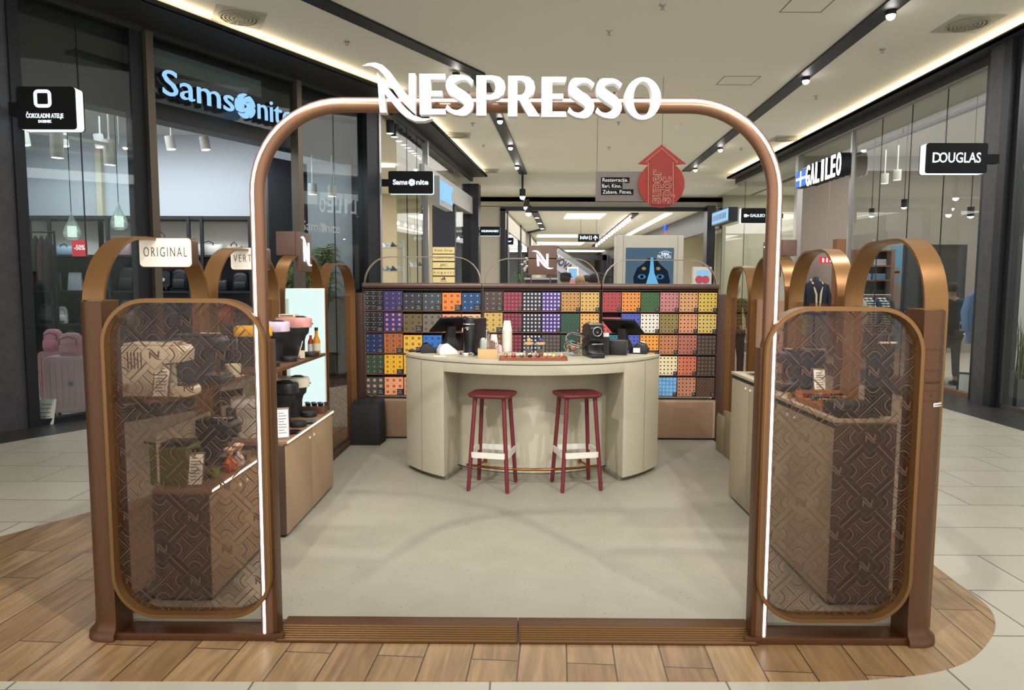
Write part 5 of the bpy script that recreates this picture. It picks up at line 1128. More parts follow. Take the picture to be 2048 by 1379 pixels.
for u, l, tc in ((1056, 'iced coffee glass with a wooden lid and a round wooden knob', 'c9a060'), (1078, 'iced coffee glass with a wooden lid and a violet flower knob', '4b3f86')):
    p = atz(u, 706, ZC); t = thing('lidded_glass', l, 'glass', (p.x, TY+.19, ZC)); mb = MB(); mb.lathe([(.027, .006), (.036, .105)], n=20, cap=False); mb.lathe([(0, 0), (.027, 0), (.027, .006), (0, .006)], n=20); mb.build('tumbler', PANE, t, smooth=50)
    mb = MB(); mb.lathe([(0, .007), (.020, .007), (.026, .06), (0, .062)], n=16); mb.build('drink', mat('iced_coffee', hexc('6b5448'), .4), t); mb = MB(); mb.lathe([(.038, .105), (.039, .122), (0, .122)], n=20); mb.build('lid', mat('lid_wood', hexc('d2b07a'), .5), t)
    mb = MB(); mb.lathe([(.008, .122), (.018, .135), (.018, .145), (.010, .155), (0, .157)], n=14); mb.build('knob', mat('knob_'+tc, hexc(tc), .5), t, smooth=50)
    mb = MB(); mb.tube([(-.024, -.036, .10), (-.02, -.035, .05), (0, -.034, .03), (.02, -.035, .05), (.024, -.036, .10)], .002, 6); mb.build('wire_handle', CHROME, t)
# wire and glass basket
p = cz(1150, 713); BK = (p[0], p[1]+.09, ZC); t = thing('capsule_basket', 'tilted round clear basket with wire rims, full of used capsules', 'basket', BK)
Rb = Matrix.Rotation(radians(32), 4, 'X') @ Matrix.Rotation(radians(12), 4, 'Y'); C0 = Matrix.Translation((0, 0, .085)) @ Rb
prof = [(.03, -.075), (.055, -.062), (.075, -.035), (.083, 0), (.086, .035), (.084, .065)]
mb = MB(); mb.lathe([(0, -.078)]+prof, n=28, cap=False); mb.xform(C0); mb.build('clear_bowl', PANE, t, smooth=60)
for r, z in ((.085, .067), (.0885, .05), (.078, -.03)):
    mb = MB(); mb.tube([tuple(C0 @ Vector((r*cos(2*pi*k/28), r*sin(2*pi*k/28), z))) for k in range(28)], .0028, 6, closed=True); mb.build('wire_ring', CHROME, t, smooth=60)
BCN = ['sand coloured', 'terracotta', 'pearl white', 'black brown', 'olive grey', 'steel blue', 'dull gold', 'cocoa brown']
for k in range(46):
    a = random.uniform(0, 2*pi); rr = .052*sqrt(random.random()); z = -.035+random.uniform(0, .06)*(1-rr*6); q = C0 @ Vector((rr*cos(a), rr*sin(a), z)); 
    put_capsule((BK[0]+q.x, BK[1]+q.y, BK[2]+max(q.z, .022)), ['c9b08a', 'c77a5a', 'd9cfc0', '3b3430', '8d8270', '4a7fa8', 'b09a70', '5a4a42'][k % 8], '%s coffee capsule heaped in the round clear basket' % BCN[k % 8], '%s capsules heaped in the clear basket' % BCN[k % 8], (random.uniform(0, 6), random.uniform(0, 6), 0))
# canister of tubes
p = cz(1214, 712); t = thing('tube_canister', 'slim black canister with white packets, between the chrome-ringed machine and the printer', 'canister', (p[0], p[1]+.10, ZC)); mb = MB(); mb.prism(rrect(-.03, .03, -.03, .03, .008, 3), 0, .155); mb.build('case', BLACKM, t); mb = MB(); mb.prism(rrect(-.025, .025, -.025, .025, .006, 3), .155, .185); mb.build('packets', WHITE, t)
# ================================================================== SHOPS, SIGNS AND THE MALL BEYOND
def on_plane(u, v, M, off=0.0):
    """picture ray meets the facade plane (local y = off): returns local x, z"""
    d = _ray(u, v); n = M.to_3x3() @ Vector((0, 1, 0)); p0 = M @ Vector((0, off, 0)); o = Vector((0, 0, CAMZ)); t = (p0-o).dot(n)/d.dot(n)
    return M.inverted() @ (o+d*t)
FONTB = .012
# facade lettering: luggage shop
def fac_text(name, s, M, u0, u1, v0, v1, off, m, parent, depth, bold, side=None):
    a = on_plane(u0, v0, M, off); b = on_plane(u1, v1, M, off); w = abs(b.x-a.x); c = (a+b)/2
    return a, b, w, c
def sam_logo(mb, cx, cz, R, M3):
    for k in range(5):
        a0 = 2*pi*k/5; P = []; g = .10
        for i in range(9): r = 1-.82*i/8; a = a0+g*(1+.6*(1-r))+1.9*(1-r)**1.2; P.append((cx+R*r*cos(a), cz+R*r*sin(a)))
        for i in range(8, -1, -1): r = 1-.82*i/8; a = a0+2*pi/5-g*(1-.9*(1-r))+1.9*(1-r)**1.2; P.append((cx+R*r*cos(a), cz+R*r*sin(a)))
        for i in range(1, 6): a = a0+g+(2*pi/5-2*g)*(1-i/6); P.append((cx+R*cos(a)*1.03, cz+R*sin(a)*1.03))
        mb.prism(P, 0, .02, 'Y')
    return mb
t = thing('shop_lettering', 'pale blue glowing luggage shop lettering with a pinwheel logo, on the black fascia', 'sign', (0, 0, 0)); t.matrix_world = ML
def flat(M3, x, y, z): m = Matrix.Translation((x, y, z)) @ Matrix.Rotation(radians(90), 4, 'X'); return m
def run_text(parent, name, s, M, ua, ub, v, off, size, m, bold, ex, side=None, sidem=None):
    a = on_plane(ua, v, M, off); b = on_plane(ub, v, M, off); c = (a.x+b.x)/2
    return text(name, s, size, m, parent, flat(None, c, off, 0), extrude=ex, bold=bold, fit=abs(b.x-a.x))
a = on_plane(322, 176, ML, -.08); b = on_plane(466, 207, ML, -.08)
z1 = (a.z+b.z)/2-.0
for (s, u0, u1, va, vb) in (('Sams', 322, 464, 177, 206), ('nite', 512, 581, 218, 232)):
    a = on_plane(u0, va, ML, -.08); b = on_plane(u1, vb, ML, -.08); zz = 4.17
    o = text('letters', s, .46, SIGNB, t, flat(None, (a.x+b.x)/2, -.12, zz), extrude=.012, bold=0, fit=b.x-a.x)
    o2 = text('letter_sides', s, .46, FRAME, o, flat(None, (a.x+b.x)/2, -.06, zz), extrude=.045, bold=0, fit=b.x-a.x)
a = on_plane(487, 214, ML, -.08); mb = MB(); sam_logo(mb, a.x, 4.155, .168, None); mb.v = [(x, y-.13, z) for x, y, z in mb.v]; mb.build('pinwheel', SIGNB, t)
t = thing('window_lettering', 'small grey luggage brand lettering stuck on the dark window beside the corner pillar', 'lettering'); t.matrix_world = ML
a = on_plane(605, 448, ML, 0); b = on_plane(681, 449, ML, 0); text('letters', 'Sams nite', .22, mat('grey_vinyl', hexc('b9bcc0'), .6), t, flat(None, (a.x+b.x)/2, .02, a.z-.02), extrude=.002, fit=b.x-a.x)
c = on_plane(646, 448, ML, 0); mb = MB(); sam_logo(mb, c.x+.01, a.z-.02, .075, None); mb.v = [(x, y*.2+.018, z) for x, y, z in mb.v]; mb.build('pinwheel', mat('grey_vinyl'), t)
# blade signs
EDGE = emis('blade_edge_glow', (.75, .93, 1), 1.5)
def blade_sign(u0, u1, v0, v1, Y, label, arm, pieces, lit='L', th=.14):
    p = aty(u0, v1, Y); q = aty(u1, v0, Y); w = (q.x-p.x)/2; h = (q.z-p.z)/2; t = thing('blade_sign', label, 'sign', ((p.x+q.x)/2, Y, (p.z+q.z)/2), 0, 'black blade signs sticking out from the shopfronts')
    r = h*.16
    mb = MB(); mb.prism(rrect(-w, w, -h, h, r, 5), .02, th, 'Y'); mb.build('lit_edge', EDGE, t, smooth=40)
    mb = MB(); mb.prism(rrect(-w, w, -h, h, r, 5), 0, .0195, 'Y'); mb.build('front_face', mat('sign_black', hexc('08090c'), .6, spec=.25), t, smooth=40)
    mb = MB(); mb.prism(rrect(-w, w, -h, h, r, 5), th+.0005, th+.02, 'Y'); mb.build('rear_face', mat('sign_black'), t, smooth=40)
    L = aty(arm, v0, Y).x-(p.x+q.x)/2; mb = MB(); mb.box(min(L, math.copysign(w, L)), max(L, math.copysign(w, L)), .03, th-.02, -h*.30, h*.30); mb.build('arm', mat('sign_black'), t)
    for (s, x, z, size, fit, bold) in pieces:
        text('lettering', s, size*h, emis('sign_text', (.78, .9, 1), 1.25), t, face_m((x*w, -.002, z*h), 0, -1), extrude=.002, fit=fit*w if fit else None, bold=bold)
    return t, w, h
t, w, h = blade_sign(36, 148, 173, 258, 7.35, 'black blade sign reading ČOKOLADNI ATELJE near the picture\'s edge', 10, [('ČOKOLADNI ATELJE', -.05, -.38, .30, 1.28, .001), ('DOBNIK', -.05, -.64, .17, .46, .002)])
mb = MB(); mb.strip(rrect(-.03-.075, -.03+.075, .02, .17, .03, 4), .035, -.004, -.0005, 'Y', closed=True); mb.build('square_logo', emis('sign_text', (.78, .9, 1), 1.25), t)
t, w, h = blade_sign(777, 866, 342, 387, 12.6, 'black blade sign of the luggage shop on the dark corner pillar', 752, [('Sams', -.47, 0, .62, .66, .004), ('nite', .52, 0, .62, .55, .004)])
mb = MB(); sam_logo(mb, .05*w, 0, h*.30, None); mb.v = [(x, y*.15-.005, z) for x, y, z in mb.v]; mb.build('pinwheel', emis('sign_text', (1, 1, 1), 1), t)
blade_sign(960, 1000, 453, 471, 20.55, 'small black blade sign reading HUMANIC beside the portal', 936, [('HUMANIC', 0, 0, .55, 1.7, .006)])
blade_sign(994, 1027, 475, 489, 26.0, 'small black blade sign with cursive s.Oliver, the nearer of the two', 986, [('s.Oliver', 0, 0, .75, 1.6, .004)])
blade_sign(1019, 1044, 489, 500, 32.0, 'small black blade sign with cursive s.Oliver, the farther of the two', 1008, [('s.Oliver', 0, 0, .75, 1.6, .004)])
blade_sign(1034, 1055, 499, 507, 38.0, 'tiny black blade sign half hidden behind the square N sign', 1028, [('Marello', .1, 0, .8, 1.5, .004)])
blade_sign(1851, 1977, 286, 346, 9.1, 'large black blade sign reading DOUGLAS by the grey stone pillar', 2004, [('D', -.66, 0, .95, .27, .002), ('OUGLAS', .10, 0, .95, 1.36, .002)])
t, w, h = blade_sign(1482, 1544, 416, 446, 16.4, 'black blade sign reading GALILEO seen beside the arch tube', 1568, [('GALILEO', .06, 0, .55, .98, .002)])
mb = MB(); mb.box(-w*.82, -w*.62, -.004, -.001, -h*.2, h*.2); mb.box(-w*.62, -w*.5, -.004, -.001, -h*.1, h*.1); mb.build('flag_logo', emis('sign_text', (1, 1, 1), 1), t)
# menswear facade lettering
t = thing('shop_lettering', 'white glowing menswear shop lettering GALILEO with a blue flag box on the grey glass fascia', 'sign'); t.matrix_world = MR
a = on_plane(1624, 345, MR, -.1); b = on_plane(1697, 333, MR, -.1); w = abs(b.x-a.x)
for k, ch in enumerate('GALILEO'):
    x = min(a.x, b.x)+w*(k+.5)/7.0; wd = w/7*(.35 if ch == 'I' else .74)
    o = text('letter', ch, .62, SIGNW, t, flat(None, x, -.24, 4.02), extrude=.008, bold=.008, fit=wd); text('letter_side', ch, .62, FRAME, o, flat(None, x, -.13, 4.02), extrude=.10, bold=.008, fit=wd)
c = on_plane(1613, 352, MR, -.1); BLUE = emis('flag_blue', (.08, .2, 1), 1.2); x = c.x
mb = MB(); mb.box(x-.26, x+.26, -.22, -.02, 3.86, 4.22); fl = mb.build('flag_box', FRAME, t); mb = MB(); mb.box(x-.25, x+.25, -.225, -.22, 3.87, 4.21); mb.build('flag_face', BLUE, fl); mb = MB(); mb.box(x-.25, x+.25, -.23, -.226, 4.02, 4.07); mb.box(x-.03, x+.02, -.23, -.226, 3.87, 4.21); mb.build('flag_cross', SIGNW, fl)
# distant lit facade boxes
t = thing('lit_facade_sign', 'blue-white glowing box sign HUMANIC on the pale header of the far left shop', 'sign'); t.matrix_world = ML2
a = on_plane(879, 385, ML2, -.2); b = on_plane(905, 395, ML2, -.2); w = b.x-a.x; zc = (on_plane(892, 388, ML2, -.2)).z
mb = MB(); mb.box(a.x, b.x, -.2, -.03, zc-.32, zc+.32); mb.build('sign_box', mat('sign_back_grey', hexc('9aa0a6'), .5), t)
text('letters', 'HUMANIC', .62, SIGNB, t, flat(None, (a.x+b.x)/2, -.21, zc), extrude=.01, bold=.006, fit=w*.92)
t = thing('lit_facade_sign', 'slanted blue-white box sign on the right facade beside the portal corner', 'sign'); t.matrix_world = MR
a = on_plane(1424, 438, MR, -.25); b = on_plane(1457, 430, MR, -.25); zc = on_plane(1440, 434, MR, -.25).z; x0_, x1_ = sorted((a.x, b.x)); x1_ = min(x1_, x0_+3.0)
mb = MB(); mb.box(x0_, x1_, -.25, .029, zc-.2, zc+.22); mb.build('sign_box', FRAME, t); mb = MB(); mb.box(x0_+.04, x1_-.02, -.262, -.252, zc-.16, zc+.19); f = mb.build('glow_face', SIGNB, t)
mb = MB()
for k in range(9): mb.box(x0_+.15+k*(x1_-x0_-.3)/9, x0_+.22+k*(x1_-x0_-.3)/9, -.268, -.263, zc-.08, zc+.1)
mb.build('dark_marks', FRAME, f)
# hanging way signs and the red arrow
WIRE = mat('hanging_wire', hexc('4c4a46'), .6)
YS = 11.5
t = thing('hanging_board', 'grey hanging board with black lines of text, Restavracije, Bari, Kino, beside the red arrow', 'sign'); 
a = aty(1191, 402, YS); b = aty(1290, 343, YS)
mb = MB(); mb.box(a.x, b.x, YS, YS+.02, a.z, b.z); mb.build('board', mat('board_taupe', hexc('8d8480'), .6), t)
for (s, v, u1) in (('Restavracije.', 360, 1259), ('Bari. Kino.', 372, 1245), ('Zabava. Fitnes.', 384, 1267)):
    p = aty(1202, v+5.6, YS); q = aty(u1, v-5.6, YS); mb = MB(); mb.box(p.x, q.x, YS-.003, YS-.0005, p.z, q.z); s_ = mb.build('text_strip', mat('sign_black'), t)
    text('words', s, .085, mat('sign_letter_white', hexc('e8e8e4'), .5, emit=(1, 1, 1), es=.25), s_, face_m(((p.x+q.x)/2, YS-.004, (p.z+q.z)/2), 0, -1), extrude=.001, fit=(q.x-p.x)*.9)
p = aty(1194, 343, YS); mb = MB(); mb.cyl((p.x, YS+.01, p.z-.02), (p.x, YS+.01, CEIL), .004, n=6); mb.build('wire', WIRE, t)
t = thing('arrow_sign', 'red round hanging sign with an upward arrow reading super spot', 'sign')
c = aty(1322, 369, YS); R_ = (aty(1368, 369, YS).x-aty(1276, 369, YS).x)/2; RED = mat('sign_red', hexc('b23a32'), .5); REDD = mat('sign_red_arrow', hexc('a83b36'), .5)
mb = MB(); mb.lathe([(0, -.01), (R_, -.01), (R_, .012), (0, .012)], (c.x, YS-.03, c.z), n=48, ax='Y'); mb.build('disc', RED, t, smooth=30)
def P2(u, v): p = aty(u, v, YS); return (p.x, p.z)
ar = [P2(1322, 290), P2(1371, 329), P2(1347, 331), P2(1346, 411), P2(1294, 410), P2(1294, 331), P2(1274, 329)]
mb = MB(); mb.prism(ar, YS-.055, YS-.043, 'Y'); mb.build('arrow', REDD, t)
mb = MB(); ins = [P2(1295, 409), P2(1295, 326), P2(1290, 325), P2(1322, 298), P2(1354, 326), P2(1345, 326), P2(1345, 409)]; mb.strip(ins, .007, YS-.060, YS-.0555, 'Y'); mb.build('outline', mat('sign_cream_line', hexc('e5b9a0'), .5), t)
for s, u in (('super', 1310), ('spot', 1330)):
    p = aty(u, 373, YS); L = {'super': 67, 'spot': 52}[s]; p = aty(u, 407-L/2, YS)
    M = face_m((p.x, YS-.058, p.z), 0, -1) @ Matrix.Rotation(radians(90), 4, 'Z'); text('words', s, .26, mat('sign_cream_line'), t, M, extrude=.012, bold=.010, fit=L/FPX*YS)
    text('words_face', s, .26, REDD, t, face_m((p.x, YS-.0715, p.z), 0, -1) @ Matrix.Rotation(radians(90), 4, 'Z'), extrude=.001, fit=L/FPX*YS*.985, bold=.002)
p = aty(1323, 292, YS); mb = MB(); mb.cyl((p.x, YS-.045, p.z), (p.x, YS-.045, CEIL), .004, n=6); mb.build('wire', WIRE, t)
Yw = 27.0; t = thing('way_sign', 'small black hanging way sign with food icons and an upward arrow', 'sign'); a = aty(1156, 483, Yw); b = aty(1198, 468, Yw)
mb = MB(); mb.box(a.x, b.x, Yw, Yw+.05, a.z, b.z); mb.build('board', mat('sign_black'), t); mb = MB()
E2 = emis('sign_text', (1, 1, 1), 1)
x = a.x+.08
for k in range(6): mb.box(x+k*.055, x+k*.055+.035, Yw-.005, Yw-.001, a.z+.09+.02*(k % 2), b.z-.06-.02*((k*2) % 3))
mb.box(a.x+.43, a.x+.46, Yw-.005, Yw-.001, a.z+.07, b.z-.06); mb.box(a.x+.50, a.x+.53, Yw-.005, Yw-.001, a.z+.07, b.z-.06)
mb.box(b.x-.16, b.x-.12, Yw-.005, Yw-.001, a.z+.05, b.z-.1); mb.prism([(b.x-.24, b.z-.15), (b.x-.14, b.z-.04), (b.x-.04, b.z-.15), (b.x-.07, b.z-.17), (b.x-.14, b.z-.10), (b.x-.21, b.z-.17)], Yw-.005, Yw-.001, 'Y'); mb.build('icons', E2, t)
mb = MB(); mb.cyl((a.x+.1, Yw+.02, b.z), (a.x+.1, Yw+.02, 4.45), .008, n=6); mb.cyl((b.x-.1, Yw+.02, b.z), (b.x-.1, Yw+.02, 4.45), .008, n=6); mb.build('wires', WIRE, t)
# ------------------------------------------------------------------ poster totem with the dog
Yt = 13.6; a = aty(1235, 470, Yt); b = aty(1368, 470, Yt); t = thing('poster_totem', 'large white advertising totem with a lit screen showing a dog\'s face', 'totem', ((a.x+b.x)/2, Yt, 0)); w = (b.x-a.x)/2; H = a.z
mb = MB(); mb.box(-w, w, 0, .45, 0, H); mb.build('casing', mat('totem_white', hexc('c9c5b8'), .4), t, bevel=.01)
mb = MB(); mb.box(-w+.115, -w+.12, -.003, 0, .1, H); mb.box(w-.12, w-.115, -.003, 0, .1, H); mb.build('casing_seams', mat('seam_dark'), t)
s0 = aty(1252, 495, Yt-.01); s1 = aty(1348, 495, Yt-.01); sx0, sx1 = s0.x-t.location.x, s1.x-t.location.x; zt = s0.z; sw = sx1-sx0; zb = zt-sw*1.62
mb = MB(); mb.box(sx0, sx1, -.012, -.002, zb, zt); sc = mb.build('screen', mat('screen_navy', hexc('1d3a4c'), .2, emit=hexc('1c3d52'), es=.8), t)
def blob(mb, pts, y): mb.add([(sx0+sw*a_, y, zt-sw*b_) for a_, b_ in pts], [tuple(range(len(pts)))])
def el(cx, cy, rx, ry, n=20): return [(cx+rx*cos(2*pi*k/n), cy+ry*sin(2*pi*k/n)) for k in range(n)]
mb = MB(); blob(mb, [(.20, .95), (.16, .62), (.24, .42), (.38, .32), (.46, .22), (.62, .22), (.72, .34), (.88, .48), (.93, .68), (.90, .95), (.86, 1.35), (.22, 1.35)], -.0135); mb.build('dog_head', emis('dog_dark', hexc('16222e'), 1.0), sc)
mb = MB(); blob(mb, [(.52, .20), (.57, .20), (.60, .52), (.68, .72), (.80, .98), (.80, 1.3), (.28, 1.3), (.30, .98), (.44, .72), (.50, .50)], -.0145); mb.build('dog_blaze', emis('dog_blue', hexc('6cb0dc'), .9), sc)
for cx in (.34, .72):
    mb = MB(); blob(mb, el(cx, .60, .085, .05), -.0155); mb.build('dog_eye', emis('eye_blue', hexc('4c7c9e'), .8), sc); mb = MB(); blob(mb, el(cx, .60, .035, .035), -.0162); mb.build('dog_pupil', emis('pupil', (.004, .006, .01), 1), sc)
    mb = MB(); blob(mb, el(cx+.04*(1 if cx < .5 else -1), .43, .045, .035), -.0155); mb.build('brow_spot', emis('tan_spot', hexc('a58f58'), .7), sc)
mb = MB(); blob(mb, el(.55, .86, .12, .07), -.0155); mb.build('dog_nose', emis('nose_dark', hexc('1b3346'), .9), sc)
tm = emis('poster_white', (.85, .95, 1), .9)
text('poster_text', 'PRO PLAN', .1, tm, sc, face_m((sx0+sw*.80, -.016, zt-sw*.19), 0, -1), extrude=.001, fit=sw*.28); text('poster_text', 'PURINA', .07, tm, sc, face_m((sx0+sw*.82, -.016, zt-sw*.13), 0, -1), extrude=.001, fit=sw*.16, bold=.003)
mb = MB(); blob(mb, [(.68, .10), (.82, .06), (.96, .10), (.95, .105), (.82, .07), (.69, .105)], -.0155); mb.build('roof_line_logo', tm, sc)
# ------------------------------------------------------------------ luggage shop
YB = 12.1
DK = mat('display_dark'); SHB2 = mat('shop_shelf_black', hexc('1b1c20'), .5); CRW = mat('lit_cream_back', hexc('d9d8cf'), .8)
t = thing('wall_shelving', 'long black wall shelving full of bags inside the luggage shop', 'shelving')
xl, xr = -8.9, -4.15
mb = MB(); mb.box(xl, xr, 12.50, 12.58, 0, 2.12); mb.build('back_panel', DK, t); mb = MB(); mb.box(xl, xr, 12.50, 12.58, 2.12, 2.78); mb.build('cream_back_panel', CRW, t)
SZ = [.40, .91, 1.50, 2.13]
for z in SZ: mb = MB(); mb.box(xl, xr, YB, 12.5, z-.035, z); mb.build('shelf_board', SHB2, t)
mb = MB(); mb.box(xl, xr, YB, 12.5, 2.75, 2.81); mb.build('top_rail', SHB2, t)
for u in (60, 100, 216, 268, 378, 404, 500): p = aty(u, 500, YB); mb = MB(); mb.box(p.x-.025, p.x+.025, YB-.01, YB+.04, 0, 2.8); mb.build('upright', SHB2, t)
def rb(w, d, h, r=.04): return rrect(-w/2, w/2, -d/2, d/2, min(r, w/2.2, d/2.2), 3)
def ringz(w, d, z, r): return [(x, y, z) for x, y in rb(w, d, 0, r)]
BAGN = {}
def bag(kind, u, v, Y, wpx, hpx, col, label, rz=0, z=None):
    p = aty(u, v, Y); zz = p.z if z is None else z; w = wpx/FPX*Y; h = hpx/FPX*Y; m = mat('bag_'+col, hexc(col), .5); dk = mat('bag_trim_dark', hexc('121215'), .5)
    t = thing(kind, label, {'backpack': 'backpack', 'duffel_bag': 'bag', 'handbag': 'handbag', 'suitcase': 'suitcase'}[kind], (p.x, Y, zz+.001), rz, 'bags and cases displayed in the luggage shop')
    if kind == 'backpack':
        d = w*.55; mb = MB(); mb.loft([ringz(w*.9, d*.9, 0, .05), ringz(w, d, h*.1, .06), ringz(w, d, h*.55, .07), ringz(w*.9, d*.85, h*.82, .07), ringz(w*.6, d*.6, h*.96, .05), ringz(w*.3, d*.3, h, .03)]); mb.build('body', m, t, smooth=60)
        mb = MB(); mb.loft([ringz(w*.7, .02, h*.08, .01), ringz(w*.74, .05, h*.14, .02), ringz(w*.74, .05, h*.42, .02), ringz(w*.6, .02, h*.5, .01)]); mb.v = [(x, y-d*.5, z) for x, y, z in mb.v]; mb.build('front_pocket', m, t, smooth=60)
        mb = MB(); mb.tube([(-w*.12, 0, h*.97), (-w*.08, 0, h*1.06), (w*.08, 0, h*1.06), (w*.12, 0, h*.97)], .008, 6); mb.build('grab_handle', dk, t); mb = MB(); mb.tube([(-w*.38, -d*.46, h*.5), (-w*.36, -d*.47, h*.72), (0, -d*.44, h*.84), (w*.36, -d*.47, h*.72), (w*.38, -d*.46, h*.5)], .004, 5); mb.build('zip', dk, t)
    elif kind == 'duffel_bag':
        d = w*.42; mb = MB(); mb.loft([ringz(w*.94, d*.8, 0, .05), ringz(w, d, h*.2, .07), ringz(w, d, h*.6, .08), ringz(w*.95, d*.6, h*.76, .06), ringz(w*.9, d*.2, h*.8, .02)]); mb.build('body', m, t, smooth=60)
        mb = MB(); mb.tube([(-w*.2, -d*.45, h*.4), (-w*.18, -d*.3, h*.85), (0, -d*.2, h), (w*.18, -d*.3, h*.85), (w*.2, -d*.45, h*.4)], .009, 6); mb.build('handle', dk, t)
    elif kind == 'handbag':
        d = w*.35; mb = MB(); mb.loft([ringz(w, d, 0, .02), ringz(w*.98, d, h*.1, .03), ringz(w*.85, d*.5, h*.6, .02), ringz(w*.82, d*.2, h*.64, .01)]); mb.build('body', m, t, smooth=50)
        mb = MB(); mb.tube([(-w*.25, 0, h*.6), (-w*.22, 0, h*.85), (0, 0, h), (w*.22, 0, h*.85), (w*.25, 0, h*.6)], .008, 6); mb.build('handle', dk, t)
    else:
        d = min(w, h)*.42; z0 = .05; mb = MB(); mb.prism(rrect(-w/2, w/2, z0, h, .07, 6), -d/2, d/2, 'Y'); mb.build('shell', m, t, bevel=.02, seg=3)
        mb = MB()
        for k in range(1, 9): x = -w/2+w*k/9; mb.box(x-.006, x+.006, -d/2-.004, -d/2+.01, z0+.08, h-.08)
        mb.build('shell_ribs', m, t, bevel=.002)
        mb = MB(); mb.lathe([(.03, -.008), (.03, .0), (0, .0)], (0, -d/2-.004, h*.55), n=16, ax='Y'); mb.build('badge', STEEL, t)
        for sx in (-1, 1):
            for sy in (-1, 1): mb = MB(); mb.cyl((sx*(w/2-.08)-.015, sy*d*.3, .025), (sx*(w/2-.08)+.015, sy*d*.3, .025), .024, n=12); mb.box(sx*(w/2-.08)-.01, sx*(w/2-.08)+.01, sy*d*.3-.02, sy*d*.3+.02, .03, z0+.01); mb.build('wheel', dk, t)
        mb = MB(); mb.tube([(-w/2-.0, -.05, h*.4), (-w/2-.03, -.05, h*.42), (-w/2-.03, .05, h*.6), (-w/2, .05, h*.62)], .008, 6); mb.build('side_handle', m, t)
    return t
S3, S2, S1_, S0_ = SZ[3], SZ[2], SZ[1], SZ[0]
yb = YB+.18
bag('duffel_bag', 92, 509, yb, 36, 26, '2a2f38', 'dark grey holdall on the top shelf, left of the sale card', z=S3)
bag('duffel_bag', 131, 509, yb, 34, 22, '9db7cf', 'pale blue weekender on the top shelf beside the sale card', z=S3)
bag('duffel_bag', 248, 511, yb, 32, 30, 'b0929a', 'dusty pink case on the top shelf behind the first copper arch', z=S3)
bag('handbag', 325, 511, yb, 24, 46, '1d1f25', 'black handbag with a tall handle on the top shelf', z=S3)
bag('duffel_bag', 362, 511, yb, 34, 22, '8f8578', 'brown grey satchel on the top shelf beside the black handbag', z=S3)
bag('duffel_bag', 420, 513, yb, 56, 28, 'd5d3cd', 'white travel holdall on the top shelf above the VERT sign', z=S3)
bag('duffel_bag', 470, 513, yb, 30, 26, 'b5ab97', 'beige bag at the top shelf end beside the arch tube', z=S3)
bag('backpack', 259, 583, yb, 38, 50, '15161b', 'black backpack on the second shelf inside the first copper arch', z=S2)
bag('suitcase', 331, 583, yb, 26, 40, '1c1e25', 'small black case on the second shelf, next to the dark mullion', z=S2)
bag('backpack', 363, 583, yb, 34, 46, '17191f', 'rounded black backpack on the second shelf under the ORIGINAL sign', z=S2)
bag('duffel_bag', 440, 583, yb, 34, 28, '1b1d23', 'black boxy bag on the second shelf, under the VERT sign', z=S2)
bag('backpack', 484, 583, yb, 34, 38, '191a20', 'black domed backpack on the second shelf by the arch tube', z=S2)
bag('handbag', 108, 583, yb, 40, 54, '17181c', 'large black tote on the second shelf near the hanging bags', z=S2)
bag('handbag', 152, 583, yb, 30, 56, '8e9094', 'grey tote on the second shelf beneath the sale card', z=S2)
bag('handbag', 205, 583, yb, 34, 40, '2a2a2f', 'charcoal tote on the second shelf beside the black backpack', z=S2)
bag('backpack', 99, 650, yb, 34, 40, '3b3b3f', 'dark grey backpack on the third shelf from the top', z=S1_)
bag('backpack', 127, 650, yb, 20, 34, 'c2c0bd', 'small white backpack on the third shelf from the top', z=S1_)
bag('backpack', 260, 650, yb, 36, 48, '7d8a86', 'grey green backpack on the third shelf, behind the patterned glass', z=S1_)
bag('backpack', 345, 650, yb, 34, 44, '26262c', 'black backpack on the third shelf, behind the patterned glass', z=S1_)
bag('backpack', 455, 650, yb, 34, 46, 'b3543f', 'coral red backpack on the third shelf, behind the patterned glass', z=S1_)
bag('suitcase', 112, 0, 8.3, 100, 122, 'c9aab0', 'large pale pink hard suitcase standing right behind the shop glass', rz=radians(12), z=0)
bag('suitcase', 75, 0, 9.1, 60, 108, 'c08d96', 'rose pink hard suitcase standing behind the large pale one', rz=radians(8), z=0)
bag('suitcase', 150, 0, 9.0, 46, 100, '9fb4d6', 'pale blue hard suitcase behind the large pink one', rz=radians(8), z=0)
def top(Y, hpx): return hpx/FPX*Y
bag('backpack', 108, 0, 8.3, 46, 46, 'c48e9b', 'small dotted pink children\'s backpack lying on the large pink suitcase', z=top(8.3, 122)+.0)
bag('backpack', 70, 0, 9.1, 38, 44, 'd0899b', 'small pink children\'s backpack on the rose pink suitcase', z=top(9.1, 108)+.0)
bag('backpack', 148, 0, 9.0, 30, 60, '8fa5c8', 'pale blue backpack standing on the pale blue suitcase', z=top(9.0, 100)+.0)
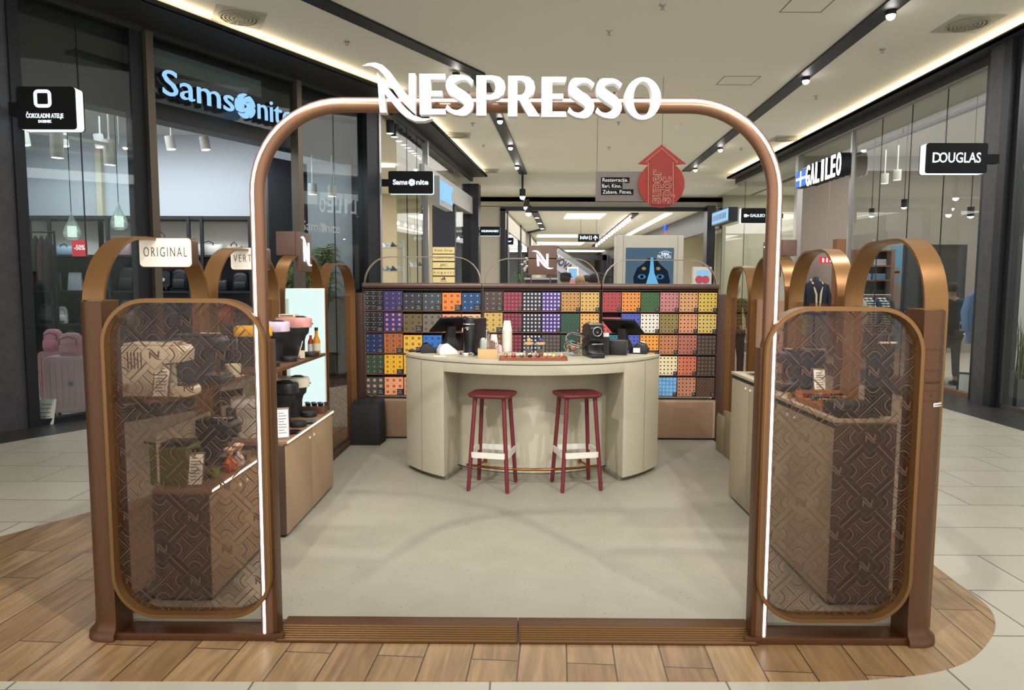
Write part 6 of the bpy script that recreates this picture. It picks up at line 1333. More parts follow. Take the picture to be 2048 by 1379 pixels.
# hanging rack with dark bags
t = thing('hanging_rack', 'black rail of hanging bags and umbrellas at the luggage shop\'s dark stone end', 'rack', (aty(66, 480, 9.6).x, 9.6, 0))
mb = MB(); mb.cyl((-.28, 0, 0), (-.28, 0, 2.35), .015, n=8); mb.cyl((.30, 0, 0), (.30, 0, 2.35), .015, n=8); mb.cyl((-.28, 0, 2.33), (.30, 0, 2.33), .012, n=8); mb.build('rail_frame', BLACKM, t)
for k in range(6):
    x = -.22+.085*k; mb = MB(); c_ = ['3a1c22', '2a2a2e', '4a2028', '1f2024', '55323a', '26262a'][k]; hh = .5+.12*(k % 3)
    mb.loft([ringz(.07, .12, 0, .02), ringz(.10, .16, hh*.3, .03), ringz(.08, .12, hh*.8, .02), ringz(.02, .03, hh, .01)]); mb.v = [(a_+x, b_, c2+2.28-hh) for a_, b_, c2 in mb.v]; o = mb.build('hanging_bag', mat('hang_'+c_, hexc(c_), .6), t, smooth=50)
p = aty(160, 511, 12.09); t = thing('sale_card', 'red sale card reading -50% fixed to the front edge of the top shelf', 'sign', (p.x, 12.094, 2.10)); mb = MB(); mb.box(-.135, .135, -.005, .005, 0, .28); mb.build('card', mat('sale_red', hexc('c9303c'), .5, emit=hexc('c9303c'), es=.3), t)
text('lettering', '-50%', .12, mat('sale_white', hexc('efe6e6'), .5, emit=(1, 1, 1), es=.3), t, face_m((0, -.006, .15), 0, -1), extrude=.001, bold=.003, fit=.19)
p = aty(75, 843, 7.62); t = thing('floor_notice', 'white slanted notice board standing at the foot of the shop glass', 'notice', (p.x+.02, 7.72, 0), radians(10)); mb = MB(); mb.prism([(-.02, 0), (.0, 0), (.10, .28), (.085, .28)], -.085, .085, 'X'); mb.build('panel', WHITE, t); mb = MB()
for k in range(4): z = .22-.045*k; y = -.0215+.105*z/.28*1.0; mb.box(-.06, .05, y-.003, y-.001, z, z+.008)
mb.build('printed_lines', mat('print_grey'), t)
# pendants, track and cylinder spots of that shop
def pendant(u, vt, vb, Y, label):
    a = aty(u, vb, Y); b = aty(u, vt, Y); h = b.z-a.z; t = thing('pendant_lamp', label, 'pendant lamp', (a.x, Y, a.z), 0, 'teardrop glass pendants in the luggage shop'); r = h*.30
    mb = MB(); mb.lathe([(r*.55, 0), (r*.9, h*.08), (r, h*.25), (r*.8, h*.45), (r*.35, h*.72), (r*.12, h*.95), (0, h)], n=24, cap=False); mb.build('glass_shade', glass('ribbed_shade', (.9, .97, .93), base=.15, op=.3, opcol=(.75, .85, .8)), t, smooth=60)
    mb = MB(); mb.lathe([(0, h*.10), (r*.5, h*.10), (r*.5, h*.5), (0, h*.5)], n=20); mb.build('inner_diffuser', emis('pendant_glow', (.86, 1, .92), 1.6), t)
    mb = MB(); mb.cyl((0, 0, h), (0, 0, 4.3-a.z), .005, n=6); mb.lathe([(.06, 4.28-a.z), (.06, 4.3-a.z)], n=16); mb.build('cord', BLACKM, t)
pendant(145, 425, 479, 9.0, 'teardrop glass pendant lamp, the lower one near the shop door mullion'); pendant(239, 405, 459, 9.6, 'teardrop glass pendant lamp, the higher one beside the dark mullion')
t = thing('shop_track', 'white lighting rail under the luggage shop ceiling', 'ceiling track'); a = aty(62, 262, 8.7); b = aty(274, 299, 9.9); mb = MB(); mb.tube([a, b], .03, 4); mb.cyl((a.x+.3, 8.8, a.z), (a.x+.3, 8.8, 4.3), .006, n=5); mb.cyl((b.x-.2, 9.8, b.z), (b.x-.2, 9.8, 4.3), .006, n=5); mb.build('rail', WHITE, t)
def cyl_spot(u, v, Y, label, h=.34, r=.075, m=WHITE, tilt=0.0, toceil=None, grp='white cylinder spotlights in the luggage shop'):
    p = aty(u, v, Y); t = thing('cylinder_spot', label, 'spotlight', (p.x, Y, p.z), 0, grp)
    mb = MB(); mb.lathe([(r*.92, .004), (r, 0), (r, h), (0, h)], n=20, cap=False); mb.xform(Matrix.Rotation(tilt, 4, 'Y')); mb.build('housing', m, t, smooth=40)
    mb = MB(); mb.lathe([(0, .004), (r*.9, .004)], n=20, cap=False); mb.xform(Matrix.Rotation(tilt, 4, 'Y')); mb.build('lens', emis('spot_disc', (1, .98, .94), 5), t)
    mb = MB(); top_ = (toceil or 4.3)-p.z; mb.cyl((0, 0, h), (0, 0, top_), .012, n=6); mb.build('stem', m, t); return t
cyl_spot(115, 316, 8.9, 'white cylinder spot hanging from the rail above the pendant lamps'); cyl_spot(220, 330, 9.6, 'white cylinder spot at the right end of the rail')
for u, v, l in ((52, 291, 'white tilted cylinder spot beside the chocolate shop blade sign'), (129, 293, 'white tilted cylinder spot behind the rail'), (201, 295, 'white tilted cylinder spot between the two rail spots'), (343, 299, 'white tilted cylinder spot inside the open shop bay'), (412, 300, 'white tilted cylinder spot farther inside the open shop bay')): cyl_spot(u, v, 10.8, l, .2, .07, tilt=-.15)
for u, v, l in ((625, 389, 'grey cylinder spot behind the dark window, left one of two'), (664, 393, 'grey cylinder spot behind the dark window, right one of two')): cyl_spot(u, v, 11.75, l, .18, .075, m=mat('spot_grey', hexc('a6a8a4'), .5), toceil=3.79)
# potted palms behind the dark window
def palm(x, y, H, n, label, seed):
    random.seed(seed); t = thing('potted_palm', label, 'potted palm', (x, y, 0)); mb = MB(); mb.lathe([(.16, 0), (.22, .4), (.20, .4), (.18, .34), (0, .34)], n=20); mb.build('pot', mat('pot_dark', hexc('2a2a2c'), .5), t, smooth=40)
    mb = MB()
    for k in range(4): mb.tube([(random.uniform(-.06, .06), random.uniform(-.06, .06), .34), (random.uniform(-.12, .12), random.uniform(-.1, .1), H*.62)], [.014, .009], 6)
    mb.build('stems', mat('palm_stem', hexc('5f5a38'), .7), t); mb = MB()
    for i in range(n):
        a = random.uniform(0, 2*pi); L = random.uniform(.2, .36); z0 = random.uniform(.45, .75)*H; up = random.uniform(.15, .55)
        pts = [Vector((cos(a)*L*s, sin(a)*L*s, z0+up*s*1.6-.9*up*s*s*(1.4))) for s in (0, .25, .5, .75, 1)]
        for j in range(1, 5):
            for s in (-1, 1):
                for q in (0, .5):
                    b = pts[j-1].lerp(pts[j], q); d = (pts[j]-pts[j-1]).normalized(); sd = d.cross(Vector((0, 0, 1))).normalized()*s; tip = b+sd*.17*(1.15-j*.2)+d*.12-Vector((0, 0, .05)); mb.add([b, b+d*.03, tip], [(0, 1, 2)])
    o = mb.build('fronds', mat('palm_green', hexc('6f7a45'), .5), t); o['kind'] = 'stuff'
for i, (u, Y, H, l) in enumerate(((622, 11.9, 2.5, 'tall potted palm behind the window lettering, nearest the bronze mullion'), (662, 12.1, 2.8, 'tall potted palm behind the dark window next to the corner pillar'))):
    q_ = ML @ Vector((4.42+.56*i, .5, 0)); palm(q_.x, q_.y, H, 60, l, i+3)
# ------------------------------------------------------------------ far left shoe shop
for i, (u, v) in enumerate([(782, 267), (791, 274), (800, 282.5), (810, 290), (817, 296), (824, 302), (831, 307), (836, 311.5), (841, 315.5), (845, 319)]):
    p = atz(u, v, 4.42); p = atz(u, v, 4.5); X_ = p.x; t = thing('round_downlight', 'round black downlight in the row above the far shop window, %s from the corner pillar' % ['first', 'second', 'third', 'fourth', 'fifth', 'sixth', 'seventh', 'eighth', 'ninth', 'tenth'][i], 'downlight', (X_-.02, p.y, 4.5), 0, 'row of black downlights in the far left shop')
    mb = MB(); mb.lathe([(.07, 0), (.08, 0), (.08, .24), (0, .24)], n=16, cap=False); mb.build('housing', mat('downlight_navy', hexc('20242f'), .5), t, smooth=40); mb = MB(); mb.lathe([(0, .004), (.07, .004)], n=16, cap=False); mb.build('lens', emis('spot_disc', (1, .98, .94), 5), t)
t = thing('brand_column', 'dark column with a ladder of gold brand plaques by the far shop door', 'column', (aty(887, 400, 18).x, 18, 0)); w = .295
mb = MB(); mb.box(-w, w, 0, .5, 0, 4.05); mb.build('column_body', mat('column_navy', hexc('232838'), .5), t)
GOLD = mat('gold_plaque', hexc('d8c48c'), .35, .3, emit=hexc('d8c48c'), es=.35); INK = mat('plaque_ink', hexc('2c2820'), .6)
for s, v0, v1, fit in (('Kate Gray', 494, 507, .8), ('Calvin Klein', 509, 521.5, .85), ('JfC', 524, 536, .35), ('b u g a t t i', 538.5, 550.5, .9), ('adidas', 553, 565, .5)):
    z1 = aty(887, v0, 18).z; z0 = aty(887, v1, 18).z; mb = MB(); mb.box(-w+.01, w-.01, -.02, -.001, z0, z1); g = mb.build('plaque', GOLD, t)
    ad = s == 'adidas'; text('plaque_text', s, .085 if not ad else .05, INK, g, face_m((0, -.021, (z0+z1)/2-(.035 if ad else 0)), 0, -1), extrude=.001, fit=w*2*fit*(.5 if ad else 1))
    if ad:
        mb = MB(); zc = (z0+z1)/2-.005
        for k, hh in enumerate((.03, .055, .08)): x = -.07+.045*k; mb.prism([(x, zc), (x+.035, zc), (x+.035-.04*hh/.08+.005, zc+hh), (x-.04*hh/.08+.01, zc+hh*.9)], -.024, -.021, 'Y')
        mb.build('three_bar_logo', INK, g)
SHOEC = ['dfe3e6', '9fb6c8', '2c3038', 'b8b2a2', '6f8fb0', '3a3d44']
def rack(u, v0, v1, Y, wpx, label, nsh, grp, items='shoe_box'):
    p = aty(u, v1, Y); q = aty(u, v0, Y); w = wpx/FPX*Y/2; t = thing('display_rack', label, 'display rack', (p.x, Y, 0)); H = q.z
    mb = MB(); mb.box(-w-.02, -w, -.02, .3, 0, H); mb.box(w, w+.02, -.02, .3, 0, H); mb.build('uprights', WHITE, t); 
    for k in range(nsh):
        z = .35+(H-.5)*k/(nsh-1); mb = MB(); mb.box(-w, w, 0, .3, z-.02, z); mb.build('shelf_board', WHITE, t)
        for j in range(4):
            b = MB(); ww = w*2/4*.8; b.loft([[(-ww/2, -.09, 0), (ww/2, -.09, 0), (ww/2, .09, 0), (-ww/2, .09, 0)], [(-ww/2, -.08, .06), (ww/2, -.06, .03+.03*(j % 2)), (ww/2, .06, .03+.03*(j % 2)), (-ww/2, .08, .06)], [(-ww/2, -.05, .12), (-ww*.1, -.04, .08), (-ww*.1, .04, .08), (-ww/2, .05, .12)]])
            c_ = SHOEC[(j+k*3) % 6]; tag(b.build('shoe', mat('shoe_'+c_, hexc(c_), .5), loc=(p.x-w+(j+.5)*w/2, Y+.13, z+.001)), '%s shoe on the %s shelf up of the %s' % (['first', 'second', 'third', 'fourth'][j], ['lowest', 'second', 'third', 'fourth', 'fifth'][k], grp), 'shoe', 'shoes on the '+grp)
rack(782, 480, 560, 15.3, 44, 'white shoe rack seen over the capsule wall by the corner pillar', 5, 'white rack by the corner pillar'); rack(836, 520, 565, 17.5, 36, 'low white shoe rack beside the brand column', 3, 'low rack by the brand column')
for i, (x0, x1, y0, y1) in enumerate([(-5.5, -3.0, 14, 14.25), (-5.5, -3.2, 18, 18.25)]): mb = MB(); mb.box(x0, x1, y0, y1, 4.70, 4.745); tag(mb.build('ceiling_light_strip', COVE), ['warm light strip across the far left shop ceiling, nearer one', 'warm light strip across the far left shop ceiling, farther one'][i], 'ceiling light')
# ------------------------------------------------------------------ corridor beyond the portal
CG = mat('corridor_dark', hexc('2c2e34'), .5)
ML3 = LM(Vector((-.56, 23.6, 0)), Vector((1.3, 14.4, 0)).normalized()); st(fb(ML3, 'wall_corridor_left', PW, [(14.6, 38, 0, .2, 0, 4.4), (0, 14.6, .02, .2, 3.7, 4.4)]))
for i, (y0, y1) in enumerate([(23.6, 25.8), (26.1, 31.8), (32.2, 37.8)]):
    st(fb(ML3, 'window_%d' % (i+30), CLEAR, [(y0-23.6, y1-23.6, .05, .06, 0, 3.7)])); 
st(fb(ML3, 'trim_corridor_posts', CG, [(2.2, 2.5, -.03, .12, 0, 4.4), (8.2, 8.6, -.03, .12, 0, 4.4), (14.2, 14.8, -.05, .2, 0, 4.4)]))
st(fb(Matrix(), 'wall_corridor_right', CG, [(6.9, 7.1, 23.6, 61, 3.6, 4.44), (6.9, 7.1, 30.5, 31.2, 0, 3.6), (6.9, 7.1, 38, 39, 0, 3.6), (6.9, 7.1, 50, 61, 0, 3.6)]))
st(fb(Matrix(), 'wall_corridor_right_shops', WARMW, [(10.5, 10.6, 23.6, 61, 0, 4.4), (6.95, 10.5, 38.4, 38.5, 0, 4.4)]))
st(fb(Matrix(), 'wall_corridor_left_shop', mat('cool_shop_wall', hexc('9ea3aa'), .8), [(-4, -3.9, 23.6, 38, 0, 4.4), (-4, .6, 38.0, 38.1, 0, 4.4)]))
area('corridor_light_far', (2.6, 46, 4.3), 7, 620, sy=16); area('corridor_left_shop_light', (-2.2, 29, 4.3), 2, 200, sy=9); area('corridor_right_shop_light', (8.7, 30, 4.3), 3, 220, sy=10)
GL = emis('ceiling_panel_glow', (1, .93, .74), 3.2)
def cpanel(us, v0, v1, label):
    a = atz(us[0], v1, 4.44); b = atz(us[1], v1, 4.44); c = atz(us[0], v0, 4.44); mb = MB(); mb.box(a.x, b.x, c.y, a.y, 4.425, 4.449) if c.y < a.y else mb.box(a.x, b.x, a.y, c.y, 4.425, 4.449); tag(mb.build('ceiling_light_panel', GL), label, 'ceiling light', 'warm light panels in the corridor ceiling')
cpanel((1128, 1200), 427, 437, 'warm rectangular ceiling light right behind the portal, above the way sign')
cpanel((1074, 1157), 469, 474, 'warm ceiling light panel left of the way sign'); cpanel((1030, 1162), 484, 489, 'long warm ceiling light panel above the square N sign'); cpanel((1112, 1214), 500, 503, 'farthest warm ceiling light band over the corridor end')
mb = MB(); a = atz(1256, 470, 4.44); b = atz(1338, 426, 4.44); mb.strip([(a.x, a.y), (b.x, b.y)], .25, 4.42, 4.449, 'Z'); tag(mb.build('ceiling_light_strip', GL), 'warm light strip running back along the right side of the corridor ceiling', 'ceiling light')
mb = MB(); a = atz(1006, 424, 4.44); b = atz(1038, 460, 4.44); mb.strip([(a.x, a.y), (b.x, b.y)], .22, 4.42, 4.449, 'Z'); tag(mb.build('ceiling_light_strip', GL), 'warm light strip running back along the left side of the corridor ceiling', 'ceiling light')
t = thing('corridor_track', 'black spot track zigzagging over the corridor, left of the way sign', 'ceiling track'); a = atz(1069, 424, 4.40); b = atz(1086, 459, 4.40); c = atz(1030, 472, 4.40); mb = MB(); mb.strip([(a.x, a.y), (b.x, b.y), (c.x, c.y)], .25, 4.38, 4.449, 'Z'); mb.build('rail', TRK, t); mb = MB()
for q in (.25, .55, .9): p = a.lerp(b, q); mb.lathe([(0, 4.37), (.09, 4.372)], (p.x, p.y, 0), n=12, cap=False)
mb.build('lenses', LAMP, t)
a = atz(1270, 428, 4.40); b = atz(1187, 493, 4.40); t = thing('corridor_track', 'long black track with a close row of bulbs behind the red arrow sign', 'ceiling track'); mb = MB(); mb.strip([(a.x, a.y), (b.x, b.y)], .28, 4.40, 4.449, 'Z'); mb.build('rail', TRK, t)
for k in range(14):
    q = (k+.5)/14; q = 1-(1-q)**1.0; u = 1262-(1262-1190)*q; v = 434+(491-434)*q; p = atz(u, v, 4.36); mb = MB(); r = .045+.0012*p.y*.5; mb.lathe([(0, -r), (r*.7, -r*.7), (r, 0), (r*.7, r*.7), (0, r)], (p.x, p.y, 4.30), n=10, cap=False); mb.cyl((p.x, p.y, 4.30), (p.x, p.y, 4.40), .02, n=6); mb.build('bulb', LAMP, t, smooth=60)
def lightbox(u0, u1, v0, v1, Y, m, label, frame=None):
    a = aty(u0, v1, Y); b = aty(u1, v0, Y); t = thing('poster_lightbox', label, 'poster', ((a.x+b.x)/2, Y, 0)); w = (b.x-a.x)/2; mb = MB(); mb.box(-w-.08, w+.08, 0, .2, 0, b.z+.1); mb.build('case', WHITE, t); mb = MB(); mb.box(-w, w, -.01, -.001, max(.1, a.z), b.z); p = mb.build('poster', m, t); return t, w, b.z
t, w, z = lightbox(1137, 1154, 537, 575, 36, emis('poster_sky', hexc('8fbfe6'), .9), 'small blue and pink lit poster behind the man with the cap'); mb = MB(); mb.lathe([(0, 0), (.16, 0)], (0, -.015, z-.7), n=16, cap=False, ax='Y'); mb.build('pink_shape', emis('poster_pink', hexc('d98a92'), .8), t)
t, w, z = lightbox(1392, 1418, 540, 580, 20.3, emis('poster_sky', hexc('8fbfe6'), .9), 'blue lit poster with red fruit shapes, behind the right thin hoop'); mb = MB()
for x in (-.1, .08): mb.lathe([(0, 0), (.12, 0)], (x, -.015, z-.28), n=16, cap=False, ax='Y')
mb.build('fruit_shapes', emis('poster_red', hexc('c2555a'), .8), t)
for u0, u1, v0, v1, m, l in ((1328, 1348, 450, 461, emis('sign_blue', (.05, .12, 1), 1.5), 'small blue glowing sign on the corridor\'s right shops'), (1331, 1342, 462, 470, emis('sign_red_glow', (1, .12, .12), 1.3), 'small red glowing sign below the blue one')):
    a = aty(u0, v1, 32); b = aty(u1, v0, 32); mb = MB(); mb.box(a.x, b.x, 32, 32.1, a.z, b.z); tag(mb.build('glowing_sign', m), l, 'sign')
# banner on the escalator and its rails
t = thing('slanted_banner', 'lilac grey slanted banner with big black letters NOVA right of the square N sign', 'banner'); Yb = 40; a = aty(1112, 505, Yb); b = aty(1178, 548, Yb); h = .95
mb = MB(); mb.add([(a.x, Yb, a.z-h), (b.x, Yb, b.z-h), (b.x, Yb, b.z), (a.x, Yb, a.z), (a.x, Yb+.08, a.z-h), (b.x, Yb+.08, b.z-h), (b.x, Yb+.08, b.z), (a.x, Yb+.08, a.z)], [(0, 1, 2, 3), (4, 7, 6, 5), (0, 4, 5, 1), (3, 2, 6, 7), (0, 3, 7, 4), (1, 5, 6, 2)]); mb.build('cloth', mat('banner_lilac', hexc('a9a8b8'), .7, emit=hexc('a9a8b8'), es=.15), t)
M = face_m(tuple(aty(1126, 527, Yb-.05)), 0, -1) @ Matrix.Rotation(-atan2(a.z-b.z, b.x-a.x), 4, 'Z'); text('words', 'NOVA', .6, mat('banner_ink', hexc('1a1a1e'), .6), t, M, extrude=.01, fit=1.15, bold=.015)
t = thing('escalator', 'escalator with a thin dark handrail at the corridor end', 'escalator'); mb = MB(); a = aty(1115, 494, Yb+1); b = aty(1192, 546, Yb+1); mb.tube([a, b, (b.x+1.5, Yb+1, b.z-.3)], .07, 8); mb.build('handrail', BLACKM, t); mb = MB(); mb.add([(a.x, Yb+.09, a.z-.1), (b.x, Yb+.09, b.z-.1), (b.x, Yb+.09, 0), (a.x, Yb+.09, 0), (a.x, Yb+1.3, a.z-.1), (b.x, Yb+1.3, b.z-.1), (b.x, Yb+1.3, 0), (a.x, Yb+1.3, 0)], [(0, 1, 2, 3), (4, 7, 6, 5), (0, 4, 5, 1), (3, 2, 6, 7), (0, 3, 7, 4), (1, 5, 6, 2)]); mb.build('balustrade', mat('balustrade_grey', hexc('7a7f86'), .3), t)
fb(Matrix(), 'shop_front_end', CG, [(3.0, 6.8, 52, 52.2, 0, 1.7), (3.0, 3.3, 52, 52.2, 0, 4.0), (6.5, 6.8, 52, 52.2, 0, 4.0), (3.0, 6.8, 52, 52.2, 3.6, 4.0)]); o = bpy.data.objects['shop_front_end']; tag(o, 'black framed shop front closing the corridor end', 'shop front')
t = thing('drinks_counter', 'dark low counter behind the middle thin hoop, under the square N sign', 'counter', (aty(1085, 560, 14).x, 14, 0)); mb = MB(); mb.box(-.35, .30, 0, .6, 0, 1.74); mb.build('counter_body', mat('counter_plum', hexc('33262c'), .5), t); mb = MB(); mb.box(-.37, .32, -.02, .62, 1.74, 1.78); mb.build('counter_top', STEEL, t)
# orchid and small pot on the way
def pot_plant(u, v, Y, z, label, flower=None, s=1):
    p = aty(u, v, Y); t = thing('potted_plant', label, 'potted plant', (p.x, Y, z)); mb = MB(); mb.lathe([(.09*s, 0), (.12*s, .2*s), (.10*s, .2*s), (0, .17*s)], n=16); mb.build('pot', CREAM, t, smooth=40); mb = MB()
    random.seed(int(u))
    for k in range(22): a = random.uniform(0, 2*pi); L = random.uniform(.2, .42)*s; h = random.uniform(.1, .4)*s; q = Vector((cos(a), sin(a), 0)); n_ = Vector((-sin(a), cos(a), 0))*.028*s; b = Vector((0, 0, .18*s)); m_ = b+q*L*.5+Vector((0, 0, h)); e = b+q*L+Vector((0, 0, h*.7)); mb.add([b, m_+n_, e, m_-n_], [(0, 1, 2, 3)])
    mb.build('leaves', mat('leaf_green', hexc('4c6a3c'), .5), t)
    if flower:
        mb = MB(); mb.tube([(0, 0, .2*s), (.03, 0, .6*s), (.12*s, 0, .9*s)], .01, 5); mb.build('flower_stem', mat('palm_stem'), t); mb = MB()
        for k in range(9): a = random.uniform(0, 2*pi); mb.lathe([(0, -.04*s), (.07*s, 0), (0, .04*s)], (.05+random.uniform(-.12, .16)*s, random.uniform(-.1, .1)*s, (.62+.05*k)*s), n=6)
        mb.build('white_flowers', WHITE, t)
st_ = fb(Matrix(), 'plinth_table', mat('plinth_stone', hexc('8a8680'), .5), [(aty(1043, 560, 18).x-.3, aty(1043, 560, 18).x+.3, 17.8, 18.4, 0, 1.52)]); tag(st_, 'stone plinth carrying the white orchid, left of the square N sign', 'plinth')
pot_plant(1043, 568, 18.1, 1.521, 'white orchid in a cream pot seen left of the square N sign', True, .8)
# ------------------------------------------------------------------ menswear shop and neighbours on the right
WOOD = mat('wardrobe_wood', hexc('8f6247'), .5, noise=(8, .15))
def oncorner(u, v, X): return atx(u, v, X)
# wooden shelf of folded clothes
t = thing('wooden_wardrobe', 'tall wooden open wardrobe with folded shirts seen through the large copper arch', 'wardrobe', (8.02, 15.4, 0)); WS = .45; 
mb = MB(); mb.box(-.45, -.41, 0, .5, 0, 2.45); mb.build('side_panel', WOOD, t); mb = MB(); mb.box(.33, .41, 0, .5, 0, 2.45); mb.build('side_panel', WOOD, t); mb = MB(); mb.box(-.41, .33, .45, .5, 0, 2.45); mb.build('back_panel', WOOD, t)
for z in (2.44, 2.10, 1.78, 1.42, .3): mb = MB(); mb.box(-.41, .33, .0, .45, z-.03, z); mb.build('shelf_board', WOOD, t)
for i, (x, z, c) in enumerate([(-.21, 2.10, 'd8dade'), (.12, 2.10, 'c5c9d0'), (-.21, 1.78, '8db0d8'), (.12, 1.78, '7f9fc8'), (-.21, 1.42, '2a2c33'), (.12, 1.42, '33363d')]):
    q = thing('folded_shirts', '%s pile of folded shirts on the %s wardrobe shelf' % ({'d': 'white', 'c': 'pale grey', '8': 'pale blue', '7': 'mid blue', '2': 'black', '3': 'charcoal'}[c[0]], {2.10: 'upper', 1.78: 'middle', 1.42: 'lower'}[z]), 'folded clothes', (8.02+x, 15.62, z+.001), 0, 'folded shirt piles in the wooden wardrobe')
    for k in range(4): mb = MB(); mb.box(-.14, .14, -.15, .15, k*.035, k*.035+.031); mb.build('shirt', mat('cloth_'+c, hexc(c), .8), q, bevel=.01)
# clothes rail with striped shirts
random.seed(11)
t = thing('clothes_rail', 'steel clothes rail of hanging shirts seen through the large copper arch', 'clothes rail', (7.45, 14.6, 0)); mb = MB(); mb.cyl((-.22, 0, 0), (-.22, 0, 1.47), .015, n=8); mb.cyl((.48, 0, 0), (.48, 0, 1.47), .015, n=8); mb.cyl((-.22, 0, 1.45), (.48, 0, 1.45), .012, n=8); mb.build('rail_frame', STEEL, t)
stripe = bpy.data.materials.new('striped_cloth'); stripe.use_nodes = True; N, L = nt(stripe); wv = N.new('ShaderNodeTexWave'); wv.bands_direction = 'Z'; wv.inputs['Scale'].default_value = 6; tc = N.new('ShaderNodeTexCoord'); rp = N.new('ShaderNodeValToRGB'); rp.color_ramp.interpolation = 'CONSTANT'; rp.color_ramp.elements[0].color = (*hexc('272a3c'), 1); rp.color_ramp.elements[1].position = .5; rp.color_ramp.elements[1].color = (*hexc('d4d4d2'), 1); L.new(tc.outputs['Object'], wv.inputs[0]); L.new(wv.outputs['Fac'], rp.inputs[0]); L.new(rp.outputs[0], N['Principled BSDF'].inputs[0])
ON = ['first', 'second', 'third', 'fourth', 'fifth', 'sixth', 'seventh', 'eighth', 'ninth', 'tenth', 'eleventh', 'twelfth']
def garment(x, y, z, col, label, grp, rz=pi/2, L_=.72, m=None, nm='hanging_shirt'):
    o_ = thing(nm, label, 'shirt' if 'shirt' in nm else 'jacket', (x, y, z-L_-.06), rz, grp)
    mb = MB(); mb.loft([ringz(.40, .05, 0, .02), ringz(.40, .07, L_*.5, .03), ringz(.42, .07, L_*.85, .03), ringz(.16, .06, L_, .02)]); mb.build('body', m or mat('cloth_'+col, hexc(col), .85), o_, smooth=50)
    for s in (-1, 1): mb = MB(); mb.tube([(s*.18, 0, L_*.88), (s*.27, 0, L_*.6), (s*.26, -.02, L_*.25)], [.05, .045, .035], 8); mb.build('sleeve', m or mat('cloth_'+col), o_, smooth=60)
    mb = MB(); mb.tube([(0, 0, L_), (0, 0, L_+.05), (.02, 0, L_+.075)], .004, 6); mb.build('hanger', CHROME, o_)
for i in range(7): garment(7.29+.095*i, 14.6, 1.45, ['c9c8bd', 'e0dfda', '23242a', '2f3f5c'][i % 4], '%s hanging shirt from the mall side on the steel clothes rail' % ON[i], 'shirts on the steel clothes rail', m=stripe if i % 3 else None)
# mannequin bust with navy jacket
t = thing('mannequin_bust', 'dark mannequin bust wearing a navy jacket with a fleece collar in the menswear doorway', 'mannequin', (aty(1630, 600, 15.4).x, 15.4, .25)); NV = mat('navy_cloth', hexc('191f30'), .8)
mb = MB(); mb.lathe([(.18, 0), (.18, .02), (.02, .03), (.018, .8)], n=16); mb.build('stand', BLACKM, t); mb = MB(); mb.lathe([(.17, .80), (.19, 1.0), (.22, 1.25), (.20, 1.42), (.08, 1.50), (.055, 1.58), (0, 1.60)], n=20); mb.v = [(x*1.05, y*.62, z) for x, y, z in mb.v]; mb.build('torso', BLACKM, t, smooth=60)
mb = MB(); mb.lathe([(.235, .74), (.24, 1.0), (.25, 1.25), (.235, 1.42), (.11, 1.50)], n=24, cap=False); mb.v = [(x*1.05, y*.68, z) for x, y, z in mb.v]; j = mb.build('jacket', NV, t, smooth=60)
for s in (-1, 1): mb = MB(); mb.tube([(s*.22, 0, 1.40), (s*.29, -.02, 1.15), (s*.28, -.05, .85)], [.07, .065, .05], 10); mb.build('sleeve', NV, j, smooth=60)
mb = MB(); mb.tube([(-.03, -.17, .80), (-.05, -.175, 1.2), (-.11, -.11, 1.44), (-.09, .05, 1.52), (.09, .05, 1.52), (.11, -.11, 1.44), (.05, -.175, 1.2), (.03, -.17, .80)], .022, 8); mb.build('fleece_collar', mat('fleece', hexc('c9bda5'), .9), j, smooth=60)
# posters, exit sign, display tables
tag(fb(Matrix(), 'mannequin_plinth', WHITE, [(aty(1630, 600, 15.4).x-.2, aty(1630, 600, 15.4).x+.2, 15.2, 15.6, 0, .249)]), 'white low plinth under the navy jacket mannequin', 'plinth'); tag(fb(Matrix(), 'wood_panel', WOOD, [(7.40, 7.66, 16.0, 16.2, 0, 2.72)]), 'tall reddish wood panel right of the navy jacket mannequin', 'panel')
t = thing('shop_poster', 'tall blue poster of a man in sunglasses inside the menswear shop', 'poster', (8.60, 15.6, 0)); t.scale = (.55, 1, .92); mb = MB(); mb.box(-.27, .27, 0, .03, .25, 2.75); mb.build('panel', mat('poster_blue', hexc('5f96b5'), .6, emit=hexc('5f96b5'), es=.12), t)
mb = MB(); mb.lathe([(0, 0), (.14, 0)], (0, -.004, 2.1), n=18, cap=False, ax='Y'); mb.add([(-.25, -.004, 1.1), (.25, -.004, 1.1), (.22, -.004, 1.75), (.08, -.004, 1.92), (-.08, -.004, 1.92), (-.22, -.004, 1.75)], [(0, 1, 2, 3, 4, 5)]); mb.build('figure_print', mat('poster_skin', hexc('a08a7c'), .6), t); mb = MB(); mb.box(-.10, .10, -.008, -.005, 2.10, 2.15); mb.build('sunglasses_print', BLACK, t)
t = thing('dark_wall_picture', 'dark framed display wall behind the large copper arch', 'display wall', (8.62, 14.4, 0)); mb = MB(); mb.box(-.55, .75, 0, .06, .9, 2.5); mb.build('frame', mat('frame_black', hexc('202024'), .5), t); mb = MB(); mb.box(-.48, .68, -.01, -.001, 1.0, 2.4); mb.build('dark_print', mat('dark_print', hexc('2f2e30'), .6, noise=(5, .6)), t)
p = atx(1654, 520, 7.45); tk = thing('shop_track', 'long black lighting track under the menswear shop ceiling', 'ceiling track', (7.7, 16.0, 4.66)); mb = MB(); mb.box(-.05, .05, -6, 6.8, -.05, .0); mb.build('rail', TRK, tk); mb = MB()
for yy in (-5.5, -2, 2, 6): mb.box(-.01, .01, yy-.01, yy+.01, 0, .10)
mb.build('hangers', TRK, tk)
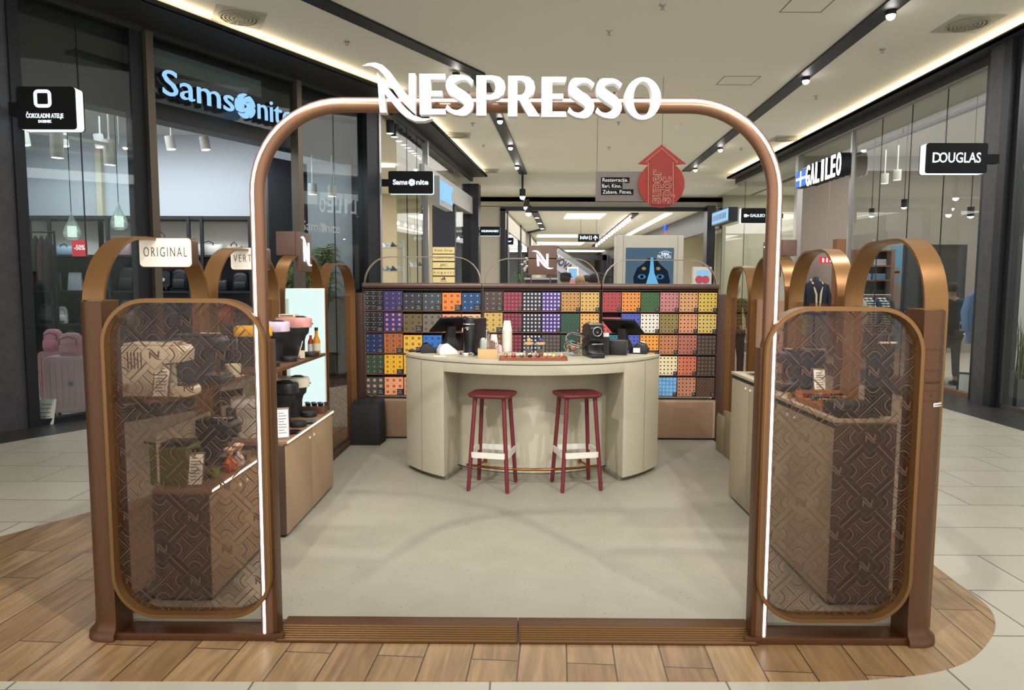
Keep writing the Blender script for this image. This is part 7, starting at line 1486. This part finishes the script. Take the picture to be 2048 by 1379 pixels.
t = thing('exit_sign', 'small red lit sign above the mannequin\'s shoulder', 'sign', (p.x, p.y, p.z)); mb = MB(); mb.box(-.16, .16, 0, .04, -.07, .07); mb.build('case', emis('exit_red', (.8, .03, .04), 1.0), t); mb = MB()
for x in (-.11, -.02, .07): mb.box(x, x+.035, -.006, -.001, -.045, .045)
mb.build('white_marks', SIGNW, t); mb = MB(); mb.cyl((0, .02, .07), (0, .02, 4.76-p.z), .006, n=5); mb.build('hanging_rod', STEEL, t)
mb = MB(); mb.box(-1.2, 1.2, -.35, .35, .75, .80); t = thing('display_table', 'white low display table behind the patterned glass on the menswear side', 'table', (8.2, 11.8, 0)); mb.build('table_top', WHITE, t); 
for sx in (-1, 1):
    for sy in (-1, 1): mb = MB(); mb.box(sx*1.15-.02, sx*1.15+.02, sy*.3-.02, sy*.3+.02, 0, .75); mb.build('leg', STEEL, t)
garment(7.0, 10.45, 1.62, '7f9ed6', 'blue and white shirt hanging beside the dark pillar edge', None, rz=radians(20), L_=.8, nm='hanging_shirt')
st_ = thing('shirt_stand', 'slim stand holding the blue and white shirt beside the pillar', 'stand', (7.0, 10.45, 0)); mb = MB(); mb.cyl((0, .07, 0), (0, .07, 1.66), .01, n=8); mb.cyl((0, .07, 1.655), (0.01, 0, 1.63), .006, n=6); mb.lathe([(.16, 0), (.16, .015), (0, .015)], (0, .07, 0), n=16); mb.build('pole', STEEL, st_)
garment(7.7, 10.9, 2.3, 'dcdcdc', 'white jacket hanging on the tall frame behind the glass near the pillar', None, rz=0, L_=.8, nm='hanging_jacket')
t = thing('tall_display_frame', 'tall grey frame with a hanging white jacket behind the glass near the pillar', 'display frame', (7.7, 10.95, 0)); mb = MB(); mb.box(-.4, -.37, 0, .03, 0, 2.36); mb.box(.37, .40, 0, .03, 0, 2.36); mb.box(-.4, .4, 0, .03, 2.33, 2.36); mb.build('frame', STEEL, t)
t = thing('floor_easel', 'black easel with a white card standing at the menswear window', 'easel', (6.80, 10.3, .0), radians(-35)); mb = MB(); mb.prism([(-.03, 0), (0, 0), (.14, .32), (.12, .32)], -.12, .12, 'X'); mb.build('board', BLACKM, t); mb = MB(); mb.add([(-.09, -.024, .03), (.09, -.024, .03), (.09, .102, .29), (-.09, .102, .29)], [(0, 1, 2, 3)]); mb.v = [(x, y-.008, z) for x, y, z in mb.v]; mb.build('card', WHITE, t); mb = MB(); mb.cyl((0, .12, .28), (0, .28, 0), .01, n=6); mb.build('prop', BLACKM, t)
cyl = [(1648, 368, 'pair of white ceiling spots behind the letters, left one'), (1678, 362, 'white cylinder spot under the rail in the menswear shop')]
for u, v, l in ((1769, 367, 'white cylinder spot under the menswear ceiling, nearer the letters'), (1794, 360, 'white cylinder spot under the menswear ceiling, nearer the blade sign'), (1622, 406, 'small spot inside the menswear doorway')): 
    p = atx(u, v, 8.2); cyl_spot(u, v, p.y, l, .22, .08, toceil=4.76, grp='white cylinder spotlights in the menswear shop')
for u, v, l in ((1743, 432, 'bright track spot glowing in the menswear window'), (1808, 415, 'black track spot behind the menswear window'), (1941, 433, 'bright spot glowing behind the glass next to the pillar')):
    p = atx(u, v, 7.6); t = thing('track_spot', l, 'spotlight', (p.x, p.y, p.z), 0, 'small track spots behind the menswear windows'); mb = MB(); mb.lathe([(.05, 0), (.055, .16), (0, .17)], n=14, cap=False); mb.cyl((0, 0, .16), (0, 0, 4.76-p.z), .008, n=6); mb.build('housing', BLACKM, t, smooth=40); mb = MB(); mb.lathe([(0, .005), (.05, .005)], n=14, cap=False); mb.lathe([(0, -.03), (.04, -.01), (.05, .004)], n=14, cap=False); mb.build('lens', LAMP, t)
# near right shop: planter
t = thing('grass_planter', 'grey box planter with tall grass in the bright shop window beyond the stone pillar', 'planter', (6.98, 9.38, 0)); mb = MB(); mb.strip([(-.22, -.2), (.22, -.2), (.22, .2), (-.22, .2)], .03, .0, .38, 'Z', closed=True); mb.box(-.2, .2, -.18, .18, .0, .33); mb.build('box', mat('planter_grey', hexc('4a4c50'), .5), t); mb = MB(); random.seed(5)
for k in range(70): a = random.uniform(0, 2*pi); x, y = random.uniform(-.15, .15), random.uniform(-.13, .13); q = Vector((cos(a), sin(a), 0)); L_ = random.uniform(.05, .2); h = random.uniform(.5, .95); n_ = Vector((-q.y, q.x, 0))*.008; b = Vector((x, y, .33)); m_ = b+q*L_*.35+Vector((0, 0, h*.7)); e = b+q*L_+Vector((0, 0, h)); mb.add([b-n_, b+n_, m_+n_*.8, e, m_-n_*.8], [(0, 1, 2, 3, 4)])
o = mb.build('grass_blades', mat('grass_olive', hexc('7a8060'), .6), t); o['kind'] = 'stuff'
mb = MB(); mb.box(-.05, .05, -.01, 0, -.05, .05); mb.box(-.02, .02, -.014, -.01, -.02, .02); tag(mb.build('wall_socket', WHITE, loc=(7.12, 9.79, .33)), 'white wall socket behind the grass planter', 'socket')
# ================================================================== PEOPLE (all far behind the kiosk)
SKIN = mat('skin', hexc('b58a72'), .6)
def skin_mesh(name, verts, edges, radii, m, parent, root=0, sub=1, sharp=None):
    me = bpy.data.meshes.new(name); me.from_pydata(verts, edges, []); o = bpy.data.objects.new(name, me); COL.objects.link(o); o.parent = parent
    md = o.modifiers.new('skin', 'SKIN'); md.use_smooth_shade = True
    lay = me.skin_vertices[0].data if me.skin_vertices else None
    for i, r in enumerate(radii): lay[i].radius = (r, r) if not isinstance(r, tuple) else r
    lay[root].use_root = True
    s = o.modifiers.new('sub', 'SUBSURF'); s.levels = sub; s.render_levels = sub
    me.materials.append(m); return o
def person(x, y, rz, H, label, coat, trousers, hair, cap=None, bag=None, sit=False, longcoat=False):
    """standing figure of height H facing local -y, weight on both feet, arms bent forward"""
    t = thing('person', label, 'person', (x, y, .001), rz); k = H/1.75; V = lambda *p: (p[0]*k, p[1]*k, p[2]*k)
    vs = [V(0, 0, .95), V(0, .005, 1.12), V(0, .01, 1.32), V(0, .0, 1.45), V(0, -.005, 1.52), V(0, -.015, 1.60), V(0, -.015, 1.70),   # 0-6 spine, neck, head
          V(.10, 0, .90), V(.11, -.015, .50), V(.115, .03, .09), V(.12, -.09, .035),                                             # 7-10 leg
          V(-.10, 0, .90), V(-.12, -.03, .50), V(-.13, .0, .09), V(-.14, -.12, .035),                                            # 11-14
          V(.18, .01, 1.41), V(.25, .03, 1.13), V(.21, -.16, 1.00), V(.17, -.24, 1.00),                                           # 15-18 arm
          V(-.18, .01, 1.41), V(-.25, .03, 1.13), V(-.22, -.14, .97), V(-.18, -.22, .97)]
    es = [(0, 1), (1, 2), (2, 3), (3, 4), (4, 5), (5, 6), (0, 7), (7, 8), (8, 9), (9, 10), (0, 11), (11, 12), (12, 13), (13, 14), (3, 15), (15, 16), (16, 17), (17, 18), (3, 19), (19, 20), (20, 21), (21, 22)]
    # five fingers on each hand
    rad = [.12, .115, .125, .09, .052, .082, .075, .085, .06, .042, .035, .085, .06, .042, .035, .06, .045, .033, .028, .06, .045, .033, .028]
    for h, s in ((18, 1), (22, -1)):
        bx, by, bz = vs[h]
        for f in range(4):
            n = len(vs); ox = (-.027+.018*f)*k; L = (.05, .06, .056, .044)[f]*k; vs += [(bx+ox, by-.035*k, bz-.004), (bx+ox, by-.035*k-L, bz-.03*k)]; es += [(h, n), (n, n+1)]; rad += [.010, .008]
        n = len(vs); vs += [(bx-s*.035*k, by-.02*k, bz+.008), (bx-s*.045*k, by-.055*k, bz)]; es += [(h, n), (n, n+1)]; rad += [.011, .009]
    body = skin_mesh('body', vs, es, [r*k for r in rad], SKIN, t)
    C = mat('coat_'+coat, hexc(coat), .8); T = mat('trousers_'+trousers, hexc(trousers), .8); HM = mat('hair_'+hair, hexc(hair), .7)
    zb = .62 if longcoat else .86
    cv = [V(0, 0, .98), V(0, .0, 1.14), V(0, .01, 1.32), V(0, 0, 1.44), V(.19, .01, 1.41), V(.26, .03, 1.13), V(.215, -.15, 1.00), V(-.19, .01, 1.41), V(-.26, .03, 1.13), V(-.225, -.13, .97), V(0, 0, zb)]
    skin_mesh('coat', cv, [(0, 1), (1, 2), (2, 3), (3, 4), (4, 5), (5, 6), (3, 7), (7, 8), (8, 9), (0, 10)], [r*k for r in (.155, .15, .155, .11, .075, .06, .048, .075, .06, .048, .17)], C, t)
    tv = [V(0, 0, .93), V(.10, 0, .84), V(.11, -.015, .50), V(.115, .03, .12), V(-.10, 0, .84), V(-.12, -.03, .50), V(-.13, 0, .12)]
    skin_mesh('trousers', tv, [(0, 1), (1, 2), (2, 3), (0, 4), (4, 5), (5, 6)], [r*k for r in (.135, .10, .072, .060, .10, .072, .060)], T, t)
    for i in (9, 13):
        a = vs[i]; mb = MB(); mb.loft([[(a[0]-.045*k, a[1]+.06*k, 0), (a[0]+.045*k, a[1]+.06*k, 0), (a[0]+.05*k, a[1]-.17*k, 0), (a[0]-.05*k, a[1]-.17*k, 0)], [(a[0]-.045*k, a[1]+.055*k, .08*k), (a[0]+.045*k, a[1]+.055*k, .08*k), (a[0]+.04*k, a[1]-.16*k, .05*k), (a[0]-.04*k, a[1]-.16*k, .05*k)]]); mb.build('shoe', mat('shoe_black', hexc('1a1a1c'), .5), t, bevel=.012)
    hc = Vector(vs[5])+Vector((0, .012*k, .045*k)); mb = MB(); prof = [(0, .098), (.05, .09), (.08, .06), (.092, .02), (.090, -.03), (.07, -.06)]
    mb.lathe([(r*k, z*k) for r, z in prof], tuple(hc+Vector((0, .012*k, .02*k))), n=16, cap=False); mb.build('hair', HM, t, smooth=60)
    fc = Vector(vs[5])+Vector((0, -.078*k, .02*k)); mb = MB(); mb.loft([[tuple(fc+Vector((a_*k, b_*k, c_*k))) for a_, b_, c_ in ((-.012, .01, -.02), (.012, .01, -.02), (.006, .005, .03), (-.006, .005, .03))], [tuple(fc+Vector((a_*k, b_*k, c_*k))) for a_, b_, c_ in ((-.004, -.022, -.018), (.004, -.022, -.018), (.003, -.004, .025), (-.003, -.004, .025))]]); mb.build('nose', SKIN, body)
    for s in (-1, 1):
        mb = MB(); mb.lathe([(0, .0), (.009*k, .003*k), (.009*k, .006*k), (0, .009*k)], tuple(fc+Vector((s*.032*k, -.008*k, .03*k))), n=8, ax='Y'); mb.build('eye', mat('eye_dark', hexc('26201c'), .4), body)
        mb = MB(); mb.lathe([(0, -.01*k), (.022*k, 0), (0, .01*k)], tuple(Vector(vs[5])+Vector((s*.082*k, .01*k, .02*k))), n=8, ax='X'); mb.build('ear', SKIN, body)
    mb = MB(); mb.box(fc.x-.022*k, fc.x+.022*k, fc.y-.006*k, fc.y+.01*k, fc.z-.052*k, fc.z-.045*k); mb.build('mouth', mat('lips', hexc('8a4f46'), .6), body)
    if cap:
        mb = MB(); c_ = hc+Vector((0, 0, .03*k)); mb.lathe([(.096*k, 0), (.098*k, .03*k), (.085*k, .075*k), (0, .095*k)], tuple(c_), n=18, cap=False); mb.prism([(c_.x-.07*k, c_.y-.08*k), (c_.x+.07*k, c_.y-.08*k), (c_.x+.05*k, c_.y-.17*k), (c_.x-.05*k, c_.y-.17*k)], c_.z, c_.z+.012*k); mb.build('cap', mat('cap_'+cap, hexc(cap), .7), t, smooth=50)
    return t
px = aty(1905, 575, 11.3).x
person(px, 11.3, radians(170), 1.68, 'person in a black coat seen from behind, beyond the stickered end column', '131317', '1a1b20', '2a2320', longcoat=True)
q = person(aty(1131, 560, 12.2).x, 12.2, radians(150), 1.84, 'person in a dark navy jacket and black cap, right of the square N sign', '1b2130', '22242c', '3a302a', cap='14161c')
person(aty(1160, 560, 12.9).x, 12.9, radians(10), 1.80, 'person with blond hair in a black jacket beyond the middle thin hoop', '1a1a1e', '2a2b30', 'b0916a')
person(aty(1173, 560, 13.6).x, 13.6, radians(-30), 1.82, 'person in black, half hidden beside the blond haired one', '17171b', '23242a', '2b221e')
person(aty(1190, 560, 11.7).x, 11.7, radians(160), 1.82, 'person in a black top seen from behind, near the end of the middle hoop', '151519', '1d1e24', '241c1a')
person(aty(1470, 575, 11.5).x, 11.5, radians(150), 1.66, 'person with blond hair in a dark coat seen through the farthest sink side arch', '202024', '2a2b30', 'b89a70')
